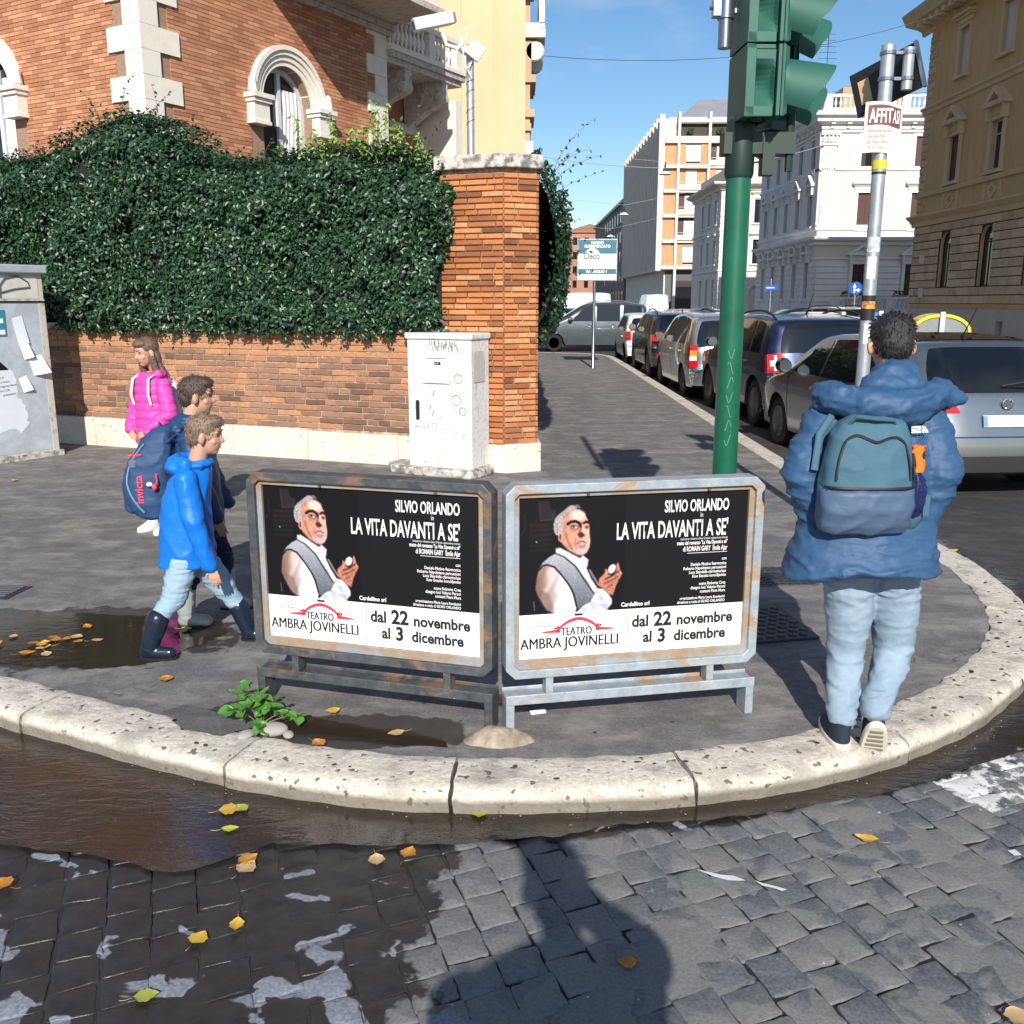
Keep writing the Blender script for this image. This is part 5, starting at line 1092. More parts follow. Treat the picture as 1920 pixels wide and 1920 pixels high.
        for sgn in (1, -1):
            q = side(p['mx'], belt + .07); m = MB(); m.lathe([(0, -.07), (.06, -.06), (.095, 0), (.09, .06), (.04, .1), (0, .1)], 12, (q[0] + .02, sgn * (q[1] + .12), q[2] + .03), 'x'); m.box(q[0] - .02, min(sgn * q[1], sgn * (q[1] + .1)), q[2] - .05, q[0] + .05, max(sgn * q[1], sgn * (q[1] + .1)), q[2] - .01)
            mm = m.build('door_mirror', p.get('mirm', pm), t, smooth=True); MB().lathe([(0, 0), (.078, 0), (.078, .004), (0, .004)], 14, (q[0] - .055, sgn * (q[1] + .12), q[2] + .03), 'x').build('mirror_glass', M_chrome, mm)
    # wheels
    for xw in p['wx']:
        for sgn in (1, -1):
            yo = hw - .03; w = MB().lathe([(wr * .62, -.1), (wr * .9, -.105), (wr, -.07), (wr, .07), (wr * .9, .105), (wr * .62, .1)], 28, (0, 0, 0), 'y')
            wo = w.build('wheel', M_tyre, t, loc=(xw, sgn * (yo - .11), wr), smooth=True); rm = MB(); s_ = sgn
            rm.lathe([(wr * .63, .1 * s_), (wr * .6, .085 * s_), (wr * .56, .03 * s_), (0.001, .02 * s_)], 24, (0, 0, 0), 'y')
            ns = p.get('spokes', 7)
            for k in range(ns):
                A = Matrix.Rotation(2 * math.pi * k / ns, 4, 'Y'); rm.box(-.026, min(.05 * s_, .085 * s_), .03, .026, max(.05 * s_, .085 * s_), wr * .58, M=A)
            rm.lathe([(wr * .64, .06 * s_), (wr * .66, .1 * s_), (wr * .6, .1 * s_)], 24, (0, 0, 0), 'y'); rm.lathe([(0.001, .1 * s_), (.06, .09 * s_), (.06, .05 * s_)], 12, (0, 0, 0), 'y')
            rm.build('rim', M_rim, wo, smooth=True)
            MB().lathe([(wr + .06, -.2 * s_), (wr + .055, .0)], 20, (xw, sgn * (yo), wr), 'y', a0=0, a1=math.pi).build('wheel_arch', M_under, t)
    # lamps
    for sgn in (1, -1):
        l0, l1, ui = p['tail']; a0 = idx(lambda c: c.y > l0); a1 = idx(lambda c: c.y > l1); m = MB()
        m.grid(lambda a, b: sp(a0 + (a1 - a0) * b, sgn * (ui + (1 - ui) * a * .999 + p.get('tslant', 0) * (1 - a) * b), .012), 6, 8, flip=sgn < 0)
        m.grid(lambda a, b: (lambda i: (lambda e: (e.x + a * p.get('tside', .16), sgn * (ys(e.x + a * p.get('tside', .16), max(e.y, .25)) + .012), e.y))(E[int(min(i, n - 1))]))(a0 + (a1 - a0) * b), 4, 8, flip=sgn > 0)
        tl = m.build('tail_light', M_red_l, t, smooth=True)
        for (b0, b1, u0, u1, mm, nm) in p.get('lens', []):
            MB().grid(lambda a, b: sp(a0 + (a1 - a0) * (b0 + (b1 - b0) * b), sgn * (u0 + (u1 - u0) * a), .02), 3, 3, flip=sgn < 0).build(nm, mm, tl)
        h0 = idx(lambda c: c.x > Lc - .55); h1 = idx(lambda c: c.x > Lc - .12)
        MB().grid(lambda a, b: sp(h0 + (h1 - h0) * b, sgn * (.62 + .37 * a), .012), 4, 5, flip=sgn < 0).build('headlight', M_clear, t, smooth=True)
        if p.get('refl'): r0 = idx(lambda c: c.y > p['refl']); MB().grid(lambda a, b: sp(r0 - .5 + 1.1 * b, sgn * (.66 + .26 * a), .018), 4, 2, flip=sgn < 0).build('reflector', M_red_l, t)
    def flat(i, u0, u1, h, th, nm, m, par=None, out=.012):
        c = CP[int(i)]; nn = nor[int(i)]; q = c - nn * out; yv = ys(c.x, c.y)
        dv = Vector((-nn.y, nn.x)) * -1
        if dv.y < 0: dv = -dv
        vs = []
        for s1 in (0, 1):
            for (uu, zz) in ((u0, -h / 2), (u1, -h / 2), (u1, h / 2), (u0, h / 2)): pnt = q + dv * zz - nn * (th * s1); vs.append((pnt.x, uu * yv, pnt.y))
        return MB().add(vs, [(0, 3, 2, 1), (4, 5, 6, 7), (0, 1, 5, 4), (1, 2, 6, 5), (2, 3, 7, 6), (3, 0, 4, 7)]).build(nm, m, par or t, merge=True)
    pi_ = idx(lambda c: c.y > p.get('plate', .72)); pl = flat(pi_, -.29, .29, .11, .012, 'number_plate', M_plate); flat(pi_, .24, .29, .10, .015, 'plate_band', M_plateb, pl)
    bi = idx(lambda c: c.y > p.get('badge', .95)); c = CP[bi]; MB().lathe([(.04, 0), (.055, -.012), (.045, -.014), (.036, -.006)], 18, (c.x - .015, 0, c.y), 'x').build('badge', M_chrome, t)
    # wiper, aerial, rails
    wi = i0 + 1; a = sp(wi, .02, .02); b = sp(wi + 1.2, .02 - .62, .02) if p.get('wip', 1) > 0 else sp(wi + 1.2, .6, .02); MB().tube([a, (a[0] - .02, a[1] * .5 + b[1] * .5, (a[2] + b[2]) / 2 + .015), b], .009, 5).build('rear_wiper', M_under, t)
    if p.get('aerial'): xa = p['aerial']; q = sp(idx(lambda c: c.x > xa), 0, 0); MB().tube([q, (q[0] - .05, 0, q[2] + .05), (q[0] - .24, 0, q[2] + .3)], [.02, .008, .003], 6).build('aerial', M_under, t)
    if p.get('rails'):
        for sgn in (1, -1):
            xa, xb = p['rails']; pts = []
            for k in range(11):
                xx = xa + (xb - xa) * k / 10; q = sp(idx(lambda c: c.x > xx), sgn * .88, .0); lift = .065 * math.sin(math.pi * min(max(k / 10, 0), 1))**.35 if 0 < k < 10 else 0; pts.append((q[0], q[1], q[2] + lift))
            MB().tube(pts, .017, 6).build('roof_rail', p.get('railm', M_under), t, smooth=True)
    t['paint'] = 1; del t['paint']
    return t
est = dict(L=4.62, hw=.91, H=1.47, belt=.96, wx=(.98, 3.66), r=.32, top=[(0, .27), (.0, .42), (.015, .60), (.06, .74), (.10, .90), (.15, 1.0), (.52, 1.40), (.66, 1.45), (1.3, 1.50), (2.2, 1.49), (2.75, 1.42), (3.55, 1.0), (3.7, .96), (4.25, .84), (4.5, .70), (4.6, .52), (4.62, .28)], tum=.2,
           win=[(.78, .95, 1.35, 1.42), (1.42, 1.48, 2.3, 2.25), (2.36, 2.31, 3.35, 2.68)], rw=(.99, 1.38), ws=(2.78, 3.5), pano=(.75, 2.6), doors=(1.38, 2.33, 3.3), mx=3.2, tail=(.76, .97, .52), tslant=.12, plate=.70, badge=.88, gap=.55, clad=.36, paint=P_silver, aerial=.95, mirm=P_black, refl=.45, spokes=5, lens=[(.35, .7, .6, .9, M_clear, 'reversing_lens')])
car('silver estate with a dark glass roof, parked askew behind the man in blue', 'car', (4.575, 8.8, -.105), 4.8, est, group='cars parked along the kerb')
dus = dict(L=4.34, hw=.90, H=1.63, belt=1.07, wx=(.80, 3.47), r=.36, top=[(0, .34), (.0, .48), (.02, .62), (.09, .70), (.13, .92), (.18, 1.06), (.33, 1.50), (.45, 1.58), (1.2, 1.65), (2.1, 1.63), (2.55, 1.55), (3.2, 1.12), (3.35, 1.08), (3.95, .98), (4.2, .84), (4.32, .60), (4.34, .36)], tum=.17, sill=.3,
           win=[(.62, .70, 1.05, 1.05), (1.15, 1.12, 1.95, 1.95), (2.03, 2.03, 3.0, 2.5)], rw=(1.10, 1.50), ws=(2.58, 3.15), doors=(1.1, 2.0, 2.95), mx=2.85, tail=(.80, 1.07, .76), plate=.86, badge=1.0, gap=.60, clad=.52, paint=P_navy, aerial=1.2, refl=.50, rails=(.55, 2.4), tside=.06, spokes=5, lens=[(.35, .65, .80, .97, M_clear, 'lamp_cross'), (.1, .9, .865, .91, M_clear, 'lamp_cross')])
car('navy blue SUV with black roof rails and square cross lit lamps, behind the green pole', 'car', (4.46, 13.55, -.105), 3.5, dus, group='cars parked along the kerb')
zaf = dict(L=4.32, hw=.87, H=1.60, belt=1.0, wx=(.85, 3.55), r=.31, top=[(0, .27), (.0, .42), (.01, .58), (.05, .64), (.07, .86), (.10, 1.0), (.30, 1.48), (.42, 1.56), (1.2, 1.62), (2.1, 1.60), (2.6, 1.50), (3.4, 1.06), (3.55, 1.0), (4.0, .86), (4.22, .70), (4.3, .50), (4.32, .28)], tum=.18,
           win=[(.45, .62, 1.0, 1.05), (1.08, 1.12, 1.95, 1.95), (2.02, 2.02, 3.2, 2.55)], rw=(.98, 1.48), rwu=.86, ws=(2.62, 3.35), doors=(1.05, 2.0, 3.15), mx=3.0, tail=(.62, 1.02, .84), plate=.76, badge=.9, gap=.56, clad=.36, cladblack=False, paint=P_lsil, tside=.10, spokes=6, lens=[(.45, .7, .86, .99, M_amber, 'indicator_lens'), (.25, .45, .86, .99, M_clear, 'reversing_lens')], mirm=P_silver)
car('light silver people carrier with tall red and amber lamps, left of the green pole', 'car', (4.1, 18.05, -.105), 1.0, zaf, group='cars parked along the kerb')
spo = dict(dus, L=4.4, hw=.92, H=1.60, paint=P_black, rails=(.6, 2.3), tail=(.92, 1.05, .5), rw=(1.12, 1.46), lens=[], top=[(0, .32), (.0, .48), (.02, .64), (.07, .74), (.10, .92), (.14, 1.05), (.42, 1.44), (.6, 1.53), (1.2, 1.59), (2.1, 1.60), (2.55, 1.52), (3.2, 1.12), (3.4, 1.06), (4.0, .94), (4.28, .80), (4.38, .58), (4.4, .34)])
car('glossy black SUV with a red light bar parked beyond the silver people carrier', 'car', (4.1, 22.9, -.105), 0.5, spo, group='cars parked along the kerb')
hat = dict(zaf, L=3.9, hw=.81, H=1.48, belt=.93, wx=(.62, 3.1), r=.30, paint=P_vsil, top=[(0, .27), (.0, .42), (.01, .56), (.05, .64), (.08, .82), (.13, .95), (.34, 1.36), (.46, 1.44), (1.0, 1.50), (1.8, 1.49), (2.25, 1.40), (2.95, 1.0), (3.1, .95), (3.6, .82), (3.8, .66), (3.88, .48), (3.9, .28)],
           win=[(.5, .62, 1.0, 1.02), (1.06, 1.08, 2.75, 2.15)], rw=(.98, 1.34), ws=(2.28, 2.9), doors=(1.03, 2.7), mx=2.6, tail=(.66, 1.0, .84), aerial=None, lens=[])
car('small pale silver hatchback, first car of the row before the crossing', 'car', (3.98, 28.2, -.105), 0, hat, group='cars parked along the kerb')
ber = dict(L=4.38, hw=.90, H=1.74, belt=1.08, wx=(.85, 3.58), r=.32, top=[(0, .27), (.0, .45), (.01, .65), (.04, .9), (.06, 1.1), (.12, 1.62), (.22, 1.72), (.9, 1.80), (2.0, 1.80), (2.45, 1.72), (3.35, 1.18), (3.5, 1.10), (4.0, .98), (4.25, .80), (4.35, .55), (4.38, .28)], tum=.14,
           win=[(.30, .34, 1.02, 1.0), (1.14, 1.12, 2.0, 2.0), (2.12, 2.10, 3.2, 2.52)], rw=(1.1, 1.6), ws=(2.5, 3.28), doors=(1.08, 2.06, 3.1), mx=2.95, tail=(.8, 1.4, .88), plate=.6, badge=.9, gap=.56, clad=.4, paint=P_grey, hp=True, spokes=6, tside=.08, rails=(.5, 2.3), railm=P_silver)
car('blue grey tall passenger van crossing the street, seen from its left side', 'car', (4.95, 36.9, -.105), 90, ber, name='passing_car')
van = dict(ber, L=5.4, hw=.98, H=2.3, belt=1.3, wx=(1.1, 4.4), r=.34, paint=P_vsil, top=[(0, .35), (.0, .5), (.01, .8), (.03, 1.3), (.10, 2.2), (.2, 2.32), (1, 2.38), (3.0, 2.36), (3.5, 2.25), (4.4, 1.45), (4.6, 1.32), (5.1, 1.1), (5.3, .8), (5.38, .5), (5.4, .3)], win=[(3.1, 3.1, 4.2, 3.6)], rw=(2.1, 2.12), ws=(3.55, 4.3), doors=(3.0, 4.2), mx=4.0, tail=(.8, 1.3, .93), rails=None)
car('white panel van driving away far up the street', 'van', (10.8, 75, -.105), 0, van, name='white_van', detail=1)
car('white panel van at the far left of the street, behind the blue grey van', 'van', (6.0, 62, -.105), 90, dict(van, H=2.1), name='white_van', detail=1)
for lab, x, y, hd, pr, pt in (('white car with a black glass roof parked beyond the navy SUV', 9.7, 30.5, 0, hat, P_white), ('silver SUV on the far side, just left of the sign pole', 11.9, 33, 20, dus, P_lsil), ('dark car roof showing above the light silver people carrier', 7.3, 42, 0, hat, P_black),
                              ('bright blue car roof between the silver people carrier and the green pole', 8.9, 45, 0, hat, P_blue), ('white car parked at the far left beside the street hedge', 1.6, 49, 180, hat, P_white), ('grey car parked at the far left in front of the pale houses', 2.9, 52, 180, est, P_grey),
                              ('silver car across the street right of the green pole', 9.4, 40, 90, est, P_silver), ('black car behind the white car with the glass roof', 13.0, 38, 90, zaf, P_black), ('small dark car far up the street left of the white van', 7.3, 70, 0, hat, P_black)):
    car(lab, 'car', (x, y, -.105), hd, dict(pr, paint=pt), group='cars further up the street', detail=1)
# ================================================================ PEOPLE
from mathutils import noise as mn
def ringloft(rings, n=28, p=2.0, caps=True):
    """rings: (z, cx, cy, rx, ry) or (point, rx, ry, dx, dy): superellipse cross-sections"""
    m = MB(); vs = []
    for r in rings:
        z, cx, cy, rx, ry = r[:5]
        for j in range(n):
            t = 2 * math.pi * j / n; c, s = math.cos(t), math.sin(t)
            vs.append((cx + rx * math.copysign(abs(c)**(2 / p), c), cy + ry * math.copysign(abs(s)**(2 / p), s), z + (r[5](t) if len(r) > 5 else 0)))
    k = len(rings); fs = [(i * n + j, i * n + (j + 1) % n, (i + 1) * n + (j + 1) % n, (i + 1) * n + j) for i in range(k - 1) for j in range(n)]
    if caps: fs += [tuple(range(n - 1, -1, -1)), tuple((k - 1) * n + j for j in range(n))]
    m.add(vs, fs); return m
def cap(m, p0, r0, p1, r1, n=14):
    p0, p1 = Vector(p0), Vector(p1); d = p1 - p0; L0 = d.length or 1e-4; d = d / L0; P = []; Rr = []
    for k in range(5): a = math.pi / 2 * k / 5; P.append(p0 - d * r0 * math.cos(a)); Rr.append(max(r0 * math.sin(a), 1e-3))
    P.append(p0); Rr.append(r0); P.append(p1); Rr.append(r1)
    for k in range(1, 6): a = math.pi / 2 * k / 5; P.append(p1 + d * r1 * math.sin(a)); Rr.append(max(r1 * math.cos(a), 1e-3))
    m.tube(P, Rr, n)
def ell(m, c, r, rz=0.0, rx=0.0, ry=0.0):
    M = Matrix.Translation(c) @ Euler((rx, ry, rz)).to_matrix().to_4x4() @ Matrix.Diagonal((*r, 1))
    m.lathe([(math.sin(math.pi * k / 12) + (1e-4 if k in (0, 12) else 0), -math.cos(math.pi * k / 12)) for k in range(13)], 20, M=M)
def remesh(mb, name, mat, parent, vox=.010, smooth=5, disp=None, ang=180):
    me = bpy.data.meshes.new('tmp'); me.from_pydata(mb.v, [], mb.f); o = bpy.data.objects.new('tmp', me); COL.objects.link(o)
    md = o.modifiers.new('r', 'REMESH'); md.mode = 'VOXEL'; md.voxel_size = vox; md.use_smooth_shade = True
    if smooth: s = o.modifiers.new('s', 'SMOOTH'); s.iterations = smooth; s.factor = .5
    dg = bpy.context.evaluated_depsgraph_get(); out = bpy.data.meshes.new_from_object(o.evaluated_get(dg)); bpy.data.objects.remove(o)
    if disp:
        n = len(out.vertices); co = np.empty(n * 3, np.float32); out.vertices.foreach_get('co', co); co = co.reshape(-1, 3); no = np.empty(n * 3, np.float32); out.vertex_normals.foreach_get('vector', no); no = no.reshape(-1, 3)
        d = np.array([disp(Vector(c)) for c in co]); co = co + no * d[:, None]; out.vertices.foreach_set('co', co.ravel().astype(np.float32)); out.update()
    out.materials.clear(); out.materials.append(mat); out.polygons.foreach_set('use_smooth', [True] * len(out.polygons)); out.name = name
    return link(name, out, parent)
def folds(a, s=(9, 9, 16), sharp=1.6, off=(0, 0, 0)):
    def f(c):
        q = Vector((c.x * s[0] + off[0], c.y * s[1] + off[1], c.z * s[2] + off[2])); w = mn.noise_vector(q * .45) * .9
        r = 1 - abs(mn.noise(q + w)) * 2; return a * (max(r, 0)**sharp - .35) + a * .5 * mn.noise(q * 2.7)
    return f
def cloth(name, col, rough=.75, sheen=.0, bs=260, bump=.25, col2=None, amt=.35, scale=5, spec=.3):
    x = NT(name); v = x.coord('Object'); c2 = col2 or tuple(k * .75 for k in col)
    x.set(col=x.mix(x.math('MULTIPLY', x.ramp(x.noise(v, scale, 6, .65), [(.35, 0), (.7, 1)]), amt), col, c2), rough=rough, spec=spec, sheen=sheen)
    n1 = x.bump(x.noise(v, bs, 3, .6), bump, .0015); x.bump(x.noise(x.coord('Object', (1, 1, 1.8)), 14, 5, .6, .5), .45, .008, n1); return x.m
M_skin = simple('skin', (0.52, 0.30, 0.21), .5, col2=(0.44, 0.22, 0.15), scale=12, amt=.5); M_skin.node_tree.nodes['Principled BSDF'].inputs['Subsurface Weight'].default_value = .08
M_eye = simple('eye', (0.02, 0.015, 0.012), .15); M_lip = simple('lips', (0.42, 0.16, 0.13), .5)
def hairmat(name, a, b):
    x = NT(name); x.set(col=x.mix(x.ramp(x.noise(x.coord('Object', (3, 3, 1)), 60, 3, .7), [(.35, 0), (.7, 1)]), a, b), rough=.45, spec=.4); x.bump(x.noise(x.coord('Object', (4, 4, 1)), 90, 3, .7), .7, .004); return x.m
H_black = hairmat('black_hair', (0.008, 0.007, 0.007), (0.035, 0.03, 0.03)); H_lbrown = hairmat('light_brown_hair', (0.13, 0.085, 0.055), (0.28, 0.20, 0.14)); H_dbrown = hairmat('dark_brown_hair', (0.045, 0.03, 0.025), (0.11, 0.075, 0.06)); H_brown = hairmat('brown_hair', (0.07, 0.042, 0.026), (0.22, 0.14, 0.09))
C_jkt = cloth('blue_jacket_cloth', (0.034, 0.088, 0.18), .55, bump=.15); C_jean = cloth('light_denim', (0.20, 0.28, 0.36), .85, col2=(0.32, 0.40, 0.48), amt=.8, scale=7, bs=420, bump=.5); C_pack = cloth('slate_blue_fabric', (0.055, 0.13, 0.18), .7); C_pack2 = cloth('grey_blue_coated_fabric', (0.075, 0.12, 0.20), .5, amt=.5)
C_shoe = cloth('navy_suede', (0.02, 0.03, 0.042), .8); C_sole = simple('cream_sole', (0.66, 0.62, 0.52), .7); C_zip = simple('black_zip', (0.012, 0.012, 0.016), .5); C_white = simple('white_print', (0.8, 0.8, 0.8), .6); C_umb = cloth('navy_nylon', (0.012, 0.018, 0.075), .4); C_orange = simple('orange_plastic', (0.85, 0.19, 0.02), .35, coat=.5)
C_boy = cloth('bright_blue_nylon', (0.008, 0.16, 0.60), .42, bump=.1, amt=.2); C_kj = cloth('kids_denim', (0.24, 0.35, 0.45), .85, col2=(0.33, 0.45, 0.54), amt=.7, bs=420); C_boot = simple('navy_rubber', (0.010, 0.018, 0.035), .22, spec=.6); C_gboot = simple('grey_rubber', (0.30, 0.32, 0.32), .4)
C_navy = cloth('navy_nylon_jacket', (0.018, 0.05, 0.13), .5); C_ntr = cloth('dark_navy_trousers', (0.012, 0.02, 0.05), .8); C_npk = cloth('navy_school_fabric', (0.03, 0.07, 0.16), .6, amt=.6); C_red = simple('coral_red_print', (0.75, 0.06, 0.10), .5); C_pink = cloth('pink_quilted_nylon', (0.60, 0.065, 0.35), .5, amt=.25); C_blk = cloth('black_leggings', (0.010, 0.010, 0.011), .8); C_wsh = simple('white_shoe', (0.82, 0.83, 0.84), .6); C_pale = cloth('pale_pink_strap', (0.62, 0.48, 0.50), .8)

def head(root, c, h, face, hair, hairmat_, pitch=0.0, style='short', wide=.76):
    """head of height h centred at c; face = heading angle (radians, 0 looks +y); returns parts"""
    hg = bpy.data.objects.new('tmpframe', None); s = h / .23
    M = Matrix.Translation(c) @ Matrix.Rotation(face, 4, 'Z') @ Matrix.Rotation(pitch, 4, 'X') @ Matrix.Scale(s, 4)
    m = MB(); a = MB(); ell(a, (0, -.008, .022), (.076, .094, .092)); ell(a, (0, .028, -.035), (.058, .062, .078)); ell(a, (0, .05, -.085), (.030, .030, .026)); ell(a, (0, .088, -.022), (.014, .022, .018)); ell(a, (0, .076, .0), (.010, .018, .03))
    for sx in (-1, 1): ell(a, (sx * .082, -.004, -.014), (.013, .020, .034), rz=sx * .45); ell(a, (sx * .028, .066, .026), (.026, .016, .010)); ell(a, (sx * .038, .052, -.03), (.022, .02, .022))
    ell(a, (0, .076, -.058), (.024, .012, .007)); ell(a, (0, .074, -.067), (.02, .012, .007))
    cap(a, (0, -.02, -.07), .050, (0, -.035, -.15), .052)
    a.v = [tuple(M @ Vector(p)) for p in a.v]; hd = remesh(a, 'head', M_skin, root, .005 * s, 4)
    for sx in (-1, 1):
        e = MB(); ell(e, (sx * .030, .070, .008), (.012, .008, .006)); e.v = [tuple(M @ Vector(p)) for p in e.v]; e.build('eye', M_eye, hd, smooth=True)
        e = MB(); e.tube([(sx * .014, .086, .03), (sx * .03, .084, .036), (sx * .048, .070, .032)], .0035, 6); e.v = [tuple(M @ Vector(p)) for p in e.v]; e.build('eyebrow', hairmat_, hd, smooth=True)
    l = MB(); l.tube([(-.02, .081, -.062), (0, .089, -.062), (.02, .081, -.062)], .0035, 6); l.v = [tuple(M @ Vector(p)) for p in l.v]; l.build('lips', M_lip, hd, smooth=True)
    b = MB()
    if style == 'short':
        ell(b, (0, -.018, .034), (.085, .096, .088)); ell(b, (0, -.056, -.010), (.070, .056, .072)); ell(b, (0, .03, .078), (.068, .06, .04))
        cut = lambda p: p
    else:
        ell(b, (0, -.022, .034), (.086, .098, .088)); ell(b, (0, -.05, -.06), (.082, .055, .12)); ell(b, (-.02, -.05, -.20), (.085, .05, .12)); cap(b, (.05, .03, -.05), .035, (.07, .05, -.30), .03); cap(b, (.07, .05, -.30), .03, (.075, .07, -.42), .012); cap(b, (-.07, .0, -.05), .03, (-.08, .0, -.22), .03); ell(b, (0, .03, .078), (.07, .06, .04))
    b.v = [tuple(M @ Vector(p)) for p in b.v]
    hr = remesh(b, 'hair', hairmat_, root, .006 * s, 2, disp=lambda q: .0022 * s * mn.noise(q * 70) + .0016 * s * mn.noise(Vector((q.x, q.y, q.z * .35)) * 260))
    # tufts: short strands rooted in the scalp
    t = MB(); rr = random.Random(4); me = hr.data; N = len(me.vertices); cen = Vector(c)
    for k in range(420 if style == 'short' else 200):
        v_ = me.vertices[rr.randrange(N)]; p = v_.co; nn = (p - cen).normalized()
        dwn = Vector((rr.uniform(-.5, .5), rr.uniform(-.5, .5), -1)) ; d = (nn * .16 + (dwn - nn * dwn.dot(nn)) * .6).normalized(); L0 = s * rr.uniform(.012, .022)
        t.tube([p - nn * .002, p + d * L0 * .5 + nn * .002, p + d * L0], [.0026 * s, .002 * s, .0004], 3)
    tag(t.build('hair_strands', hairmat_, hr), kind='stuff')
    return hd
def hand(root, wrist, fwd, up, sc=1.0, curl=.7, side=1):
    """palm, four unequal bent fingers and a thumb; fwd = direction of the fingers, up = back of the hand"""
    f = Vector(fwd).normalized(); u = Vector(up); u = (u - f * u.dot(f)).normalized(); r = f.cross(u) * side; w = Vector(wrist); m = MB(); s = sc
    cap(m, w - f * .03 * s, .024 * s, w + f * .01 * s, .023 * s)
    for k in range(4): o = r * (.030 - k * .020) * s; cap(m, w + o * .75 + f * .01 * s, .013 * s, w + o + f * .075 * s, .0105 * s)
    for k, ln in enumerate((.064, .074, .069, .054)):
        o = r * (.030 - k * .020) * s; p = w + o + f * .078 * s; d = f.copy(); R_ = .0088 * s
        for j, q in enumerate((.44, .32, .24)):
            d = (d - u * (curl * (.45 + .2 * j))).normalized(); e = p + d * ln * q * s; cap(m, p, R_, e, R_ * .92, 8); p = e; R_ *= .92
    p = w + r * .028 * s + f * .012 * s; e = p + (r * .8 + f * .7 - u * .25).normalized() * .04 * s; cap(m, p, .0125 * s, e, .011 * s, 8); g = e + (f * .9 - u * .35 + r * .1).normalized() * .03 * s; cap(m, e, .0105 * s, g, .0085 * s, 8)
    return remesh(m, 'hand', M_skin, root, .0034 * s, 2)

# ---------------- the man in the blue jacket, seen from behind
man = thing('person', 'man in blue hooded jacket and light jeans walking away with hands in pockets', 'person', (1.36, 3.55, 0)); O = Vector((1.36, 3.55, 0))
def W_(m): m.v = [tuple(Vector(p) - O) for p in m.v]; return m
hm = head(man, Vector((1.432, 3.70, 1.572)) - O, .222, R(-3), None, H_black, pitch=R(-14))
m = MB(); cap(m, (1.42, 3.66, 1.30), .1, (1.43, 3.67, 1.47), .055); m.v += []; 
for a, b, r0, r1 in (((1.39, 3.62, .8), (1.39, 3.64, 1.25), .12, .13), ((1.17, 3.62, 1.27), (1.13, 3.56, 1.08), .05, .045), ((1.13, 3.56, 1.08), (1.2, 3.62, .9), .045, .035), ((1.57, 3.62, 1.27), (1.60, 3.56, 1.07), .05, .045), ((1.60, 3.56, 1.07), (1.55, 3.62, .9), .045, .035), ((1.17, 3.62, 1.27), (1.57, 3.62, 1.27), .06, .06), ((1.305, 3.60, .8), (1.325, 3.62, .36), .07, .05), ((1.325, 3.625, .36), (1.288, 3.5, .08), .045, .035), ((1.465, 3.6, .8), (1.53, 3.645, .36), .07, .05), ((1.53, 3.65, .36), (1.40, 3.46, .15), .045, .035)): cap(m, a, r0, b, r1)
remesh(W_(m), 'body', M_skin, man, .012, 3)
def hemf(t): return .018 * math.sin(3 * t + .6) + .02 * math.sin(t + 2.5)
m = ringloft([(.715, 1.325, 3.545, .292, .195, hemf), (.72, 1.325, 3.545, .298, .20, hemf), (.80, 1.335, 3.555, .278, .185), (.92, 1.35, 3.58, .245, .16), (1.05, 1.365, 3.60, .232, .145), (1.18, 1.372, 3.62, .228, .135), (1.28, 1.375, 3.64, .205, .115), (1.335, 1.38, 3.655, .15, .10), (1.38, 1.40, 3.66, .10, .09)], 40, 2.2)
for a, b, r0, r1 in (((1.185, 3.64, 1.275), (1.10, 3.575, 1.10), .088, .092), ((1.10, 3.575, 1.10), (1.165, 3.585, .90), .09, .072), ((1.565, 3.64, 1.275), (1.605, 3.575, 1.09), .088, .092), ((1.605, 3.575, 1.09), (1.55, 3.585, .895), .09, .072)): cap(m, a, r0, b, r1)
jk = remesh(W_(m), 'jacket', C_jkt, man, .0085, 4, disp=lambda q: folds(.010, (5, 5, 13), 2.2)(q) + folds(.0045, (11, 11, 30), 2.0, (4, 4, 4))(q))
# hem and seams
m = MB()
arc = [(1.17, 3.60, 1.385), (1.20, 3.545, 1.375), (1.27, 3.50, 1.365), (1.38, 3.475, 1.36), (1.48, 3.50, 1.37), (1.55, 3.56, 1.385), (1.60, 3.61, 1.39)]
for i in range(len(arc) - 1): cap(m, arc[i], .060, arc[i + 1], .060)
ell(m, (1.375, 3.515, 1.335), (.165, .075, .055)); ell(m, (1.40, 3.57, 1.42), (.125, .075, .055)); ell(m, (1.62, 3.585, 1.385), (.075, .035, .032), ry=.35); cap(m, (1.40, 3.60, 1.44), .075, (1.47, 3.64, 1.455), .06)
hood = remesh(W_(m), 'hood', C_jkt, man, .0075, 4, disp=lambda q: folds(.010, (9, 8, 15), 1.5, (3, 1, 0))(q) + folds(.004, (22, 22, 30), 1.3)(q))
# jeans
m = MB()
for a, b, r0, r1 in (((1.305, 3.60, .80), (1.325, 3.62, .50), .105, .092), ((1.325, 3.62, .50), (1.325, 3.625, .34), .090, .070), ((1.325, 3.625, .34), (1.290, 3.515, .125), .070, .058), ((1.465, 3.60, .80), (1.515, 3.64, .50), .108, .095), ((1.515, 3.64, .50), (1.53, 3.65, .33), .093, .072), ((1.53, 3.65, .33), (1.400, 3.462, .180), .072, .058), ((1.31, 3.6, .78), (1.46, 3.6, .78), .105, .108)): cap(m, a, r0, b, r1, 20)
base_f = folds(.0095, (9, 7, 19), 1.7, (5, 0, 0))
def jf(c):
    z = c.z; k = .35 + .9 * math.exp(-((z - .30) / .10)**2) + 1.1 * math.exp(-((z - .10) / .05)**2) + .5 * math.exp(-((z - .62) / .07)**2); return base_f(c) * k
remesh(W_(m), 'jeans', C_jean, man, .0075, 3, disp=jf)
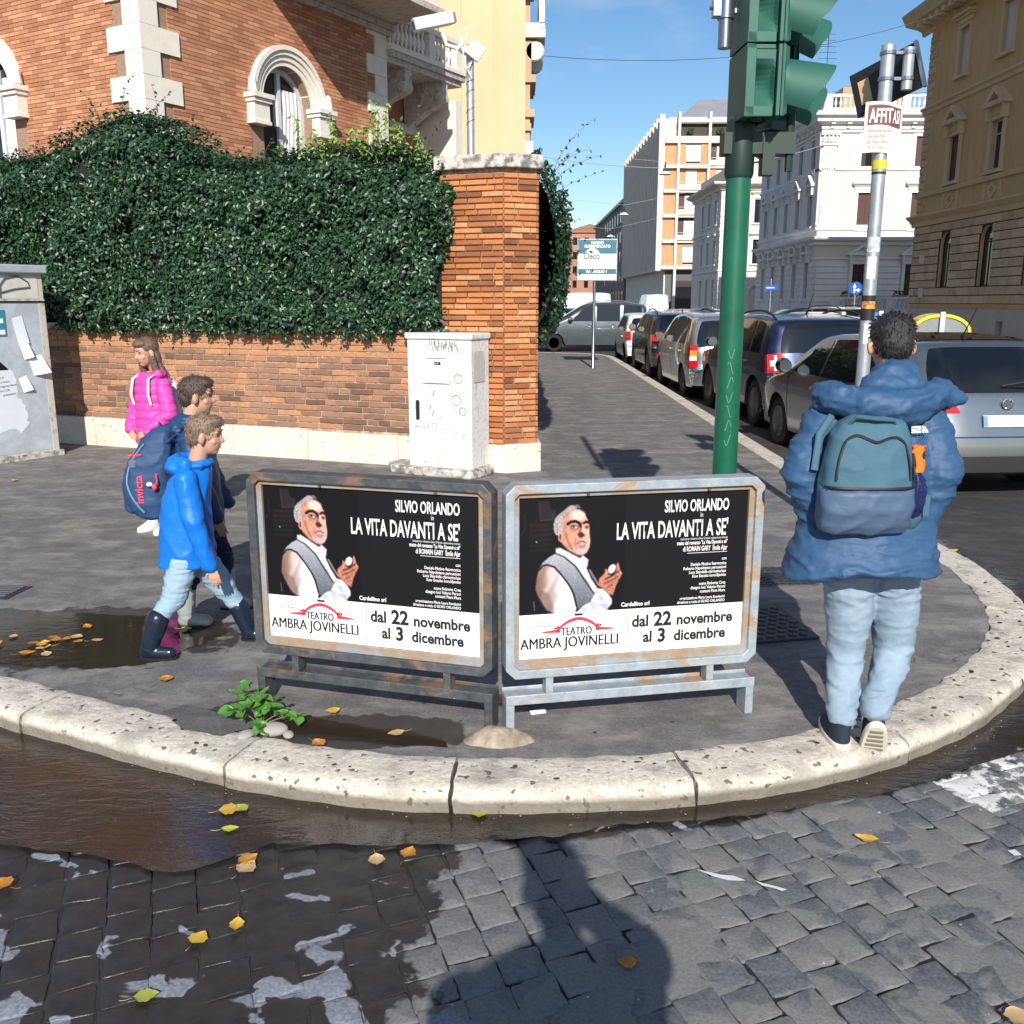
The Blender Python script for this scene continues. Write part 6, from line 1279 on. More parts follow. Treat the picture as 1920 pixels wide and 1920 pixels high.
for cx, cy, cz, pit, nm in ((1.288, 3.505, 0.0, 0, 'l'), (1.40, 3.435, .075, -62, 'r')):
    Mx = Matrix.Translation(Vector((cx, cy, cz)) - O) @ Matrix.Rotation(R(-4 if pit == 0 else -14), 4, 'Z') @ Matrix.Rotation(R(pit), 4, 'X')
    up = ringloft([(.022, 0, .085, .046, .135), (.045, 0, .08, .046, .132), (.07, 0, .05, .043, .10), (.095, 0, .01, .040, .058), (.11, 0, -.005, .036, .045)], 24, 2.4); up.v = [tuple(Mx @ Vector(p)) for p in up.v]
    sh = up.build('shoe', C_shoe, man, smooth=True, ang=60)
    so = ringloft([(.0, 0, .085, .044, .138), (.008, 0, .085, .050, .145), (.024, 0, .085, .050, .145), (.028, 0, .085, .046, .14)], 28, 2.5); so.v = [tuple(Mx @ Vector(p)) for p in so.v]; so.build('sole', C_sole, sh, smooth=True, ang=40)
    tr = MB()
    for k in range(9): tr.box(-.036 + .006 * abs(k - 4) * .5, -.03 + k * .027, -.004, .036 - .006 * abs(k - 4) * .5, -.018 + k * .027, .001)
    tr.v = [tuple(Mx @ Vector(p)) for p in tr.v]; tag(tr.build('tread', simple('worn_rubber', (0.22, 0.19, 0.14), .85) if nm == 'l' else MATS['worn_rubber'], sh), kind='stuff')
# logo on the shoulder (white quarter dome with three bars and lettering)
def arcband(mb, r0, r1, c, n=8):
    for k in range(n):
        a, b = math.pi / 2 * k / n + math.pi / 2 * 0, math.pi / 2 * (k + 1) / n; mb.add([(c[0] + r0 * math.cos(a), 0, c[1] + r0 * math.sin(a)), (c[0] + r1 * math.cos(a), 0, c[1] + r1 * math.sin(a)), (c[0] + r1 * math.cos(b), 0, c[1] + r1 * math.sin(b)), (c[0] + r0 * math.cos(b), 0, c[1] + r0 * math.sin(b))], [(0, 1, 2, 3)])
m = MB(); arcband(m, 0, .010, (.008, -.012)); arcband(m, .013, .018, (.008, -.012)); arcband(m, .021, .026, (.008, -.012))
for k in range(3): m.box(-.036, -.0005, -.012 + k * .0095, .004, .0005, -.0055 + k * .0095)
# ---------------- backpack
pk = thing('backpack', 'slate blue backpack with black zips worn by the man in the blue jacket', 'backpack', (1.275, 3.43, .88)); OP = Vector((1.275, 3.43, .88))
def P_(mb): mb.v = [tuple(Vector(p) - OP) for p in mb.v]; return mb
ri = [(.89, 1.278, 3.455, .10, .05), (.90, 1.278, 3.45, .150, .072), (.93, 1.278, 3.445, .162, .088), (1.0, 1.278, 3.44, .168, .094), (1.08, 1.278, 3.44, .166, .094), (1.17, 1.28, 3.442, .158, .088), (1.25, 1.285, 3.447, .142, .076), (1.30, 1.29, 3.455, .118, .058), (1.325, 1.295, 3.465, .07, .035)]
remesh(P_(ringloft(ri, 36, 3.0)), 'main_compartment', C_pack, pk, .007, 4, disp=folds(.006, (8, 8, 6), 1.4))
rj = [(.892, 1.278, 3.44, .11, .05), (.90, 1.278, 3.433, .155, .068), (.93, 1.278, 3.428, .165, .085), (1.0, 1.278, 3.422, .172, .094), (1.055, 1.278, 3.424, .171, .094), (1.068, 1.278, 3.434, .165, .088)]
remesh(P_(ringloft(rj, 36, 3.2)), 'front_pocket', C_pack2, pk, .007, 3, disp=folds(.007, (10, 10, 9), 1.3, (2, 2, 2)))
def surf_pt(x, z, out=.004, rr=ri):
    zs = [r[0] for r in rr]; cx = np.interp(z, zs, [r[1] for r in rr]); cy = np.interp(z, zs, [r[2] for r in rr]); rx = np.interp(z, zs, [r[3] for r in rr]); ry = np.interp(z, zs, [r[4] for r in rr]); t = min(abs((x - cx) / rx), .995); return (x, cy - ry * (1 - t**3)**(1 / 3) - out, z)
m = MB(); m.tube([surf_pt(1.117 + .32 * k / 20, 1.073, .004) for k in range(21)], .006, 6, flat=1.0); P_(m).build('zip', C_zip, pk, smooth=True)
pts = [(1.148, 1.10), (1.152, 1.16), (1.165, 1.21), (1.18, 1.245), (1.215, 1.262), (1.25, 1.25), (1.285, 1.238), (1.32, 1.25), (1.355, 1.255), (1.385, 1.235), (1.398, 1.20), (1.410, 1.15), (1.414, 1.10)]; pts = [(q.x, q.y) for q in catmull(pts, .012)]
m = MB(); m.tube([surf_pt(a, b, .003) for a, b in pts], .0052, 6); P_(m).build('zip', C_zip, pk, smooth=True)
m = MB(); m.tube([(1.20, 3.42, 1.295), (1.215, 3.395, 1.325), (1.275, 3.38, 1.318), (1.345, 3.395, 1.312), (1.365, 3.42, 1.285)], .011, 8, flat=.6); P_(m).build('carry_handle', C_pack, pk, smooth=True)
for q in ([(1.10, 3.47, 1.12), (1.12, 3.50, 1.25), (1.19, 3.56, 1.33)], [(1.44, 3.46, 1.14), (1.425, 3.49, 1.25), (1.39, 3.55, 1.33)]): m = MB(); m.tube(q, .014, 8, flat=.5); P_(m).build('shoulder_strap', C_pack, pk, smooth=True)
for a in ((1.43, 1.15), (1.12, 1.07)):
    m = MB(); q = surf_pt(*a, .01); m.tube([q, (q[0] + .004, q[1] - .006, q[2] - .03), (q[0] + .001, q[1] - .004, q[2] - .07)], .0035, 5); P_(m).build('zip_pull', C_zip, pk)
m = MB(); ell(m, (1.455, 3.46, .98), (.055, .06, .09)); remesh(P_(m), 'side_pocket', C_pack, pk, .007, 3)
m = MB(); m.box(1.485, 3.40, .965, 1.507, 3.41, 1.04); P_(m).build('compression_strap', C_pack, pk)
um = thing('folding_umbrella', 'navy folding umbrella with an orange handle in the side pocket of the slate blue backpack', 'umbrella', (1.452, 3.425, .95)); OU = Vector((1.452, 3.425, .95))
m = ringloft([(.96, 1.455, 3.43, .035, .035), (1.0, 1.452, 3.425, .048, .045), (1.06, 1.45, 3.42, .045, .042), (1.11, 1.447, 3.42, .030, .03), (1.125, 1.446, 3.42, .018, .018)], 20); m.v = [tuple(Vector(p) - OU) for p in m.v]; remesh(m, 'furled_canopy', C_umb, um, .005, 1, disp=folds(.009, (40, 40, 7), 1.2))
m = ringloft([(1.115, 1.446, 3.42, .02, .02), (1.13, 1.447, 3.42, .026, .024), (1.19, 1.45, 3.42, .028, .025), (1.215, 1.452, 3.42, .022, .02)], 20, 3); m.v = [tuple(Vector(p) - OU) for p in m.v]; m.build('handle', C_zip, um, smooth=True)
m = MB(); m.grid(lambda a, b: (1.43 + .045 * a + .004 * math.sin(b * 7), 3.392 + .012 * (2 * a - 1)**2, 1.125 + .098 * b), 6, 8); m.grid(lambda a, b: (1.43 + .045 * a, 3.392 + .05 * b, 1.223 - .01 * (2 * a - 1)**2), 4, 3); m.v = [tuple(Vector(p) - OU) for p in m.v]; m.build('orange_grip', C_orange, um, smooth=True)
lg = MB(); arcband(lg, 0, .010, (.008, -.012)); arcband(lg, .013, .018, (.008, -.012)); arcband(lg, .021, .026, (.008, -.012))
for k in range(3): lg.box(-.036, -.0005, -.012 + k * .0095, .004, .0005, -.0055 + k * .0095)
lo2 = lg.build('chest_logo', C_white, man, loc=Vector((1.485, 3.492, 1.268)) - O, rot=(R(-12), 0, R(14))); 

def person_parts(root, jrings, arms, legs, jm, lm, jdisp, jvox=.0075, legdisp=None, extra=None, jname='jacket', lname='trousers', n=32, p=2.1):
    m = MB()
    for a, b, r0, r1 in [(q[0], q[1], q[2] * .7, q[3] * .7) for q in arms + legs]: cap(m, a, r0, b, r1, 10)
    zc = [r for r in jrings]; cap(m, (zc[0][1], zc[0][2], zc[0][0] + .05), zc[0][4] * .6, (zc[-1][1], zc[-1][2], zc[-1][0] - .02), zc[-1][4] * .6); remesh(m, 'body', M_skin, root, .012, 2)
    m = ringloft(jrings, n, p)
    for a, b, r0, r1 in arms: cap(m, a, r0, b, r1)
    if extra: extra(m)
    remesh(m, jname, jm, root, jvox, 4, disp=jdisp)
    m = MB()
    for a, b, r0, r1 in legs: cap(m, a, r0, b, r1)
    remesh(m, lname, lm, root, .0065, 3, disp=legdisp or folds(.006, (8, 8, 30), 1.4))
def boot(root, top_, bot, yaw, m_, sc=1.0, pitch=0):
    """rubber boot: shaft from top_ to ankle, foot pointing along yaw (0 = +y)"""
    m = MB(); t_, b = Vector(top_), Vector(bot); f = Vector((-math.sin(yaw), math.cos(yaw), 0)); f = (f * math.cos(pitch) + Vector((0, 0, math.sin(pitch)))); a = b + Vector((0, 0, .05 * sc))
    cap(m, t_, .056 * sc, a.lerp(t_, .2), .045 * sc); cap(m, a, .042 * sc, b + Vector((0, 0, .034 * sc)) - f * .01, .034 * sc); cap(m, b + Vector((0, 0, .036 * sc)) - f * .01, .035 * sc, b + Vector((0, 0, .03 * sc)) + f * .10 * sc, .031 * sc)
    o = remesh(m, 'boot', m_, root, .005, 3); s_ = MB(); 
    sl = ringloft([(0, 0, .045 * sc, .034 * sc, .092 * sc), (.012 * sc, 0, .045 * sc, .036 * sc, .094 * sc)], 20, 2.3); Mx = Matrix.Translation(b) @ Matrix.Rotation(yaw, 4, 'Z') @ Matrix.Rotation(pitch, 4, 'X'); sl.v = [tuple(Mx @ Vector(p)) for p in sl.v]; sl.build('boot_sole', M_under, o)
    rm = MB(); d = (t_ - a).normalized(); rm.tube([t_ + d * .045 * sc, t_ + d * .052 * sc], [.052 * sc, .052 * sc], 20, caps=False); return o
# ---------------- boy in bright blue jacket (walks to the right); local +y = forward, +x = his right (towards the viewer)
b1 = thing('person', 'small boy in bright blue rain jacket and navy rubber boots striding right', 'person', (-1.60, 4.58, 0), R(-90))
person_parts(b1, [(.445, .0, -.055, .128, .128), (.45, .0, -.055, .134, .134), (.6, 0, -.05, .130, .128), (.75, 0, -.035, .122, .118), (.87, 0, -.01, .118, .105), (.92, 0, .01, .095, .085), (.97, 0, .035, .055, .06)],
    [((.105, .01, .895), (.15, .045, .69), .058, .052), ((.15, .045, .69), (.135, .105, .475), .052, .040), ((-.105, .01, .895), (-.14, -.03, .70), .058, .050), ((-.14, -.03, .70), (-.12, .02, .5), .05, .04)],
    [((.06, -.05, .48), (.10, -.095, .30), .078, .060), ((.10, -.095, .30), (.148, -.165, .21), .056, .043), ((-.06, -.02, .48), (-.10, .095, .29), .078, .060), ((-.10, .095, .29), (-.117, .15, .19), .056, .043)],
    C_boy, C_kj, folds(.007, (6, 9, 7), 1.7), .007, lname='jeans', jname='rain_jacket')
m = MB()
for k in range(8): a0, a1 = R(200 + k * 17.5 * 1.15 - 20), R(200 + (k + 1) * 17.5 * 1.15 - 20); cap(m, (.085 * math.cos(a0), .03 + .095 * math.sin(a0), .955 - .015 * math.sin(a0)), .034, (.085 * math.cos(a1), .03 + .095 * math.sin(a1), .955 - .015 * math.sin(a1)), .034)
ell(m, (0, -.055, .945), (.10, .062, .055)); ell(m, (0, .05, .955), (.085, .06, .03)); remesh(m, 'hood', C_boy, b1, .0065, 3, disp=folds(.008, (14, 14, 20), 1.5))
head(b1, (0.0, .085, 1.098), .195, R(6), None, H_lbrown, pitch=R(-8)); boot(b1, (.15, -.165, .205), (.16, -.215, .005), 0, C_boot, 1.0); boot(b1, (-.118, .155, .185), (-.12, .20, .0), 0, C_boot, .95)
hand(b1, (.135, .115, .455), (0, .25, -1), (1, .1, .1), .62, .4)
# ---------------- boy in navy behind him
b2 = thing('person', 'boy in navy jacket and grey rubber boots, partly behind the small boy in bright blue', 'person', (-1.72, 5.02, 0), R(-86))
person_parts(b2, [(.49, 0, .0, .14, .12), (.5, 0, .0, .145, .125), (.7, 0, .0, .14, .12), (.9, 0, -.005, .13, .11), (1.0, 0, .0, .125, .10), (1.06, 0, .01, .09, .08), (1.10, 0, .02, .06, .06)],
    [((.12, 0, 1.02), (.16, .05, .82), .058, .052), ((.16, .05, .82), (.15, .12, .62), .052, .042), ((-.12, 0, 1.02), (-.15, .03, .82), .058, .05), ((-.15, .03, .82), (-.13, .12, .64), .05, .04)],
    [((.065, 0, .54), (.085, -.02, .34), .078, .06), ((.085, -.02, .34), (.10, -.085, .2), .058, .048), ((-.065, 0, .54), (-.13, .07, .34), .078, .06), ((-.13, .07, .34), (-.17, .07, .2), .058, .048)],
    C_navy, C_ntr, folds(.007, (8, 8, 10), 1.5), .0075)
m = MB(); ell(m, (0, -.03, 1.10), (.09, .085, .055)); ell(m, (0, -.075, 1.07), (.085, .06, .055)); remesh(m, 'hood', C_navy, b2, .0065, 3, disp=folds(.009, (16, 16, 24), 1.5))
head(b2, (0.0, .03, 1.245), .20, R(8), None, H_dbrown, pitch=R(-6)); boot(b2, (.10, -.085, .235), (.105, -.085, .0), R(-4), C_gboot, 1.08, 0); boot(b2, (-.165, .07, .235), (-.19, .07, .0), 0, C_gboot, 1.0)
hand(b2, (.15, .13, .60), (0, .3, -1), (1, 0, .1), .66, .5)
bp = thing('backpack', 'big navy school backpack with coral red lettering worn by the boy in navy', 'backpack', (-1.91, 4.98, .6), R(-86)); 
rq = [(.0, 0, -.02, .09, .06), (.02, 0, -.03, .125, .095), (.09, 0, -.045, .142, .125), (.2, 0, -.04, .145, .13), (.32, 0, -.015, .14, .115), (.42, 0, .02, .12, .085), (.47, 0, .04, .09, .055), (.485, 0, .05, .05, .03)]
remesh(ringloft(rq, 36, 2.8), 'main_compartment', C_npk, bp, .007, 4, disp=folds(.006, (9, 9, 10), 1.4))
m = ringloft([(.03, 0, -.10, .09, .05), (.05, 0, -.11, .10, .07), (.2, 0, -.11, .105, .075), (.3, 0, -.085, .1, .065), (.34, 0, -.06, .08, .04)], 30, 2.8); remesh(m, 'front_pocket', C_npk, bp, .007, 3, disp=folds(.005, (9, 9, 12), 1.4))
def bside(y, z, out=.004):
    zs = [r[0] for r in rq]; cy = np.interp(z, zs, [r[2] for r in rq]); rx = np.interp(z, zs, [r[3] for r in rq]); ry = np.interp(z, zs, [r[4] for r in rq]); t = min(abs((y - cy) / ry), .99); return (rx * (1 - t**2.8)**(1 / 2.8) + out, y, z)
m = MB(); m.tube([bside(-.10 + .0 * k, .36 - .02 * k, .006) for k in range(2)], .004, 5); m.tube([bside(-.14 + .02 * k, .335 + .004 * k, .005) for k in range(6)], .006, 5); m.build('red_trim', C_red, bp)
m = MB(); m.tube([bside(-.05 + .09 * math.sin(k / 12 * math.pi) * -1 + .02 * k / 12, .05 + .36 * k / 12, .006) for k in range(13)], .005, 6); m.build('piping', cloth('light_blue_piping', (0.16, 0.25, 0.4), .6), bp, smooth=True)
tx = text_mesh('invicta', .058, .001, C_red, 'lettering', bp, (.148, -.045, .10), (R(90), R(-90), R(90)), 1.0, bold=.001)
m = MB(); m.lathe([(.0, 0), (.022, 0), (.022, .006), (0, .006)], 14, (.13, -.09, .31), 'x'); m.build('round_badge', simple('grey_rubber_badge', (0.10, 0.14, 0.2), .5), bp)
m = MB(); m.tube([(.15, .03, .26), (.165, .035, .22), (.16, .02, .19)], .004, 5); ell(m, (.165, .02, .19), (.014, .014, .018)); m.build('key_charm', C_red, bp, smooth=True); m = MB(); ell(m, (.165, -.005, .205), (.012, .016, .012)); m.build('key_charm', C_white, bp, smooth=True)
for q in ([(-.09, .09, .40), (-.1, .14, .46), (-.09, .24, .44)], [(.09, .07, .40), (.11, .14, .46), (.115, .24, .42), (.12, .27, .3)]): m = MB(); m.tube(q, .014, 6, flat=.5); m.build('shoulder_strap', C_npk, bp, smooth=True)
m = MB(); m.tube([(-.03, .03, .47), (0, .02, .505), (.03, .03, .47)], .007, 6); m.build('carry_handle', C_npk, bp, smooth=True)
# ---------------- girl in pink
g1 = thing('person', 'girl with long brown hair in a pink puffer jacket by the brick wall', 'person', (-2.74, 7.12, 0), R(150))
def quilt(c):
    z = c.z; return .009 * abs(math.sin(z * math.pi / .062))**.5 - .004 + folds(.004, (9, 9, 9), 1.5)(c)
person_parts(g1, [(.68, 0, 0, .145, .12), (.69, 0, 0, .15, .125), (.85, 0, 0, .138, .112), (1.0, 0, 0, .13, .105), (1.1, 0, 0, .135, .10), (1.17, 0, 0, .11, .085), (1.21, 0, .01, .06, .06)],
    [((-.135, 0, 1.12), (-.20, .02, .92), .058, .056), ((-.20, .02, .92), (-.10, .13, .80), .054, .045), ((.135, 0, 1.12), (.20, -.01, .92), .058, .056), ((.20, -.01, .92), (.14, .10, .80), .054, .045)],
    [((-.065, 0, .68), (-.07, .01, .38), .072, .055), ((-.07, .01, .38), (-.08, -.02, .06), .05, .038), ((.065, 0, .68), (.09, -.02, .38), .072, .055), ((.09, -.02, .38), (.10, -.04, .06), .05, .038)],
    C_pink, C_blk, quilt, .0075, folds(.003, (9, 9, 20)), jname='puffer_jacket', lname='leggings')
m = MB()
for k in range(8): a0, a1 = R(180 + k * 22.5), R(180 + (k + 1) * 22.5); cap(m, (.09 * math.cos(a0), .0 + .09 * math.sin(a0), 1.205), .034, (.09 * math.cos(a1), .0 + .09 * math.sin(a1), 1.205), .034)
ell(m, (0, -.08, 1.18), (.10, .06, .06)); remesh(m, 'hood', C_pink, g1, .007, 3, disp=folds(.005, (14, 14, 20)))
head(g1, (0.0, .02, 1.365), .205, R(-12), None, H_brown, pitch=R(-14), style='long')
hand(g1, (-.085, .145, .785), (.8, .35, -.4), (-.2, .9, .4), .66, .6, -1); hand(g1, (.125, .115, .785), (-.7, .3, -.5), (.2, .9, .4), .66, .6)
for sx in (-.08, .10):
    o = ringloft([(0, sx, .04, .036, .105), (.01, sx, .04, .04, .11), (.035, sx, .04, .038, .105), (.06, sx, .01, .034, .065), (.085, sx, -.02, .032, .038)], 24, 2.3).build('shoe', C_wsh, g1, smooth=True, ang=60)
m = MB()
for sx in (-1, 1): m = MB(); m.tube([(sx * .095, .09, .98), (sx * .095, .11, 1.06), (sx * .085, .09, 1.17), (sx * .08, -.02, 1.225), (sx * .08, -.12, 1.14)], .016, 8, flat=.35); m.build('bag_strap', C_pale, g1, smooth=True)
gb = thing('backpack', 'pale pink backpack on the back of the girl in the pink puffer jacket', 'backpack', (-2.74, 7.12, .8), R(150)); remesh(ringloft([(.0, 0, -.17, .10, .05), (.03, 0, -.18, .12, .07), (.2, 0, -.18, .12, .075), (.32, 0, -.16, .10, .05), (.36, 0, -.15, .05, .03)], 30, 2.6), 'main_compartment', C_pale, gb, .008, 3, disp=folds(.004))

# ---------------- the photographer, standing behind the lens and throwing the long shadow
ph = thing('person', 'photographer in a dark coat holding up a phone above the cobbles', 'person', (.17, -.42, -.1)); OPh = Vector((.17, -.42, -.1))
def Q_(mb): mb.v = [tuple(Vector(p) - OPh) for p in mb.v]; return mb
C_coat = cloth('dark_coat', (0.03, 0.032, 0.04), .8)
m = ringloft([(.62, .15, -.42, .28, .16), (.85, .15, -.42, .28, .16), (1.1, .15, -.42, .27, .15), (1.3, .16, -.42, .265, .145), (1.4, .17, -.42, .23, .12), (1.46, .19, -.42, .13, .10)], 36, 2.2)
for a, b, r0, r1 in (((.34, -.42, 1.36), (.40, -.17, 1.33), .075, .062), ((.40, -.17, 1.33), (.15, -.06, 1.48), .06, .042), ((-.06, -.42, 1.34), (-.12, -.40, 1.10), .085, .07), ((-.09, -.40, 1.10), (-.06, -.36, .85), .06, .045)): cap(m, a, r0, b, r1)
remesh(Q_(m), 'coat', C_coat, ph, .011, 4, disp=folds(.008))
m = MB(); 
for a, b, r0, r1 in (((.09, -.42, .75), (.07, -.42, .35), .10, .075), ((.07, -.42, .35), (.06, -.44, .0), .072, .06), ((.22, -.42, .75), (.25, -.42, .35), .10, .075), ((.25, -.42, .35), (.26, -.44, .0), .072, .06)): cap(m, a, r0, b, r1)
remesh(Q_(m), 'trousers', C_ntr, ph, .011, 3, disp=folds(.006)); m = MB()
for a, b, r0, r1 in (((.15, -.42, .9), (.15, -.42, 1.35), .11, .11), ((.34, -.42, 1.36), (.40, -.17, 1.33), .045, .04), ((.40, -.17, 1.33), (.09, -.055, 1.61), .04, .03)): cap(m, a, r0, b, r1)
remesh(Q_(m), 'body', M_skin, ph, .012, 2); head(ph, Vector((.19, -.40, 1.635)) - OPh, .25, R(4), None, H_dbrown, pitch=R(-8))
hand(ph, Vector((.135, -.05, 1.50)) - OPh, (-.35, -.05, .9), (.2, -1, .1), .95, .35)
for sx in (.06, .26): o = ringloft([(0, sx - .17, .05, .046, .14), (.04, sx - .17, .05, .046, .14), (.09, sx - .17, .0, .042, .07)], 24, 2.4).build('shoe', C_shoe, ph, smooth=True, ang=60)
ph.scale = (1.12, 1.0, 1.075)
pho = thing('phone', 'black phone held sideways by the photographer behind the lens', 'phone', (.05, -.03, 1.73)); MB().box(-.075, -.004, -.038, .085, .004, .04).build('phone_body', M_under, pho, bevel=.003); MB().box(-.07, -.0046, -.034, .08, -.0041, .036).build('phone_screen', M_cargl, pho)
# ================================================================ STREET FURNITURE
def rusty(name, a, b, rust=(0.20, 0.10, 0.04), amt=.5, lo=.5, hi=.62, rough=.55, metal=.3):
    x = NT(name); v = x.coord('Object'); n = x.noise(x.coord('Object', (1, 1, 1.6)), 5.5, 7, .68, .6); f = x.math('MULTIPLY', x.ramp(n, [(lo, 0), (hi, 1)]), amt)
    c = x.mix(x.ramp(x.noise(v, 14, 5, .7), [(.35, 0), (.65, 1)]), a, b); c = x.mix(f, c, x.mix(x.noise(v, 30, 4, .6), rust, tuple(min(1, k * 1.9) for k in rust)))
    ch = x.ramp(x.noise(v, 55, 3, .7), [(.70, 0), (.74, .8)]); c = x.mix(ch, c, (0.5, 0.5, 0.47)); x.set(col=c, rough=x.math('ADD', rough, x.math('MULTIPLY', f, .35)), metal=x.math('MULTIPLY', x.math('SUBTRACT', 1.0, f), metal)); x.bump(n, .35, .004); return x.m
M_fr1 = rusty('dark_painted_steel', (0.045, 0.055, 0.062), (0.10, 0.11, 0.115), rust=(0.17, 0.085, 0.04), amt=.75, lo=.53, hi=.64); M_fr2 = rusty('galvanised_steel', (0.27, 0.32, 0.36), (0.40, 0.45, 0.49), rust=(0.23, 0.15, 0.085), amt=.85, lo=.545, hi=.60)
M_pblk = simple('poster_black', (0.007, 0.007, 0.009), .6, spec=.2); M_pwht = simple('poster_white', (0.80, 0.80, 0.79), .4); M_tw = simple('poster_type_white', (0.78, 0.77, 0.76), .45); M_tb = simple('poster_type_black', (0.012, 0.012, 0.015), .45); M_trd = simple('poster_red', (0.62, 0.045, 0.07), .45); M_tg = simple('poster_grey', (0.45, 0.45, 0.45), .5)
# print of the poster figure, as colours on a fine flat grid
def inpoly(X, Y, P):
    c = np.zeros(X.shape, bool); n = len(P); j = n - 1
    for i in range(n):
        xi, yi = P[i]; xj, yj = P[j]; k = (yi > Y) != (yj > Y)
        with np.errstate(divide='ignore', invalid='ignore'): c ^= k & (X < (xj - xi) * (Y - yi) / (yj - yi + 1e-9) + xi)
        j = i
    return c
def blur(a, k=1):
    for _ in range(k):
        p = np.pad(a, [(1, 1), (1, 1)] + [(0, 0)] * (a.ndim - 2), 'edge'); a = (p[:-2, 1:-1] + p[2:, 1:-1] + p[1:-1, :-2] + p[1:-1, 2:] + 2 * a) / 6
    return a
def poster_print():
    nx, ny = 236, 236; X, Y = np.meshgrid(np.linspace(0, 1640, nx), np.linspace(20, 1790, ny)); C = np.zeros((ny, nx, 3)) + (13, 13, 17); r_ = np.random.RandomState(5)
    def nzf(s, sd=0): return np.array([[mn.noise(Vector((x / s, y / s, sd))) for x in X[0]] for y in Y[:, 0]])
    N1 = nzf(60); N2 = nzf(170, 3); N3 = nzf(24, 7)
    def fill(P, col, k=2, a=1.0):
        m = blur(inpoly(X, Y, P).astype(float), k)[..., None] * a; C[:] = C * (1 - m) + np.asarray(col) * m if not callable(col) else C * (1 - m) + col() * m
    def elp(cx, cy, rx, ry, col, k=2, a=1.0, rot=0.0):
        dx, dy = X - cx, Y - cy; u = dx * math.cos(rot) + dy * math.sin(rot); w = -dx * math.sin(rot) + dy * math.cos(rot); m = blur(((u / rx)**2 + (w / ry)**2 < 1).astype(float), k)[..., None] * a; C[:] = C * (1 - m) + np.asarray(col) * m
    def stroke(P, w, col, k=1, a=1.0):
        m = np.zeros(X.shape)
        for (x0, y0), (x1, y1) in zip(P[:-1], P[1:]):
            t = np.clip(((X - x0) * (x1 - x0) + (Y - y0) * (y1 - y0)) / ((x1 - x0)**2 + (y1 - y0)**2 + 1e-9), 0, 1); d = np.hypot(X - x0 - t * (x1 - x0), Y - y0 - t * (y1 - y0)); m = np.maximum(m, np.clip((w / 2 - d) / 6 + .5, 0, 1))
        m = blur(m, k)[..., None] * a; C[:] = C * (1 - m) + np.asarray(col) * m
    def col3(r, g, b): return np.stack([r, g, b], -1)
    for k in range(6): fill([(180, 410 + k * 75), (530, 400 + k * 75), (530, 455 + k * 75), (180, 465 + k * 75)], (36 - k * 3, 25, 27 - k), 4, .8)
    fill([(320, 80), (470, 85), (480, 190), (570, 220), (560, 370), (340, 380)], (34, 30, 33), 3); stroke([(320, 90), (345, 370), (520, 350), (560, 240)], 12, (75, 62, 64), 2, .7); stroke([(110, 250), (115, 470), (50, 570)], 9, (60, 58, 62), 1, .7)
    g = np.clip((X - 280) / 420, 0, 1); fold = 18 * np.sin(X / 38 + Y / 160 + 2 * N2)
    fill([(580, 870), (440, 960), (330, 1080), (290, 1240), (272, 1400), (310, 1500), (380, 1620), (450, 1730), (560, 1790), (890, 1795), (910, 1700), (840, 1450), (700, 1240), (560, 1090)], lambda: col3(128 + 85 * g + fold, 98 + 108 * g + fold, 86 + 124 * g + fold), 2)
    fill([(330, 1400), (480, 1480), (560, 1700), (560, 1790), (430, 1740), (330, 1560)], (92, 66, 58), 12, .5)
    sp = r_.normal(0, 13, X.shape); gy = np.clip((Y - 900) / 800, 0, 1)
    fill([(585, 865), (470, 925), (380, 1000), (320, 1110), (430, 1040), (560, 1080), (690, 1240), (820, 1440), (890, 1690), (940, 1740), (1100, 1640), (1190, 1520), (1060, 1330), (920, 1130), (730, 940)], lambda: col3(158 - 70 * gy + sp, 160 - 68 * gy + sp, 168 - 66 * gy + sp), 1)
    fill([(575, 795), (640, 785), (760, 850), (950, 960), (990, 915), (1078, 990), (1062, 1110), (1240, 1440), (1180, 1520), (1060, 1320), (900, 1090), (730, 935), (575, 865)], lambda: col3(200 + 22 * N1, 194 + 22 * N1, 206 + 20 * N1), 2)
    stroke([(985, 1080), (1050, 1250), (1130, 1430)], 7, (140, 140, 158), 1, .7); stroke([(790, 880), (930, 970), (1000, 1060)], 8, (150, 140, 150), 1, .6)
    stroke([(575, 868), (700, 925), (880, 1080), (1020, 1300), (1180, 1525)], 15, (14, 14, 17)); stroke([(322, 1115), (380, 1045), (450, 1035), (560, 1075), (660, 1190), (790, 1370), (860, 1500), (905, 1700)], 24, (14, 14, 17)); stroke([(1060, 1110), (1130, 1270), (1235, 1430)], 22, (18, 18, 22)); stroke([(1100, 1150), (1240, 1380)], 26, (150, 145, 152), 1, .8)
    fill([(900, 1795), (1000, 1700), (1110, 1640), (1235, 1440), (1310, 1450), (1400, 1530), (1455, 1620), (1455, 1690), (1390, 1760), (1440, 1850), (900, 1850)], lambda: col3(188 + 26 * N1 + 14 * np.sin(X / 30 - Y / 50), 191 + 26 * N1 + 14 * np.sin(X / 30 - Y / 50), 206 + 24 * N1), 2); stroke([(1120, 1645), (1280, 1700), (1400, 1790)], 14, (120, 120, 132), 2, .8); stroke([(1240, 1560), (1330, 1650), (1370, 1750)], 12, (140, 142, 155), 2, .6); stroke([(990, 1730), (1080, 1760)], 10, (130, 130, 140), 1, .6)
    fill([(640, 690), (760, 840), (960, 955), (980, 900), (900, 860), (760, 740)], (84, 54, 50), 3)
    fx = np.clip((X - 640) / 420, 0, 1); ln = 10 * np.sin(Y / 26 + X / 60) * (X < 900)
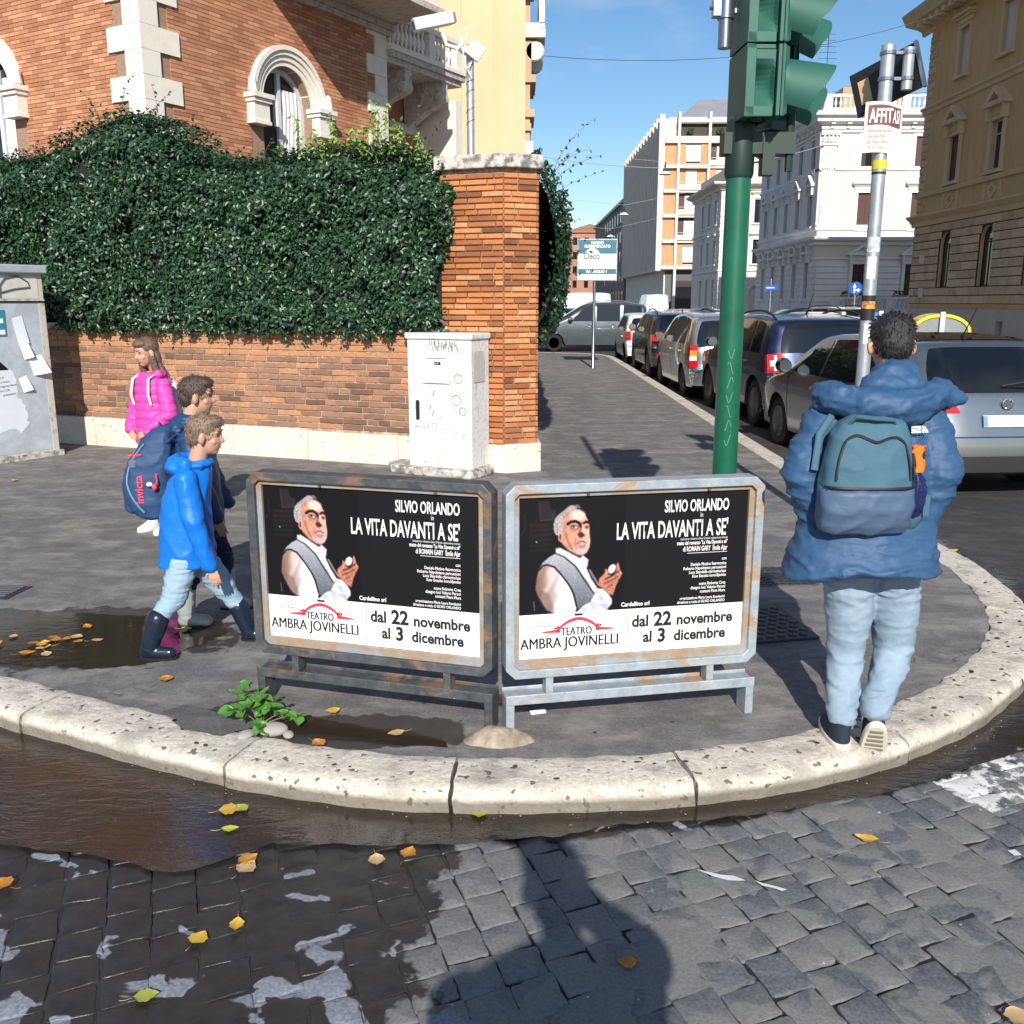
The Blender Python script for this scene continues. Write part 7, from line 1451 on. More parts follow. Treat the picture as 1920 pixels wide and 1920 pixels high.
    fill([(680, 300), (740, 240), (840, 205), (930, 230), (1000, 290), (1055, 380), (1083, 480), (1088, 600), (1102, 700), (1090, 800), (1045, 880), (985, 915), (900, 900), (790, 840), (700, 760), (640, 680), (610, 560), (630, 420)], lambda: col3(168 + 48 * fx + 14 * N1 + ln, 112 + 48 * fx + 12 * N1 + ln, 94 + 48 * fx + 12 * N1 + ln), 2)
    elp(900, 310, 120, 75, (232, 196, 184), 9, .8); elp(790, 640, 80, 150, (186, 138, 112), 10, .6); elp(970, 830, 100, 70, (176, 162, 168), 8, .75); elp(960, 685, 62, 26, (158, 138, 140), 4, .7); stroke([(720, 560), (760, 700), (830, 830)], 26, (112, 74, 62), 6, .7); stroke([(880, 640), (870, 760), (900, 820)], 14, (120, 78, 66), 3, .7)
    for k in range(260):
        x0, y0 = r_.uniform(540, 700), r_.uniform(260, 620); pass
    fill([(545, 520), (538, 430), (560, 350), (610, 290), (700, 225), (790, 158), (900, 155), (955, 205), (900, 200), (850, 222), (750, 245), (690, 310), (672, 400), (690, 470), (668, 560), (610, 600), (570, 590)], lambda: col3(158 + 40 * N3, 148 + 40 * N3, 150 + 40 * N3), 2)
    stroke([(860, 160), (905, 185), (935, 215)], 22, (70, 50, 46), 2, .8); stroke([(590, 430), (600, 560)], 14, (96, 84, 86), 2, .7); stroke([(640, 300), (720, 250)], 12, (112, 84, 78), 2, .6)
    elp(650, 620, 42, 78, (190, 140, 130), 2); elp(645, 625, 18, 45, (96, 56, 54), 2)
    stroke([(755, 435), (800, 405), (870, 398), (930, 430), (950, 480)], 42, (22, 14, 14), 1); stroke([(990, 440), (1030, 412), (1075, 430)], 38, (24, 15, 15), 1)
    elp(860, 492, 74, 40, (112, 72, 66), 3, .8); elp(865, 482, 46, 22, (190, 168, 162), 1); elp(845, 478, 17, 17, (18, 14, 15), 1); stroke([(800, 470), (850, 455), (915, 480)], 8, (40, 26, 26), 1); stroke([(790, 540), (860, 555), (920, 525)], 10, (120, 82, 74), 2, .7)
    elp(1045, 492, 36, 26, (84, 52, 50), 2, .9); elp(1048, 490, 20, 12, (150, 130, 128), 1); elp(1042, 490, 10, 11, (18, 14, 15), 1)
    stroke([(970, 430), (955, 520), (915, 600)], 26, (96, 44, 40), 3, .85); fill([(905, 590), (925, 640), (965, 655), (1020, 625), (1015, 590), (970, 560)], (66, 30, 28), 3); stroke([(985, 450), (995, 560), (1010, 590)], 24, (224, 178, 164), 3, .85)
    stroke([(895, 745), (930, 715), (985, 706), (1045, 735)], 14, (72, 40, 42), 1); stroke([(920, 770), (985, 785), (1025, 765)], 22, (128, 72, 76), 2, .85); stroke([(930, 800), (990, 812), (1030, 795)], 10, (90, 62, 66), 2, .6)
    stroke([(760, 330), (860, 300), (960, 320)], 7, (176, 128, 116), 2, .5); stroke([(780, 360), (880, 340)], 7, (176, 128, 116), 2, .5)
    fill([(1240, 1400), (1245, 1290), (1330, 1210), (1340, 1140), (1375, 1155), (1395, 1230), (1450, 1260), (1510, 1190), (1515, 1070), (1540, 1050), (1570, 1170), (1612, 1225), (1560, 1320), (1520, 1400), (1470, 1560), (1400, 1530), (1300, 1440)], lambda: col3(168 + 45 * N3, 108 + 40 * N3, 88 + 36 * N3), 2)
    elp(1445, 1150, 52, 74, (224, 220, 226), 2, rot=.5); stroke([(1340, 1300), (1450, 1260), (1560, 1180)], 20, (52, 26, 24), 2, .9); stroke([(1330, 1370), (1420, 1340), (1540, 1270)], 16, (60, 30, 28), 2, .85); stroke([(1390, 1440), (1460, 1380)], 16, (64, 32, 30), 2, .8); stroke([(1260, 1330), (1350, 1260), (1370, 1180)], 16, (206, 150, 128), 2, .7); stroke([(1540, 1090), (1560, 1180), (1590, 1230)], 14, (206, 160, 140), 2, .7)
    stroke([(248, 1590), (262, 1730)], 10, (150, 150, 150), 1, .8); elp(285, 685, 12, 12, (190, 170, 165), 1)
    C[:] = np.clip(blur(C, 1), 0, 255) / 255.0; lin = np.where(C <= .04045, C / 12.92, ((C + .055) / 1.055)**2.4)
    U = (X - 20) / 3550 ; Vv = 1 - .72 * (Y - 20) / (1790 - 20); m = MB(); v = [(float(a) * PW, -.0006, float(b) * PHt) for a, b in zip(U.ravel(), Vv.ravel())]
    v = [(max(0.0005, p[0]), p[1], p[2]) for p in v]
    m.add(v, [(j * nx + i, (j + 1) * nx + i, (j + 1) * nx + i + 1, j * nx + i + 1) for j in range(ny - 1) for i in range(nx - 1)]); x = NT('poster_print'); at = x.n('Attribute'); at.attribute_name = 'print'; x.set(col=at.outputs['Color'], rough=.6, spec=.2)
    me = m.mesh('portrait_print', x.m); at = me.attributes.new('print', 'FLOAT_COLOR', 'POINT'); at.data.foreach_set('color', np.concatenate([lin.reshape(-1, 3), np.ones((nx * ny, 1))], 1).astype(np.float32).ravel()); return me
PW, PHt = .962, .672
PPR = poster_print()
def board(A, B, m_, lab, mirror=False):
    L_ = math.hypot(B[0] - A[0], B[1] - A[1]); t = thing('poster_stand', lab, 'poster stand', (A[0], A[1], 0), math.atan2(B[1] - A[1], B[0] - A[0]), 'twin poster stands bolted to the pavement corner')
    z0, z1 = .235, 1.035; ch = .038; o = [(ch, z0), (L_ - ch, z0), (L_, z0 + ch), (L_, z1 - ch), (L_ - ch, z1), (ch, z1), (0, z1 - ch), (0, z0 + ch)]; w = .042; c2 = ch * .55
    w = .036; i = [(w + c2, z0 + w), (L_ - w - c2, z0 + w), (L_ - w, z0 + w + c2), (L_ - w, z1 - w - c2), (L_ - w - c2, z1 - w), (w + c2, z1 - w), (w, z1 - w - c2), (w, z0 + w + c2)]
    m = MB(); ringprism(m, o, i, -.04, .045); m.build('outer_frame', m_, t, bevel=.003)
    x0 = (L_ - PW) / 2; p0 = z1 - w - .02 - PHt; m = MB(); M3 = MATS.get('brown_rusty_steel') or rusty('brown_rusty_steel', (0.26, 0.30, 0.33), (0.36, 0.38, 0.39), rust=(0.20, 0.13, 0.07), amt=.85, lo=.42, hi=.56); ringprism(m, [(w - .004, z0 + w - .004), (L_ - w + .004, z0 + w - .004), (L_ - w + .004, z1 - w + .004), (w - .004, z1 - w + .004)], [(x0, p0), (x0 + PW, p0), (x0 + PW, p0 + PHt), (x0, p0 + PHt)], -.020, .02); m.build('inner_frame', M3, t, bevel=.002)
    MB().box(.06, .0, z0 + .03, L_ - .06, .03, z1 - .03).build('back_panel', M_fr1, t)
    m = MB(); m.box(0, -.04, .125, L_, .05, .155); m.box(0, -.045, .125, L_, -.038, .168); m.box(0, .05, .125, L_, .057, .168); m.build('stand_rail', m_, t, bevel=.004)
    for x in (L_ * .155, L_ * .80): MB().box(x, -.032, .155, x + .032, .03, z0 + .003).build('spacer', m_, t, bevel=.003)
    for x in (0.0, L_ - .036): m = MB(); m.box(x, -.04, 0, x + .036, .05, .127); m.build('leg', m_, t, bevel=.004)
    for x, z in ((L_ * .31, z1 - w - .012), (L_ * .78, z1 - w - .012)): MB().lathe([(0, 0), (.006, 0), (.007, .005), (0, .008)], 10, (x, -.030, z), 'y').build('screw', M_chrome, t)
    # the poster: flat print
    P = MB().box(x0 - .001, -.002, p0, x0 + PW + .001, .0, p0 + PHt).build('poster', M_pblk, t, loc=(0, -.004, 0)); po = (x0, -.0045, p0)
    def T(body, u, v, size, mat=M_tw, sx=.6, al='RIGHT', bold=0.0, shear=0): return text_mesh(body, size * PHt * 1.42, 0, mat, 'lettering', P, (x0 + u * PW, -.0036, p0 + v * PHt), (R(90), 0, 0), sx, al, bold, shear)
    link('portrait_print', PPR, P, (x0, -.0024, p0))
    q = MB(); q.add([(x0, -.003, p0), (x0 + PW, -.003, p0), (x0 + PW, -.003, p0 + .28 * PHt), (x0, -.003, p0 + .28 * PHt)], [(0, 1, 2, 3)]); q.build('white_strip', M_pwht, P)
    T('SILVIO ORLANDO', .915, .878, .072, sx=.50, bold=.0014); T('in', .80, .838, .032, sx=.6); T("LA VITA DAVANTI A SE'", .915, .722, .102, sx=.468, bold=.0018)
    T('traduzione e riduzione Silvio Orlando, adattamento teatrale', .915, .698, .0135, sx=.66); T('tratto dal romanzo "La Vita Davanti a s\u00e9"', .915, .668, .023, sx=.60, bold=.0006); T('di ROMAIN GARY  \u00c9mile Ajar', .915, .626, .031, sx=.52, bold=.0006)
    q = MB(); q.add([(x0 + .735 * PW, -.0036, p0 + .612 * PHt), (x0 + .915 * PW, -.0036, p0 + .612 * PHt), (x0 + .915 * PW, -.0036, p0 + .615 * PHt), (x0 + .735 * PW, -.0036, p0 + .615 * PHt)], [(0, 1, 2, 3)]); q.build('rule', M_tw, P)
    for k, s in enumerate(('con', 'Daniele Mutino fisarmonica', 'Roberto Napoletano percussioni', 'Luca Sbardella clarinetto/sax', 'Kaw Sissoko kora/djembe')): T(s, .915, (.562, .532, .507, .482, .457)[k], .019, sx=.78, bold=.0003)
    for k, s in enumerate(('scene Roberto Crea', 'disegno luci Valerio Peroni', 'costumi Piera Mura')): T(s, .915, .407 - k * .025, .019, sx=.78, bold=.0003)
    for k, s in enumerate(('organizzazione Maria Laura Rondanini', 'direzione e regia di SILVIO ORLANDO')): T(s, .915, .318 - k * .025, .017, sx=.8, bold=.0003)
    T('Cardellino srl', .445, .298, .026, sx=.9, al='LEFT', bold=.0006)
    T('dal', .495, .163, .073, M_tb, .92, 'LEFT', .0022); T('22', .594, .162, .088, M_tb, .92, 'LEFT', .003); T('novembre', .955, .160, .068, M_tb, .93, 'RIGHT', .0022); T('al', .548, .060, .07, M_tb, .92, 'LEFT', .0022); T('3', .612, .056, .086, M_tb, .92, 'LEFT', .003); T('dicembre', .925, .057, .068, M_tb, .93, 'RIGHT', .0022)
    [T('AMBRA JOVINELLI', .438 + k * .0012, .062, .068, M_tb, .80, 'RIGHT', 0) and T('TEATRO', .318 + k * .0012, .138, .050, M_tb, .72, 'RIGHT', 0) for k in (0, 1, 2)]; T('Via Guglielmo Pepe 45 00185 Roma  www.ambrajovinelli.org  info@ambrajovinelli.org  06.83082620', .438, .036, .0115, M_tg, 1.05); T('TEATRO', .135, .212, .014, M_tb, 1.0); T('SALA UMBERTO', .15, .196, .014, M_tb, 1.0); T('BIGLIETTERIA', .438, .200, .013, M_tg, 1.3)
    q = MB(); yy = -.0036; PX = lambda u, v: (x0 + u * PW, yy, p0 + v * PHt)
    arch = [(.175 + .165 * k / 16, .192 + .058 * math.sin(math.pi * k / 16)**.8) for k in range(17)]
    for k in range(16): (a, b), (c, d) = arch[k], arch[k + 1]; q.add([PX(a, b), PX(c, d), PX(c, d - .022), PX(a, b - .022)], [(0, 3, 2, 1)])
    for s0, s1 in ((.175, .06), (.34, .438)):
        sg = 1 if s1 > s0 else -1; q.add([PX(s0, .20), PX(s0 + sg * .012, .20), PX(s0 + sg * .012, .162), PX(s0 - sg * .006, .156), PX(s0 - sg * .006, .19)], [(0, 1, 2, 3, 4)]); q.add([PX(s0, .156), PX(s0 + sg * .03, .156 + .002), PX(s0 + sg * .03, .176), PX(s0 + sg * .01, .178)], [(0, 1, 2, 3)]); q.add([PX(s0 + sg * .03, .158), PX(s0 + sg * .075, .160), PX(s0 + sg * .075, .167), PX(s0 + sg * .03, .176)], [(0, 1, 2, 3)])
    q.build('logo_arch', M_trd, P); q = MB()
    for k in range(4): q.add([PX(.243 + k * .0085, .268), PX(.239 + k * .0105, .283 - .0), PX(.249 + k * .0075, .268)], [(0, 1, 2)])
    q.add([PX(.243, .258), PX(.276, .258), PX(.279, .271), PX(.24, .271)], [(0, 1, 2, 3)]); q.add([PX(.06, .159), PX(.12, .161), PX(.12, .163), PX(.06, .161)], [(0, 1, 2, 3)]); q.add([PX(.395, .163), PX(.438, .163), PX(.438, .165), PX(.395, .165)], [(0, 1, 2, 3)])
    for u, v in ((.158, .186), (.357, .19)): q.add([PX(u + .005 * math.cos(a), v + .007 * math.sin(a)) for a in [k * .785 for k in range(8)]], [tuple(range(8))])
    q.add([PX(.476, .03), PX(.478, .03), PX(.478, .24), PX(.476, .24)], [(0, 1, 2, 3)]); q.build('logo_marks', M_tb, P); return t
board((-1.13, 3.95), (-.09, 3.655), M_fr1, 'left poster stand with a dark, rust streaked steel frame and theatre poster')
board((-.052, 3.632), (1.005, 3.845), M_fr2, 'right poster stand with a pale galvanised frame, rusty in patches, and theatre poster')
# ---------------- green traffic light
M_gp = NT('green_pole_paint'); v = M_gp.coord('Object'); c = M_gp.mix(M_gp.ramp(M_gp.noise(v, 8, 6, .6), [(.3, 0), (.7, 1)]), (0.005, 0.085, 0.045), (0.008, 0.12, 0.065)); c = M_gp.mix(M_gp.ramp(M_gp.noise(v, 34, 3, .6), [(.76, 0), (.78, .8)]), c, (0.4, 0.5, 0.45)); M_gp.set(col=c, rough=.38, spec=.5); M_gp = M_gp.m
M_gh = simple('green_lamp_housing', (0.028, 0.125, 0.092), .5, col2=(0.018, 0.085, 0.062), scale=3, amt=.7); M_lens = simple('dark_lens', (0.012, 0.014, 0.012), .2); M_lensa = simple('amber_lens', (0.12, 0.04, 0.01), .25); M_steel = simple('steel_pipe', (0.30, 0.33, 0.37), .3, .9); M_gal = rusty('galvanised_pole', (0.36, 0.39, 0.42), (0.46, 0.50, 0.53), amt=.15, lo=.6, hi=.75, rough=.45, metal=.6)
tl = thing('traffic_light', 'green traffic light pole behind the right poster stand, lamp hoods turned to the right', 'traffic light', (1.105, 5.0, 0))
MB().lathe([(.066, 0), (.064, .5), (.061, 2.62)], 28, (0, 0, 0)).build('pole', M_gp, tl, smooth=True)
gr = MB(); rr = random.Random(8)
for k in range(7):
    z = 1.02 + k * .075; pts = [(.0635 * math.sin(a), -.0645 * math.cos(a), z + .03 * math.sin(a * 9 + k * 2)) for a in [(-.35 + .5 * j / 7) for j in range(8)]]; gr.tube(pts, .0022, 4)
tag(gr.build('graffiti', simple('pale_scratch', (0.10, 0.34, 0.24), .7), tl), kind='stuff')
m = MB(); m.lathe([(.066, 0), (.072, .02), (.072, .24), (.066, .27)], 20, (.0, 0, 2.33)); m.box(-.09, -.05, 2.44, .26, .07, 2.54); m.box(.1, -.06, 2.34, .16, .02, 2.52); m.tube([(.24, -.02, 2.62), (.24, -.02, 2.36)], .02, 8); m.build('bracket_and_shade_collar', simple('shadow_dark_green', (0.008, 0.03, 0.02), .5), tl, smooth=True, ang=40)  # bracket; its collar is coloured dark for the shadow on the pole top
def signal(ox, oy, rz, nm='signal_head'):
    s = thing(nm, None, None, (ox, oy, 0), rz); s.parent = tl
    for k in range(3):
        z = 2.585 + k * .325; h = .315
        m = MB(); m.box(-.045, -.15, z, .0, .15, z + h); m.box(-.045, -.15, z, .09, -.135, z + .045); m.box(-.045, -.15, z + h - .02, .09, -.135, z + h); m.box(.0, .12, z, .1, .15, z + h)
        m.grid(lambda a, b: (-.002 + .095 * a, -.145 + .10 * math.sin(math.pi * min(1, b * 1.25))**1.0 * (1 - a) ** .5, z + .045 + (h - .065) * b), 8, 12, flip=True); m.grid(lambda a, b: (.09 * a, .0, z + h * b), 2, 2, flip=True)
        m.box(.10, -.165, z, .135, .15, z + h); m.box(.116, -.18, z, .122, -.16, z + h); m.add([(.135, -.15, z), (.17, -.11, z + .02), (.17, -.11, z + h), (.135, -.15, z + h)], [(0, 1, 2, 3)]); m.build('housing', M_gh, s, bevel=.004)
        zc = z + .158; m = MB(); NA = 22
        def hood(r):
            def f(a, b):
                th = R(-42) + R(264) * a; L1 = .28 * (.66 + .34 * max(0, math.sin(th))) if math.sin(th) > -.1 else .28 * .6 * (1 - .35 * min(1, -math.sin(th)))
                return (.15 + L1 * b, -r * math.cos(th) if True else 0, zc + r * math.sin(th) - .03 * b)
            return f
        m.grid(hood(.132), NA, 6); m.grid(hood(.127), NA, 6, flip=True); m.lathe([(.132, 0), (.145, .0), (.145, -.02), (.13, -.02)], 26, (.165, 0, zc), 'x'); m.build('hood', M_gh, s, smooth=True, ang=50)
        MB().lathe([(.0, .02), (.07, .015), (.12, 0)], 20, (.155, 0, zc), 'x').build('lens', (M_lens, M_lensa, M_lens)[k], s, smooth=True)
signal(.0, -.06, R(4)); signal(.12, .26, R(26))
m = MB(); m.tube([(-.10, .0, 2.93), (-.10, 0, 4.4)], .034, 18); pp = m.build('pipe', M_steel, tl, smooth=True, ang=50); m = MB(); m.lathe([(.036, 0), (.042, 0), (.042, .10), (.036, .10)], 18, (-.10, 0, 3.06)); m.box(-.165, -.03, 3.07, -.12, .03, 3.15); m.tube([(-.18, 0, 3.11), (-.12, 0, 3.11)], .010, 6); m.box(-.06, -.0, 3.09, .02, .02, 3.11); m.build('clamp', M_steel, pp, smooth=True, ang=40)
# ---------------- street name sign pole
sp_ = thing('sign_pole', 'tall grey pole with a black sign back and a pink paper notice, behind the man', 'sign pole', (2.45, 6.8, 0))
MB().lathe([(.046, 0), (.045, 3.38), (.0, 3.38)], 24).build('pole', M_gal, sp_, smooth=True, ang=60)
Mx = Matrix.Translation((-.085, .32, 3.13)) @ Matrix.Rotation(R(-48), 4, 'Z') @ Matrix.Rotation(R(-17), 4, 'Y')
MB().box(-.02, -.0, -.15, .46, .012, .15, M=Mx).build('sign_back', simple('sign_back_black', (0.012, 0.012, 0.014), .45), sp_); MB().box(.455, -.012, -.155, .475, .02, .155, M=Mx).build('sign_edge', M_steel, sp_); MB().box(.03, -.004, -.08, .11, .001, .08, M=Mx).build('back_label', M_tan, sp_)
m = MB(); m.tube([(.13, -.02, 3.10), (.13, -.02, 3.36)], .036, 14); m.build('sleeve', M_gal, sp_, smooth=True, ang=50)
for z in (3.16, 3.32): m = MB(); m.lathe([(.047, 0), (.053, 0), (.053, .022), (.047, .022)], 18, (0, 0, z)); m.lathe([(.037, 0), (.043, 0), (.043, .022), (.037, .022)], 18, (.13, -.02, z)); m.box(.03, -.03, z, .12, .01, z + .02); m.build('clamp', M_steel, sp_)
M_paper = simple('pink_paper', (0.78, 0.60, 0.53), .8, col2=(0.82, 0.72, 0.68), scale=6); M_band = simple('brown_print', (0.16, 0.07, 0.07), .7)
def paper(z0, z1, m_, out=.001, xa=-.14, xb=.13, nm='notice', par=None):
    def f(a, b):
        x = xa + (xb - xa) * a; y = -.05 - out + (max(0, x - .04) * 0.62) ; return (x, y, z0 + (z1 - z0) * b + .02 * (.5 - a) * (a > .6) + .006 * math.sin(a * 5))
    return MB().grid(f, 14, 5).build(nm, m_, par or sp_)
pn = paper(2.70, 3.02, M_paper); paper(2.875, 3.0, M_band, .003, -.12, .115, 'print_band', pn); text_mesh('AFFIT', .125, 0, M_white if 'M_white' in globals() else M_pwht, 'lettering', pn, (-.11, -.057, 2.893), (R(90), 0, 0), .50, bold=.003); text_mesh('ASI', .115, 0, M_pwht, 'lettering', pn, (.048, -.054, 2.89), (R(90), 0, R(32)), .42, bold=.003)
for k, s in enumerate(('Referenziati cercano', 'casa zona Prati', 'Sig. Franco Anna', '339 52 74 816')): text_mesh(s, .032, 0, simple('pale_ink', (0.48, 0.30, 0.24), .8) if k == 0 else MATS['pale_ink'], 'lettering', pn, (-.115, -.056, 2.835 - k * .036), (R(90), 0, 0), .62)
def sleeve(z0, z1, m_, r=.0468, a0=0, a1=2 * math.pi, nm='sticker'): return MB().lathe([(r, 0), (r, z1 - z0)], 24, (0, 0, z0), a0=a0, a1=a1).build(nm, m_, sp_, smooth=True)
M_yel = simple('yellow_tape', (0.70, 0.55, 0.05), .5, col2=(0.3, 0.25, 0.05), scale=20); sleeve(2.60, 2.66, M_yel, .049, nm='yellow_tape'); sleeve(2.57, 2.585, M_under, .0475, nm='cable_tie')
sleeve(1.88, 2.03, simple('pink_sticker', (0.72, 0.50, 0.60), .6, col2=(0.8, 0.78, 0.8), scale=30, amt=1), a0=R(215), a1=R(290)); sleeve(1.60, 1.68, M_under, .0472); sleeve(1.73, 1.77, M_under, .0472); sleeve(1.68, 1.73, M_yel if False else simple('orange_sticker', (0.80, 0.36, 0.08), .6, col2=(0.2, 0.1, 0.05), scale=40, amt=1), .0474); sleeve(1.44, 1.58, simple('white_sticker', (0.75, 0.76, 0.74), .6), a0=R(230), a1=R(315)); sleeve(2.06, 2.16, simple('torn_paper', (0.6, 0.66, 0.66), .8, col2=(0.3, 0.36, 0.4), scale=30, amt=1), a0=R(200), a1=R(340))
# ---------------- white service box
M_box = NT('white_box_paint'); v = M_box.coord('Object'); c = M_box.mix(M_box.ramp(M_box.noise(v, 22, 7, .75), [(.50, 0), (.66, 1)]), (0.70, 0.70, 0.68), (0.44, 0.44, 0.43)); c = M_box.mix(M_box.math('MULTIPLY', M_box.ramp(M_box.noise(M_box.coord('Object', (1, 1, .35)), 9, 6, .7), [(.56, 0), (.68, 1)]), .45), c, (0.27, 0.25, 0.22)); M_box.set(col=c, rough=.6); M_box = M_box.m
bxr = math.atan2(9.33 - 9.64, -.45 + 1.105); wb = thing('service_cabinet', 'white metal service cabinet scrawled with graffiti against the brick wall and pillar', 'cabinet', (-1.105, 9.64, .03), bxr); BW, BD = .725, .38
MB().box(0, 0, .055, BW, BD, 1.36).build('body', M_box, wb, bevel=.008); MB().box(-.018, -.022, 1.335, BW + .018, BD + .01, 1.395).build('lid', M_box, wb, bevel=.012)
MB().prism([(-.34, .12), (-.2, -.06), (.2, -.10), (BW + .02, -.09), (BW + .07, .05), (BW + .07, .36), (-.3, .36)], -.03, .055, 'xy').build('concrete_foot', M_stain, wb, bevel=.02); MB().box(.03, -.007, .10, BW - .03, 0.002, 1.31).build('door', M_box, wb, bevel=.004)
m = MB(); ringprism(m, [(.19, .905), (.49, .905), (.49, 1.175), (.19, 1.175)], [(.215, .93), (.465, .93), (.465, 1.15), (.215, 1.15)], -.026, -.004); m.box(.215, -.014, .93, .465, -.006, 1.15); hc = m.build('hatch', M_box, wb, bevel=.004); MB().box(.32, -.017, 1.085, .39, -.0135, 1.115).build('label', M_under, hc); text_mesh('enel', .026, 0, M_pwht, 'lettering', hc, (.327, -.0176, 1.092), (R(90), 0, 0), .9)
m = MB(); m.prism([(.115 + .021 * math.cos(a), (.55 if math.sin(a) < 0 else .71) + .021 * math.sin(a)) for a in [k * math.pi / 8 for k in range(16)]], -.016, -.006, 'xz'); m.build('door_handle', M_under, wb, merge=True)
M_ink = simple('grey_marker', (0.09, 0.09, 0.11), .8)
text_mesh('HARD', .12, 0, M_ink, 'graffiti', wb, (.07, -.0082, .42), (R(90), R(-2), 0), .8, shear=.2, bold=-.0035); text_mesh('Staяk', .115, 0, M_ink, 'graffiti', wb, (.37, -.0082, .415), (R(90), R(2), 0), .75, shear=.3, bold=-.0035); text_mesh('z', .12, 0, M_ink, 'graffiti', wb, (.61, -.0082, .36), (R(90), 0, 0), 1, bold=-.003)
text_mesh('king', .075, 0, M_ink, 'graffiti', wb, (.52, -.0082, .745), (R(90), 0, 0), 1, shear=.3, bold=-.002); text_mesh('org', .08, 0, M_ink, 'graffiti', wb, (.50, -.0082, .62), (R(90), 0, 0), 1, shear=.2, bold=-.002)
m = MB()
for cx, cz, r_ in ((.585, .955, .044), (.56, .745, .05), (.63, .635, .04)): m.tube([(cx + r_ * math.cos(a), -.009, cz + r_ * math.sin(a)) for a in [k * .35 for k in range(18)]], .0028, 4)
for cx, cz in ((.31, .80), (.27, .66), (.3, .6)): m.tube([(cx + .02 * math.cos(a), -.009, cz + .03 * math.sin(a * 1.6)) for a in [k * .4 for k in range(13)]], .0016, 4)
tag(m.build('scribbles', M_ink, wb), kind='stuff'); m = MB()
for k in range(26): x = .27 + .012 * k + random.uniform(-.01, .01); z = 1.27 + random.uniform(-.04, .04); m.add([(x, -.0085, z - .03), (x + .012, -.0085, z - .02), (x + .01, -.0085, z + .03), (x - .006, -.0085, z + .02)], [(0, 1, 2, 3)])
tag(m.build('glue_residue', simple('glue_residue', (0.33, 0.30, 0.26), .9), wb), kind='stuff'); m = MB(); m.add([(BW + .0085, .04, .92), (BW + .0085, .27, .92), (BW + .0085, .28, 1.12), (BW + .0085, .24, 1.22), (BW + .0085, .05, 1.22)], [(0, 1, 2, 3, 4)]); m.build('torn_notice', simple('grey_paper', (0.5, 0.47, 0.43), .9, scale=20), wb)
# ---------------- tall poster pasted cabinet at the left edge
cabr = math.atan2(.86, .51); pc = thing('notice_cabinet', 'tall pale grey metal cabinet plastered with torn posters at the left edge', 'cabinet', (-5.98, 9.70, 0), cabr); CW = 1.335
M_cab = NT('pasted_metal'); v = M_cab.coord('Object'); c = M_cab.mix(M_cab.ramp(M_cab.noise(v, 3.5, 7, .7, .8), [(.42, 0), (.6, 1)]), (0.44, 0.50, 0.56), (0.36, 0.40, 0.43)); c = M_cab.mix(M_cab.math('MULTIPLY', M_cab.ramp(M_cab.noise(v, 30, 5, .7), [(.6, 0), (.68, 1)]), .5), c, (0.2, 0.2, 0.2)); M_cab.set(col=c, rough=.6); M_cab = M_cab.m
M_cabf = simple('aged_beige_metal', (0.50, 0.47, 0.41), .7, col2=(0.22, 0.19, 0.15), scale=12, amt=.8, lo=.5, hi=.66); MB().box(0, 0, .06, CW, .55, 2.03).build('body', M_cabf, pc); MB().box(-.05, -.06, 2.03, CW + .04, .6, 2.12).build('lid', simple('lid_grey', (0.36, 0.40, 0.45), .5), pc, bevel=.015); MB().box(0, -.004, .08, CW - .07, .0, 1.715).build('lower_panel', M_cab, pc); MB().box(0, -.012, 1.715, CW, .0, 1.735).build('drip_rail', M_under, pc); MB().box(0, -.012, 1.735, CW, .0, 1.755).build('drip_rail', M_cabf, pc)
MB().box(0, -.004, 1.76, CW - .06, .0, 2.0).build('upper_panel', simple('beige_panel', (0.60, 0.58, 0.54), .7, col2=(0.42, 0.38, 0.3), scale=6), pc); MB().box(CW - .07, -.010, .04, CW, .0, 1.71).build('corner_strip', M_cabf, pc); MB().box(-.05, -.05, 0, CW + .03, .58, .06).build('foot', M_stain, pc)
m = MB(); m.tube([(.55, -.008, 1.80), (.72, -.008, 1.84), (.80, -.008, 1.92), (.74, -.008, 1.99), (.55, -.008, 2.0)], .009, 6); m.tube([(.83, -.008, 1.77), (.84, -.008, 1.9), (.9, -.008, 1.97), (1.05, -.008, 2.0), (1.16, -.008, 1.94), (1.18, -.008, 1.88), (1.0, -.008, 1.86), (.84, -.008, 1.82)], .009, 6); m.build('graffiti', M_ink, pc)
M_teal = simple('teal_sign', (0.03, 0.24, 0.30), .4); sg = MB().box(.2, -.012, 1.36, .86, -.004, 1.64).build('info_plate', M_teal, pc, bevel=.004); MB().box(.24, -.015, 1.50, .83, -.0125, 1.55).build('plate_field', M_pwht, sg); MB().box(.24, -.015, 1.38, .84, -.0125, 1.43).build('plate_field', M_pwht, sg); text_mesh('Comune di Roma', .055, 0, M_pwht, 'lettering', sg, (.40, -.0135, 1.575), (R(90), 0, 0), .9); text_mesh('Ufficio Affissioni', .045, 0, M_pwht, 'lettering', sg, (.42, -.0135, 1.452), (R(90), 0, 0), .9)
M_torn = simple('torn_poster', (0.66, 0.70, 0.75), .85, col2=(0.58, 0.62, 0.67), scale=4); M_torn2 = simple('torn_poster_white', (0.78, 0.79, 0.80), .85)
def ragged(pts, y, nm, m_, wob=.012):
    P = []; rr = random.Random(len(pts))
    for i in range(len(pts)):
        a, b = Vector(pts[i]), Vector(pts[(i + 1) % len(pts)])
        for k in range(max(1, int((b - a).length / .035))): q = a.lerp(b, k / max(1, int((b - a).length / .035))); P.append((q.x + rr.uniform(-wob, wob), y, q.y + rr.uniform(-wob, wob)))
    return MB().add(P, [tuple(range(len(P)))]).build(nm, m_, pc)
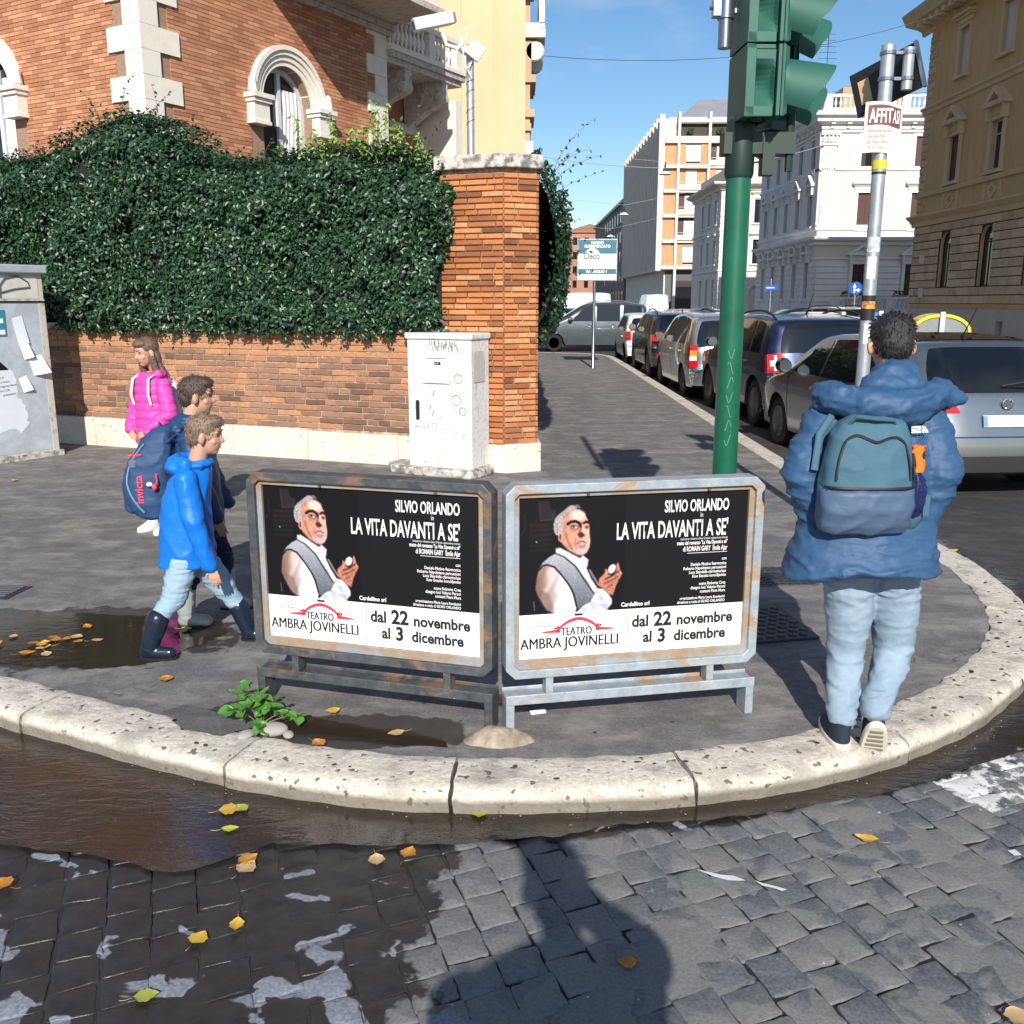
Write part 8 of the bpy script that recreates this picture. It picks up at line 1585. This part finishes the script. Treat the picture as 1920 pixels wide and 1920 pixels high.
ragged([(.2, .34), (.55, .28), (.8, .36), (.9, .30), (1.0, .40), (.98, .60), (.9, .72), (.92, .9), (.85, 1.0), (.5, 1.02), (.2, 1.02)], -.006, 'poster_scrap', M_torn); ragged([(.2, 1.0), (.78, 1.0), (.7, 1.12), (.5, 1.32), (.3, 1.42), (.2, 1.45)], -.0065, 'poster_scrap', M_torn2); ragged([(.5, 1.0), (.84, 1.0), (.74, 1.1), (.58, 1.24), (.5, 1.26)], -.0075, 'poster_scrap', M_pblk, .004)
m = MB(); m.lathe([(0, 0), (.05, 0), (.05, .002), (0, .002)], 14, (.62, -.0105, 1.08), 'y'); m.build('poster_mark', M_torn2, pc)
for k in range(5): text_mesh(('spettacolo di', 'teatro e musica', 'con ingresso libero', 'ore 21,00', 'prenotazioni')[k], .036, 0, M_tb, 'lettering', pc, (.62 + k * .03, -.0075, .90 - k * .045), (R(90), R(-4), 0), .8)
for (x, z, w, h, cu) in ((1.03, 1.20, .09, .2, .05), (1.12, 1.02, .16, .2, .09), (.98, 1.40, .12, .3, .015), (.98, .82, .1, .16, .03)):
    MB().grid(lambda a, b: (x + w * a - .05 * b, -.006 - cu * math.sin(a * 1.6) * (1 - b) - .004, z + h * (b - .5) + .03 * a), 6, 6).build('peeling_scrap', M_torn2 if cu > .02 else M_torn, pc)
# ---------------- supermarket sign
M_sb = simple('petrol_blue', (0.035, 0.14, 0.20), .4); M_grt = simple('dark_grey_type', (0.12, 0.12, 0.11), .5); ss = thing('supermarket_sign', 'supermarket advertising sign in white and petrol blue on a grey post at the kerb', 'sign', (2.0, 25.4, 0))
MB().lathe([(.07, 0), (.045, .05), (.042, 2.3)], 14).build('post', M_steel, ss, smooth=True); MB().box(-.46, -.04, 2.25, .58, .04, 3.30).build('sign_frame', M_fr2, ss, bevel=.01); sbp = MB().box(-.43, -.045, 2.28, .55, -.041, 3.27).build('sign_face', M_pwht, ss); MB().box(-.43, -.050, 2.93, .55, -.046, 3.27).build('blue_field', M_sb, sbp); MB().box(-.43, -.050, 2.42, .55, -.046, 2.55).build('blue_field', M_sb, sbp); MB().lathe([(0, 0), (.20, 0), (.20, .002), (0, .002)], 24, (-.07, -.054, 2.87), 'y').build('white_disc', M_pwht, sbp)
for s, x, z, h, m_, sx, bo in (('NUOVO', .06, 3.17, .095, M_pwht, .9, .004), ('SUPERMERCATO', .06, 3.08, .10, M_pwht, .9, .004), ('Dec\u00f2', -.08, 2.80, .22, M_grt, .85, .006), ('Gourmet', .32, 2.80, .10, M_tg, .9, 0), ('SUPERMERCATI', .06, 2.64, .10, M_tg, .85, 0), ('VIA VIRGILIO 1', .04, 2.45, .10, M_pwht, .85, .003), ('aperto fino alle 21', .25, 2.33, .05, M_tg, .9, 0)): text_mesh(s, h, 0, m_, 'lettering', sbp, (x, -.057, z), (R(90), 0, 0), sx, 'CENTER', bo)
# ---------------- camera on its post behind the pillar
M_wm = simple('white_metal', (0.72, 0.73, 0.73), .4); cc = thing('security_camera', 'white security camera and junction box on a grey post behind the brick pillar', 'camera', (-.5, 10.75, 0)); MB().lathe([(.042, 0), (.040, 4.35), (0, 4.35)], 16).build('post', M_gal, cc, smooth=True, ang=50)
for z in (3.5, 3.62, 3.8, 3.9): 
    m = MB(); m.tube([(.043 * math.cos(a), .043 * math.sin(a), z + .02 * a) for a in [k * .4 for k in range(16)]], .003, 4); m.build('wire_wrap', M_under, cc)
ca = Vector((-.18, -.10, 4.58)); cd = Vector((-.86, -.30, -.24)).normalized(); Mc = Matrix.Translation(ca) @ cd.to_track_quat('Y', 'Z').to_matrix().to_4x4()
m = MB(); m.prism([(-.06, -.055), (.06, -.055), (.075, 0), (.065, .05), (.03, .065), (-.03, .065), (-.065, .05), (-.075, 0)], 0, .42, 'xz', M=Mc); m.build('camera_housing', M_wm, cc, bevel=.006, merge=True); m = MB(); m.prism([(-.05, -.05), (.05, -.05), (.055, .04), (-.055, .04)], -.03, .0, 'xz', M=Mc); m.build('rear_cap', M_steel, cc); m = MB(); m.prism([(-.04, -.04), (.04, -.04), (.04, .04), (-.04, .04)], .421, .424, 'xz', M=Mc); m.build('camera_window', M_cargl, cc)
m = MB(); m.tube([(0, 0, 4.28), (-.10, -.03, 4.30), (-.24, -.08, 4.33), (-.28, -.10, 4.44)], .022, 8); m.lathe([(.03, 0), (.055, .05), (.03, .1)], 12, (-.1, 0, 4.3), 'x'); m.build('arm', M_wm, cc, smooth=True)
m = MB(); m.tube([(-.05, -.07, 4.50), (-.02, -.08, 4.42), (-.12, -.10, 4.3), (-.16, -.1, 4.15), (-.1, -.1, 4.07), (-.0, -.08, 4.12), (.03, -.06, 4.2)], .008, 6); m.tube([(-.1, -.08, 4.5), (-.08, -.1, 4.3), (-.03, -.08, 4.1), (.02, -.06, 4.0)], .006, 6); m.build('cable', M_wm, cc, smooth=True)
MB().box(-.08, -.05, -.08, .08, .03, .08).build('junction_box', M_wm, cc, loc=(.06, -.08, 4.27), rot=(R(8), R(35), R(14)), bevel=.012)
# ---------------- covers in the pavement
M_iron2 = simple('cast_iron', (0.035, 0.037, 0.045), .5, .5, col2=(0.07, 0.06, 0.055), scale=20, bump=.3); ic = thing('honeycomb_cover', 'black cast cover with round studs lying slightly raised behind the right poster stand', 'manhole cover', (1.10, 4.62, 0), R(12))
MB().prism([(0, 0), (.50, 0), (.54, .56), (.04, .58)], 0, .014, 'xy').build('frame', M_iron2, ic, bevel=.004); st = MB().lathe([(.026, 0), (.022, .007), (0, .008)], 8).mesh('stud', M_iron2)
for i in range(7):
    for j in range(8): link('stud', st, ic, (.05 + i * .064 + (.032 if j % 2 else 0) + .003 * j, .055 + j * .062, .014))
gc = thing('square_manhole_cover', 'worn square grid manhole cover with a round centre, flush in the pavement', 'manhole cover', (1.45, 5.66, .004), R(3)); MB().box(0, 0, -.01, .44, .42, .001).build('plate', simple('worn_iron', (0.15, 0.14, 0.135), .6, .3, col2=(0.06, 0.055, 0.05), scale=14, amt=.8), gc); tt = MB().box(0, 0, 0, .034, .030, .005).mesh('tread_square', M_iron2)
for i in range(9):
    for j in range(8):
        if math.hypot(i - 4, j - 3.5) > 1.9: link('tread_square', tt, gc, (.02 + i * .046, .02 + j * .05, .001))
MB().lathe([(.085, 0), (.085, .006), (.07, .007), (0, .006)], 20, (.215, .2, .001)).build('round_lid', M_iron2, gc)
gl_ = thing('small_pavement_grate', 'small dark slotted grate in the pavement at the left edge', 'grate', (-3.45, 5.42, .003), R(-6)); MB().box(0, 0, -.01, .42, .26, .002).build('frame', M_iron2, gl_); sl = MB().box(0, 0, 0, .36, .018, .008).mesh('bar', M_stain if False else M_steel)
for j in range(6): link('bar', sl, gl_, (.03, .03 + j * .036, .002))
# ---------------- concrete lump, pebbles, weed
cl = MB(); cl.grid(lambda a, b: (lambda x, y: (x, y, max(-.02, .055 * (1 - ((x / .14)**2 + (y / .075)**2)) + .008 * fbm(x * 6 + 3, y * 6)) ))((-.17 + .34 * a), (-.1 + .2 * b)), 34, 22); lump = tag(cl.build('concrete_lump', simple('crumbly_concrete', (0.40, 0.34, 0.26), .95, col2=(0.2, 0.16, 0.11), scale=18, amt=.9, bump=.9, bscale=50, bdist=.01), loc=(-.075, 3.545, .001), smooth=True), 'crumbling concrete lump round the feet of the two poster stands', 'concrete')
M_weed = leafmat('weed_leaf', (0.07, 0.20, 0.03), (0.16, 0.36, 0.07), .45); wd = thing('weed', 'leafy green weed growing at the kerb below the left poster stand', 'plant', (-1.07, 3.66, 0)); wd.scale = (.78, .78, .85); m = MB(); P = []; Nn = []; rr = random.Random(12); stems = []
for k, (dx, dy, h) in enumerate(((-.10, -.02, .17), (-.06, .02, .22), (.02, .0, .16), (.06, -.05, .12), (-.12, -.04, .10), (.16, -.01, .08), (.03, -.09, .05), (.21, -.0, .06), (-.04, -.03, .13), (.10, .03, .13))):
    pts = [(dx * t, dy * t, h * (1 - (1 - t)**2)) for t in (0, .25, .5, .75, 1)]; m.tube(pts, [.004, .0035, .003, .0025, .002], 5); stems.append(pts)
m.build('stems', simple('weed_stem', (0.16, 0.16, 0.06), .7), wd)
def wleaf(sz):
    q = MB(); N = 10
    def f(a, b): w = math.sin(math.pi * b**.8) * .42 * sz; return ((2 * a - 1) * w, b * sz, .12 * sz * abs(2 * a - 1) - .35 * sz * b * b * .5)
    q.grid(f, 4, 8); return q.mesh('leaf', M_weed, True, 180)
WL_ = [wleaf(s) for s in (.055, .072, .09, .038)]
for pts in stems:
    for k in range(6): p = Vector(pts[rr.choice((2, 3, 4, 4))]); link('leaf', rr.choice(WL_), wd, p + Vector((0, 0, .002)), (rr.uniform(-.5, .5), rr.uniform(-.5, .5), rr.uniform(0, 6.28)))
pb = simple('pebble', (0.34, 0.32, 0.29), .9, coord='Object', bump=.5)
for k, (x, y, r_) in enumerate(((-1.00, 3.60, .045), (-1.1, 3.56, .03), (-.93, 3.57, .022))): m = MB(); ell(m, (0, 0, 0), (r_ * 1.4, r_, r_ * .6)); tag(m.build('stone', pb, loc=(x, y, r_ * .4), rot=(0, 0, k), smooth=True), ('largest flat stone under the green weed', 'middle sized stone left of the green weed root', 'smallest stone right of the green weed root')[k], 'stone', 'stones under the weed')
tag(MB().box(-.035, -.012, 0, .035, .012, .012).build('crumpled_wrapper', C_wsh, loc=(.09, 3.80, .001), rot=(.1, 0, .3), bevel=.004), 'small white crumpled wrapper behind the right poster stand', 'litter')
# ---------------- fallen leaves
LC = [simple('leaf_' + n, a, .7, col2=b, scale=25, amt=.8) for n, a, b in (('yellow', (0.60, 0.40, 0.05), (0.42, 0.22, 0.03)), ('orange', (0.52, 0.23, 0.03), (0.28, 0.10, 0.02)), ('green', (0.22, 0.30, 0.04), (0.42, 0.38, 0.06)), ('tan', (0.52, 0.38, 0.20), (0.36, 0.22, 0.1)), ('lime', (0.38, 0.42, 0.06), (0.5, 0.42, 0.06)))]
def leafm(k, m_):
    rr = random.Random(k); ln = rr.uniform(.055, .08); q = MB(); wdt = rr.uniform(.32, .5); cu = rr.uniform(.1, .5)
    def f(a, b): s = (2 * a - 1); w = math.sin(math.pi * b**.85) * wdt * ln * (1 + .12 * math.sin(b * 21 + k)); return (s * w, b * ln, .004 + .10 * ln * abs(s) * cu * 2 + .18 * ln * (b - .5)**2 * cu * 4)
    q.grid(f, 6, 10); q.tube([(0, 0, .005), (.003, -.02, .004), (.006, -.035, .008)], .001, 4); return q.mesh('fallen_leaf', m_, True, 180)
LL = [(-0.949, 3.321, -0.086, 1, 'orange leaf floating against the kerb, larger of the touching pair'), (-0.88, 3.33, -0.086, 0, 'yellow leaf floating against the kerb, right of the orange one'), (-1.086, 3.133, -0.086, 0, 'yellow leaf with a long tip floating on the blue reflection'), (-1.029, 3.171, -0.086, 2, 'thin green leaf floating beside a yellow leaf on the water'), (-1.038, 3.009, -0.086, 4, 'round yellow green leaf floating in the middle of the gutter water'),
      (-0.923, 2.815, -0.096, 1, 'orange leaf just below the edge of the water'), (-0.908, 2.761, -0.096, 3, 'tan leaf scrap on the wet cobbles just below an orange leaf'), (-0.841, 2.529, -0.096, 0, 'oval yellow leaf standing out on the dark wet cobbles'), (-0.943, 2.414, -0.096, 0, 'long yellow leaf next to a dry grey stone patch'), (-1.027, 2.195, -0.096, 2, 'curled yellow green leaf lowest on the wet cobbles'),
      (-0.474, 2.87, -0.096, 3, 'pale tan leaf at the right end of the water'), (-0.378, 2.848, -0.096, 1, 'small torn orange leaf right of the pale tan leaf'), (-0.81, 3.508, 0.008, 1, 'orange brown leaf lying on the kerb by the puddle'), (-0.134, 3.146, -0.086, 2, 'long green leaf floating below the middle of the kerb'), (0.34, 2.339, -0.096, 1, 'orange leaf inside the shadow of the photographer'),
      (1.249, 2.96, -0.096, 0, 'round yellow leaf on the dry cobbles at the right'), (1.59, 3.589, -0.086, 4, 'lime green leaf in the gutter beside the heel of the man'), (3.217, 6.855, -0.09, 4, 'yellow leaf in the gutter at the right bend of the kerb'), (0.939, 3.315, -0.086, 1, 'orange leaf in the gutter below the right poster stand'), (-1.648, 4.18, 0.004, 1, 'brown leaf on the dry pavement between boy and kerb'),
      (-4.904, 9.155, 0.004, 0, 'single yellow leaf on the pavement near the notice cabinet'), (-1.805, 4.837, 0.008, 0, 'yellow leaf by the grey rubber boot'), (1.815, 3.792, -0.086, 3, 'tan leaf in the right part of the gutter'), (-1.605, 2.673, -0.09, 1, 'small orange leaf at the left edge of the wet cobbles'), (1.309, 2.175, -0.096, 3, 'tan leaf at the bottom right corner on the cobbles'), (-.761, 3.80, .006, 0, 'small yellow leaf in the puddle under the left poster stand'), (-.46, 3.60, .006, 3, 'tan leaf at the edge of the puddle under the left poster stand')]
for k, (x, y, z, c_, lab) in enumerate(LL): tag(link('fallen_leaf', leafm(k, LC[c_]), None, (x, y, z), (0, 0, random.uniform(0, 6.28))), lab, 'leaf', 'fallen leaves')
rr = random.Random(3)
for k in range(16): tag(link('fallen_leaf', leafm(40 + k, LC[rr.choice((0, 1, 3, 1))]), None, (-2.42 + rr.gauss(0, .14), 4.66 + rr.gauss(0, .09), .007), (rr.uniform(-.2, .2), 0, rr.uniform(0, 6.28))), 'orange and yellow leaf in the drift lying in the left pavement puddle', 'leaf', 'leaf drift in the left puddle')
db = MB(); rr = random.Random(9)
for k in range(420):
    if k % 3: s_ = rr.uniform(2, 4.5) * .9; x = rr.uniform(-1.6, 2.2); y = 3.16 + .155 * x * x + rr.gauss(0, .05); z = -.086
    else: x = rr.uniform(-3.5, 2.6); y = rr.uniform(3.6, 9); z = .002 if not (inside(x, y, KPOLY) is False) else -.1
    if k % 3 == 0 and not inside(x, y, [(p.x, p.y) for p in KIN[::4]] + [(-20, 33)]): continue
    a = rr.uniform(0, 6.28); l = rr.uniform(.003, .010); db.add([(x, y, z), (x + l * math.cos(a), y + l * math.sin(a), z + .002), (x + l * math.cos(a + .8), y + l * math.sin(a + .8), z + .001)], [(0, 1, 2)])
tag(db.build('leaf_crumbs', LC[3]), 'tiny leaf crumbs and grit scattered on the pavement and in the gutter', 'litter', kind='stuff')
# ---------------- recycling bins, road signs, wires, hanging lamps
M_ylid = simple('yellow_lid', (0.72, 0.55, 0.04), .4); M_bgrey = simple('grey_bin_body', (0.22, 0.24, 0.25), .5)
for x, y, lm, bm_, lab in ((11.9, 27.5, M_ylid, M_bgrey, 'recycling container with a bright yellow domed lid behind the head of the man'), (11.2, 30.2, simple('blue_lid', (0.03, 0.2, 0.6), .4), M_bgrey, 'blue lidded container left of the yellow lidded one')):
    b = thing('recycling_container', lab, 'recycling container', (x, y, -.105), R(-12), 'recycling containers by the ochre palazzo'); MB().prism([(-.62, .15), (.62, .15), (.7, 1.0), (-.7, 1.0)], -.55, .55, 'xz').build('body', bm_, b, bevel=.04)
    m = MB(); m.prism([(.74 * math.cos(math.pi * k / 12), 1.0 + .47 * math.sin(math.pi * k / 12)) for k in range(13)], -.58, -.50, 'xz'); m.prism([(.68 * math.cos(math.pi * k / 12), 1.0 + .40 * math.sin(math.pi * k / 12)) for k in range(13)], -.5, .58, 'xz'); m.build('lid_end', bm_, b); m = MB()
    for k in range(12): a0, a1 = math.pi * k / 12, math.pi * (k + 1) / 12; m.add([(.78 * math.cos(t), yy, 1.0 + (.50 if True else 0) * math.sin(t)) for t in (a0, a1) for yy in (-.62, .62)], [(0, 1, 3, 2)]); m.add([(.70 * math.cos(t) if q else .78 * math.cos(t), -.62, 1.0 + (.41 if q else .5) * math.sin(t)) for t in (a0, a1) for q in (0, 1)], [(0, 1, 3, 2)])
    m.build('lid', lm, b); MB().box(-.06, -.68, .3, .06, -.6, 1.55).build('lifting_bar', M_wm, b)
    for sx in (-.5, .5): MB().lathe([(0, 0), (.09, 0), (.09, .08), (0, .08)], 12, (sx, -.5, .09), 'y').build('wheel', M_under, b)
M_bl = simple('road_sign_blue', (0.01, 0.10, 0.42), .4); rs1 = thing('arrow_sign', 'round blue sign with white arrows ahead and right on a thin post', 'road sign', (16.6, 48, -.1)); MB().lathe([(.035, 0), (.035, 2.55)], 10).build('post', M_gal, rs1); MB().lathe([(0, -.01), (.32, -.01), (.32, .01), (0, .01)], 28, (0, -.05, 2.45), 'y').build('disc', M_bl, rs1); m = MB()
m.add([(-.1, -.065, 2.24), (-.03, -.065, 2.24), (-.03, -.065, 2.5), (-.1, -.065, 2.5)], [(0, 1, 2, 3)]); m.add([(-.16, -.065, 2.5), (.03, -.065, 2.5), (-.065, -.065, 2.68)], [(0, 1, 2)]); m.add([(-.03, -.065, 2.33), (.10, -.065, 2.33), (.10, -.065, 2.4), (-.03, -.065, 2.4)], [(0, 1, 2, 3)]); m.add([(.10, -.065, 2.26), (.24, -.065, 2.365), (.10, -.065, 2.47)], [(0, 1, 2)]); m.build('arrows', M_pwht, rs1)
rs2 = thing('one_way_sign', 'small blue one way plate on a post before the shaded side of the white palazzo', 'road sign', (15.7, 60.5, -.1)); MB().lathe([(.035, 0), (.035, 3.2)], 10).build('post', M_gal, rs2); MB().box(-.4, -.06, 2.5, .4, -.04, 2.8).build('plate', M_bl, rs2); m = MB(); m.add([(-.3, -.065, 2.62), (.2, -.065, 2.62), (.2, -.065, 2.68), (-.3, -.065, 2.68)], [(0, 1, 2, 3)]); m.build('arrow', M_pwht, rs2)
M_wire = simple('cable', (0.10, 0.10, 0.11), .6); M_wirel = simple('pale_cable', (0.5, 0.47, 0.44), .6)
def wire(a, b, sag, r_, lab, m_=M_wire): a, b = Vector(a), Vector(b); m = MB(); m.tube([a.lerp(b, k / 16) - Vector((0, 0, sag * 4 * (k / 16) * (1 - k / 16))) for k in range(17)], r_, 5); return tag(m.build('overhead_cable', m_), lab, 'cable', 'cables strung across the street')
wire((.5, 34, 9.7), (19, 44, 14.0), .9, .012, 'thin overhead cable crossing the open blue sky'); wire((19.0, 36, 9.7), (19.4, 62.9, 14.4), .5, .018, 'pale cable rising from the ochre palazzo across the black sign', M_wirel); wire((.6, 44, 8.0), (19, 62.7, 11.2), .9, .015, 'pale cable crossing the grey side of the white palazzo', M_wirel)
for x, y, z, lab in ((11.5, 78, 11.4, 'hanging street lamp in front of the apartment balconies, largest of the three'), (10.3, 96, 9.9, 'middle hanging street lamp against the concrete fins'), (11.3, 120, 9.4, 'farthest hanging street lamp near the grey office')):
    l = thing('hanging_lamp', lab, 'street lamp', (x, y, z), 0, 'lamps hung over the street'); MB().lathe([(0, .9), (.05, .9), (.06, .5), (.16, .42), (.2, .2), (0, .2)], 12).build('lamp_head', M_iron, l); MB().lathe([(.2, .2), (.5, 0), (.48, -.03), (0, .02)], 16).build('lamp_shade', M_pwht, l); m = MB(); m.tube([(.6 - x, 0, 1.9), (0, 0, .9), (19 - x, 0, 2.6)], .012, 4); m.build('span_wire', M_wirel, l)
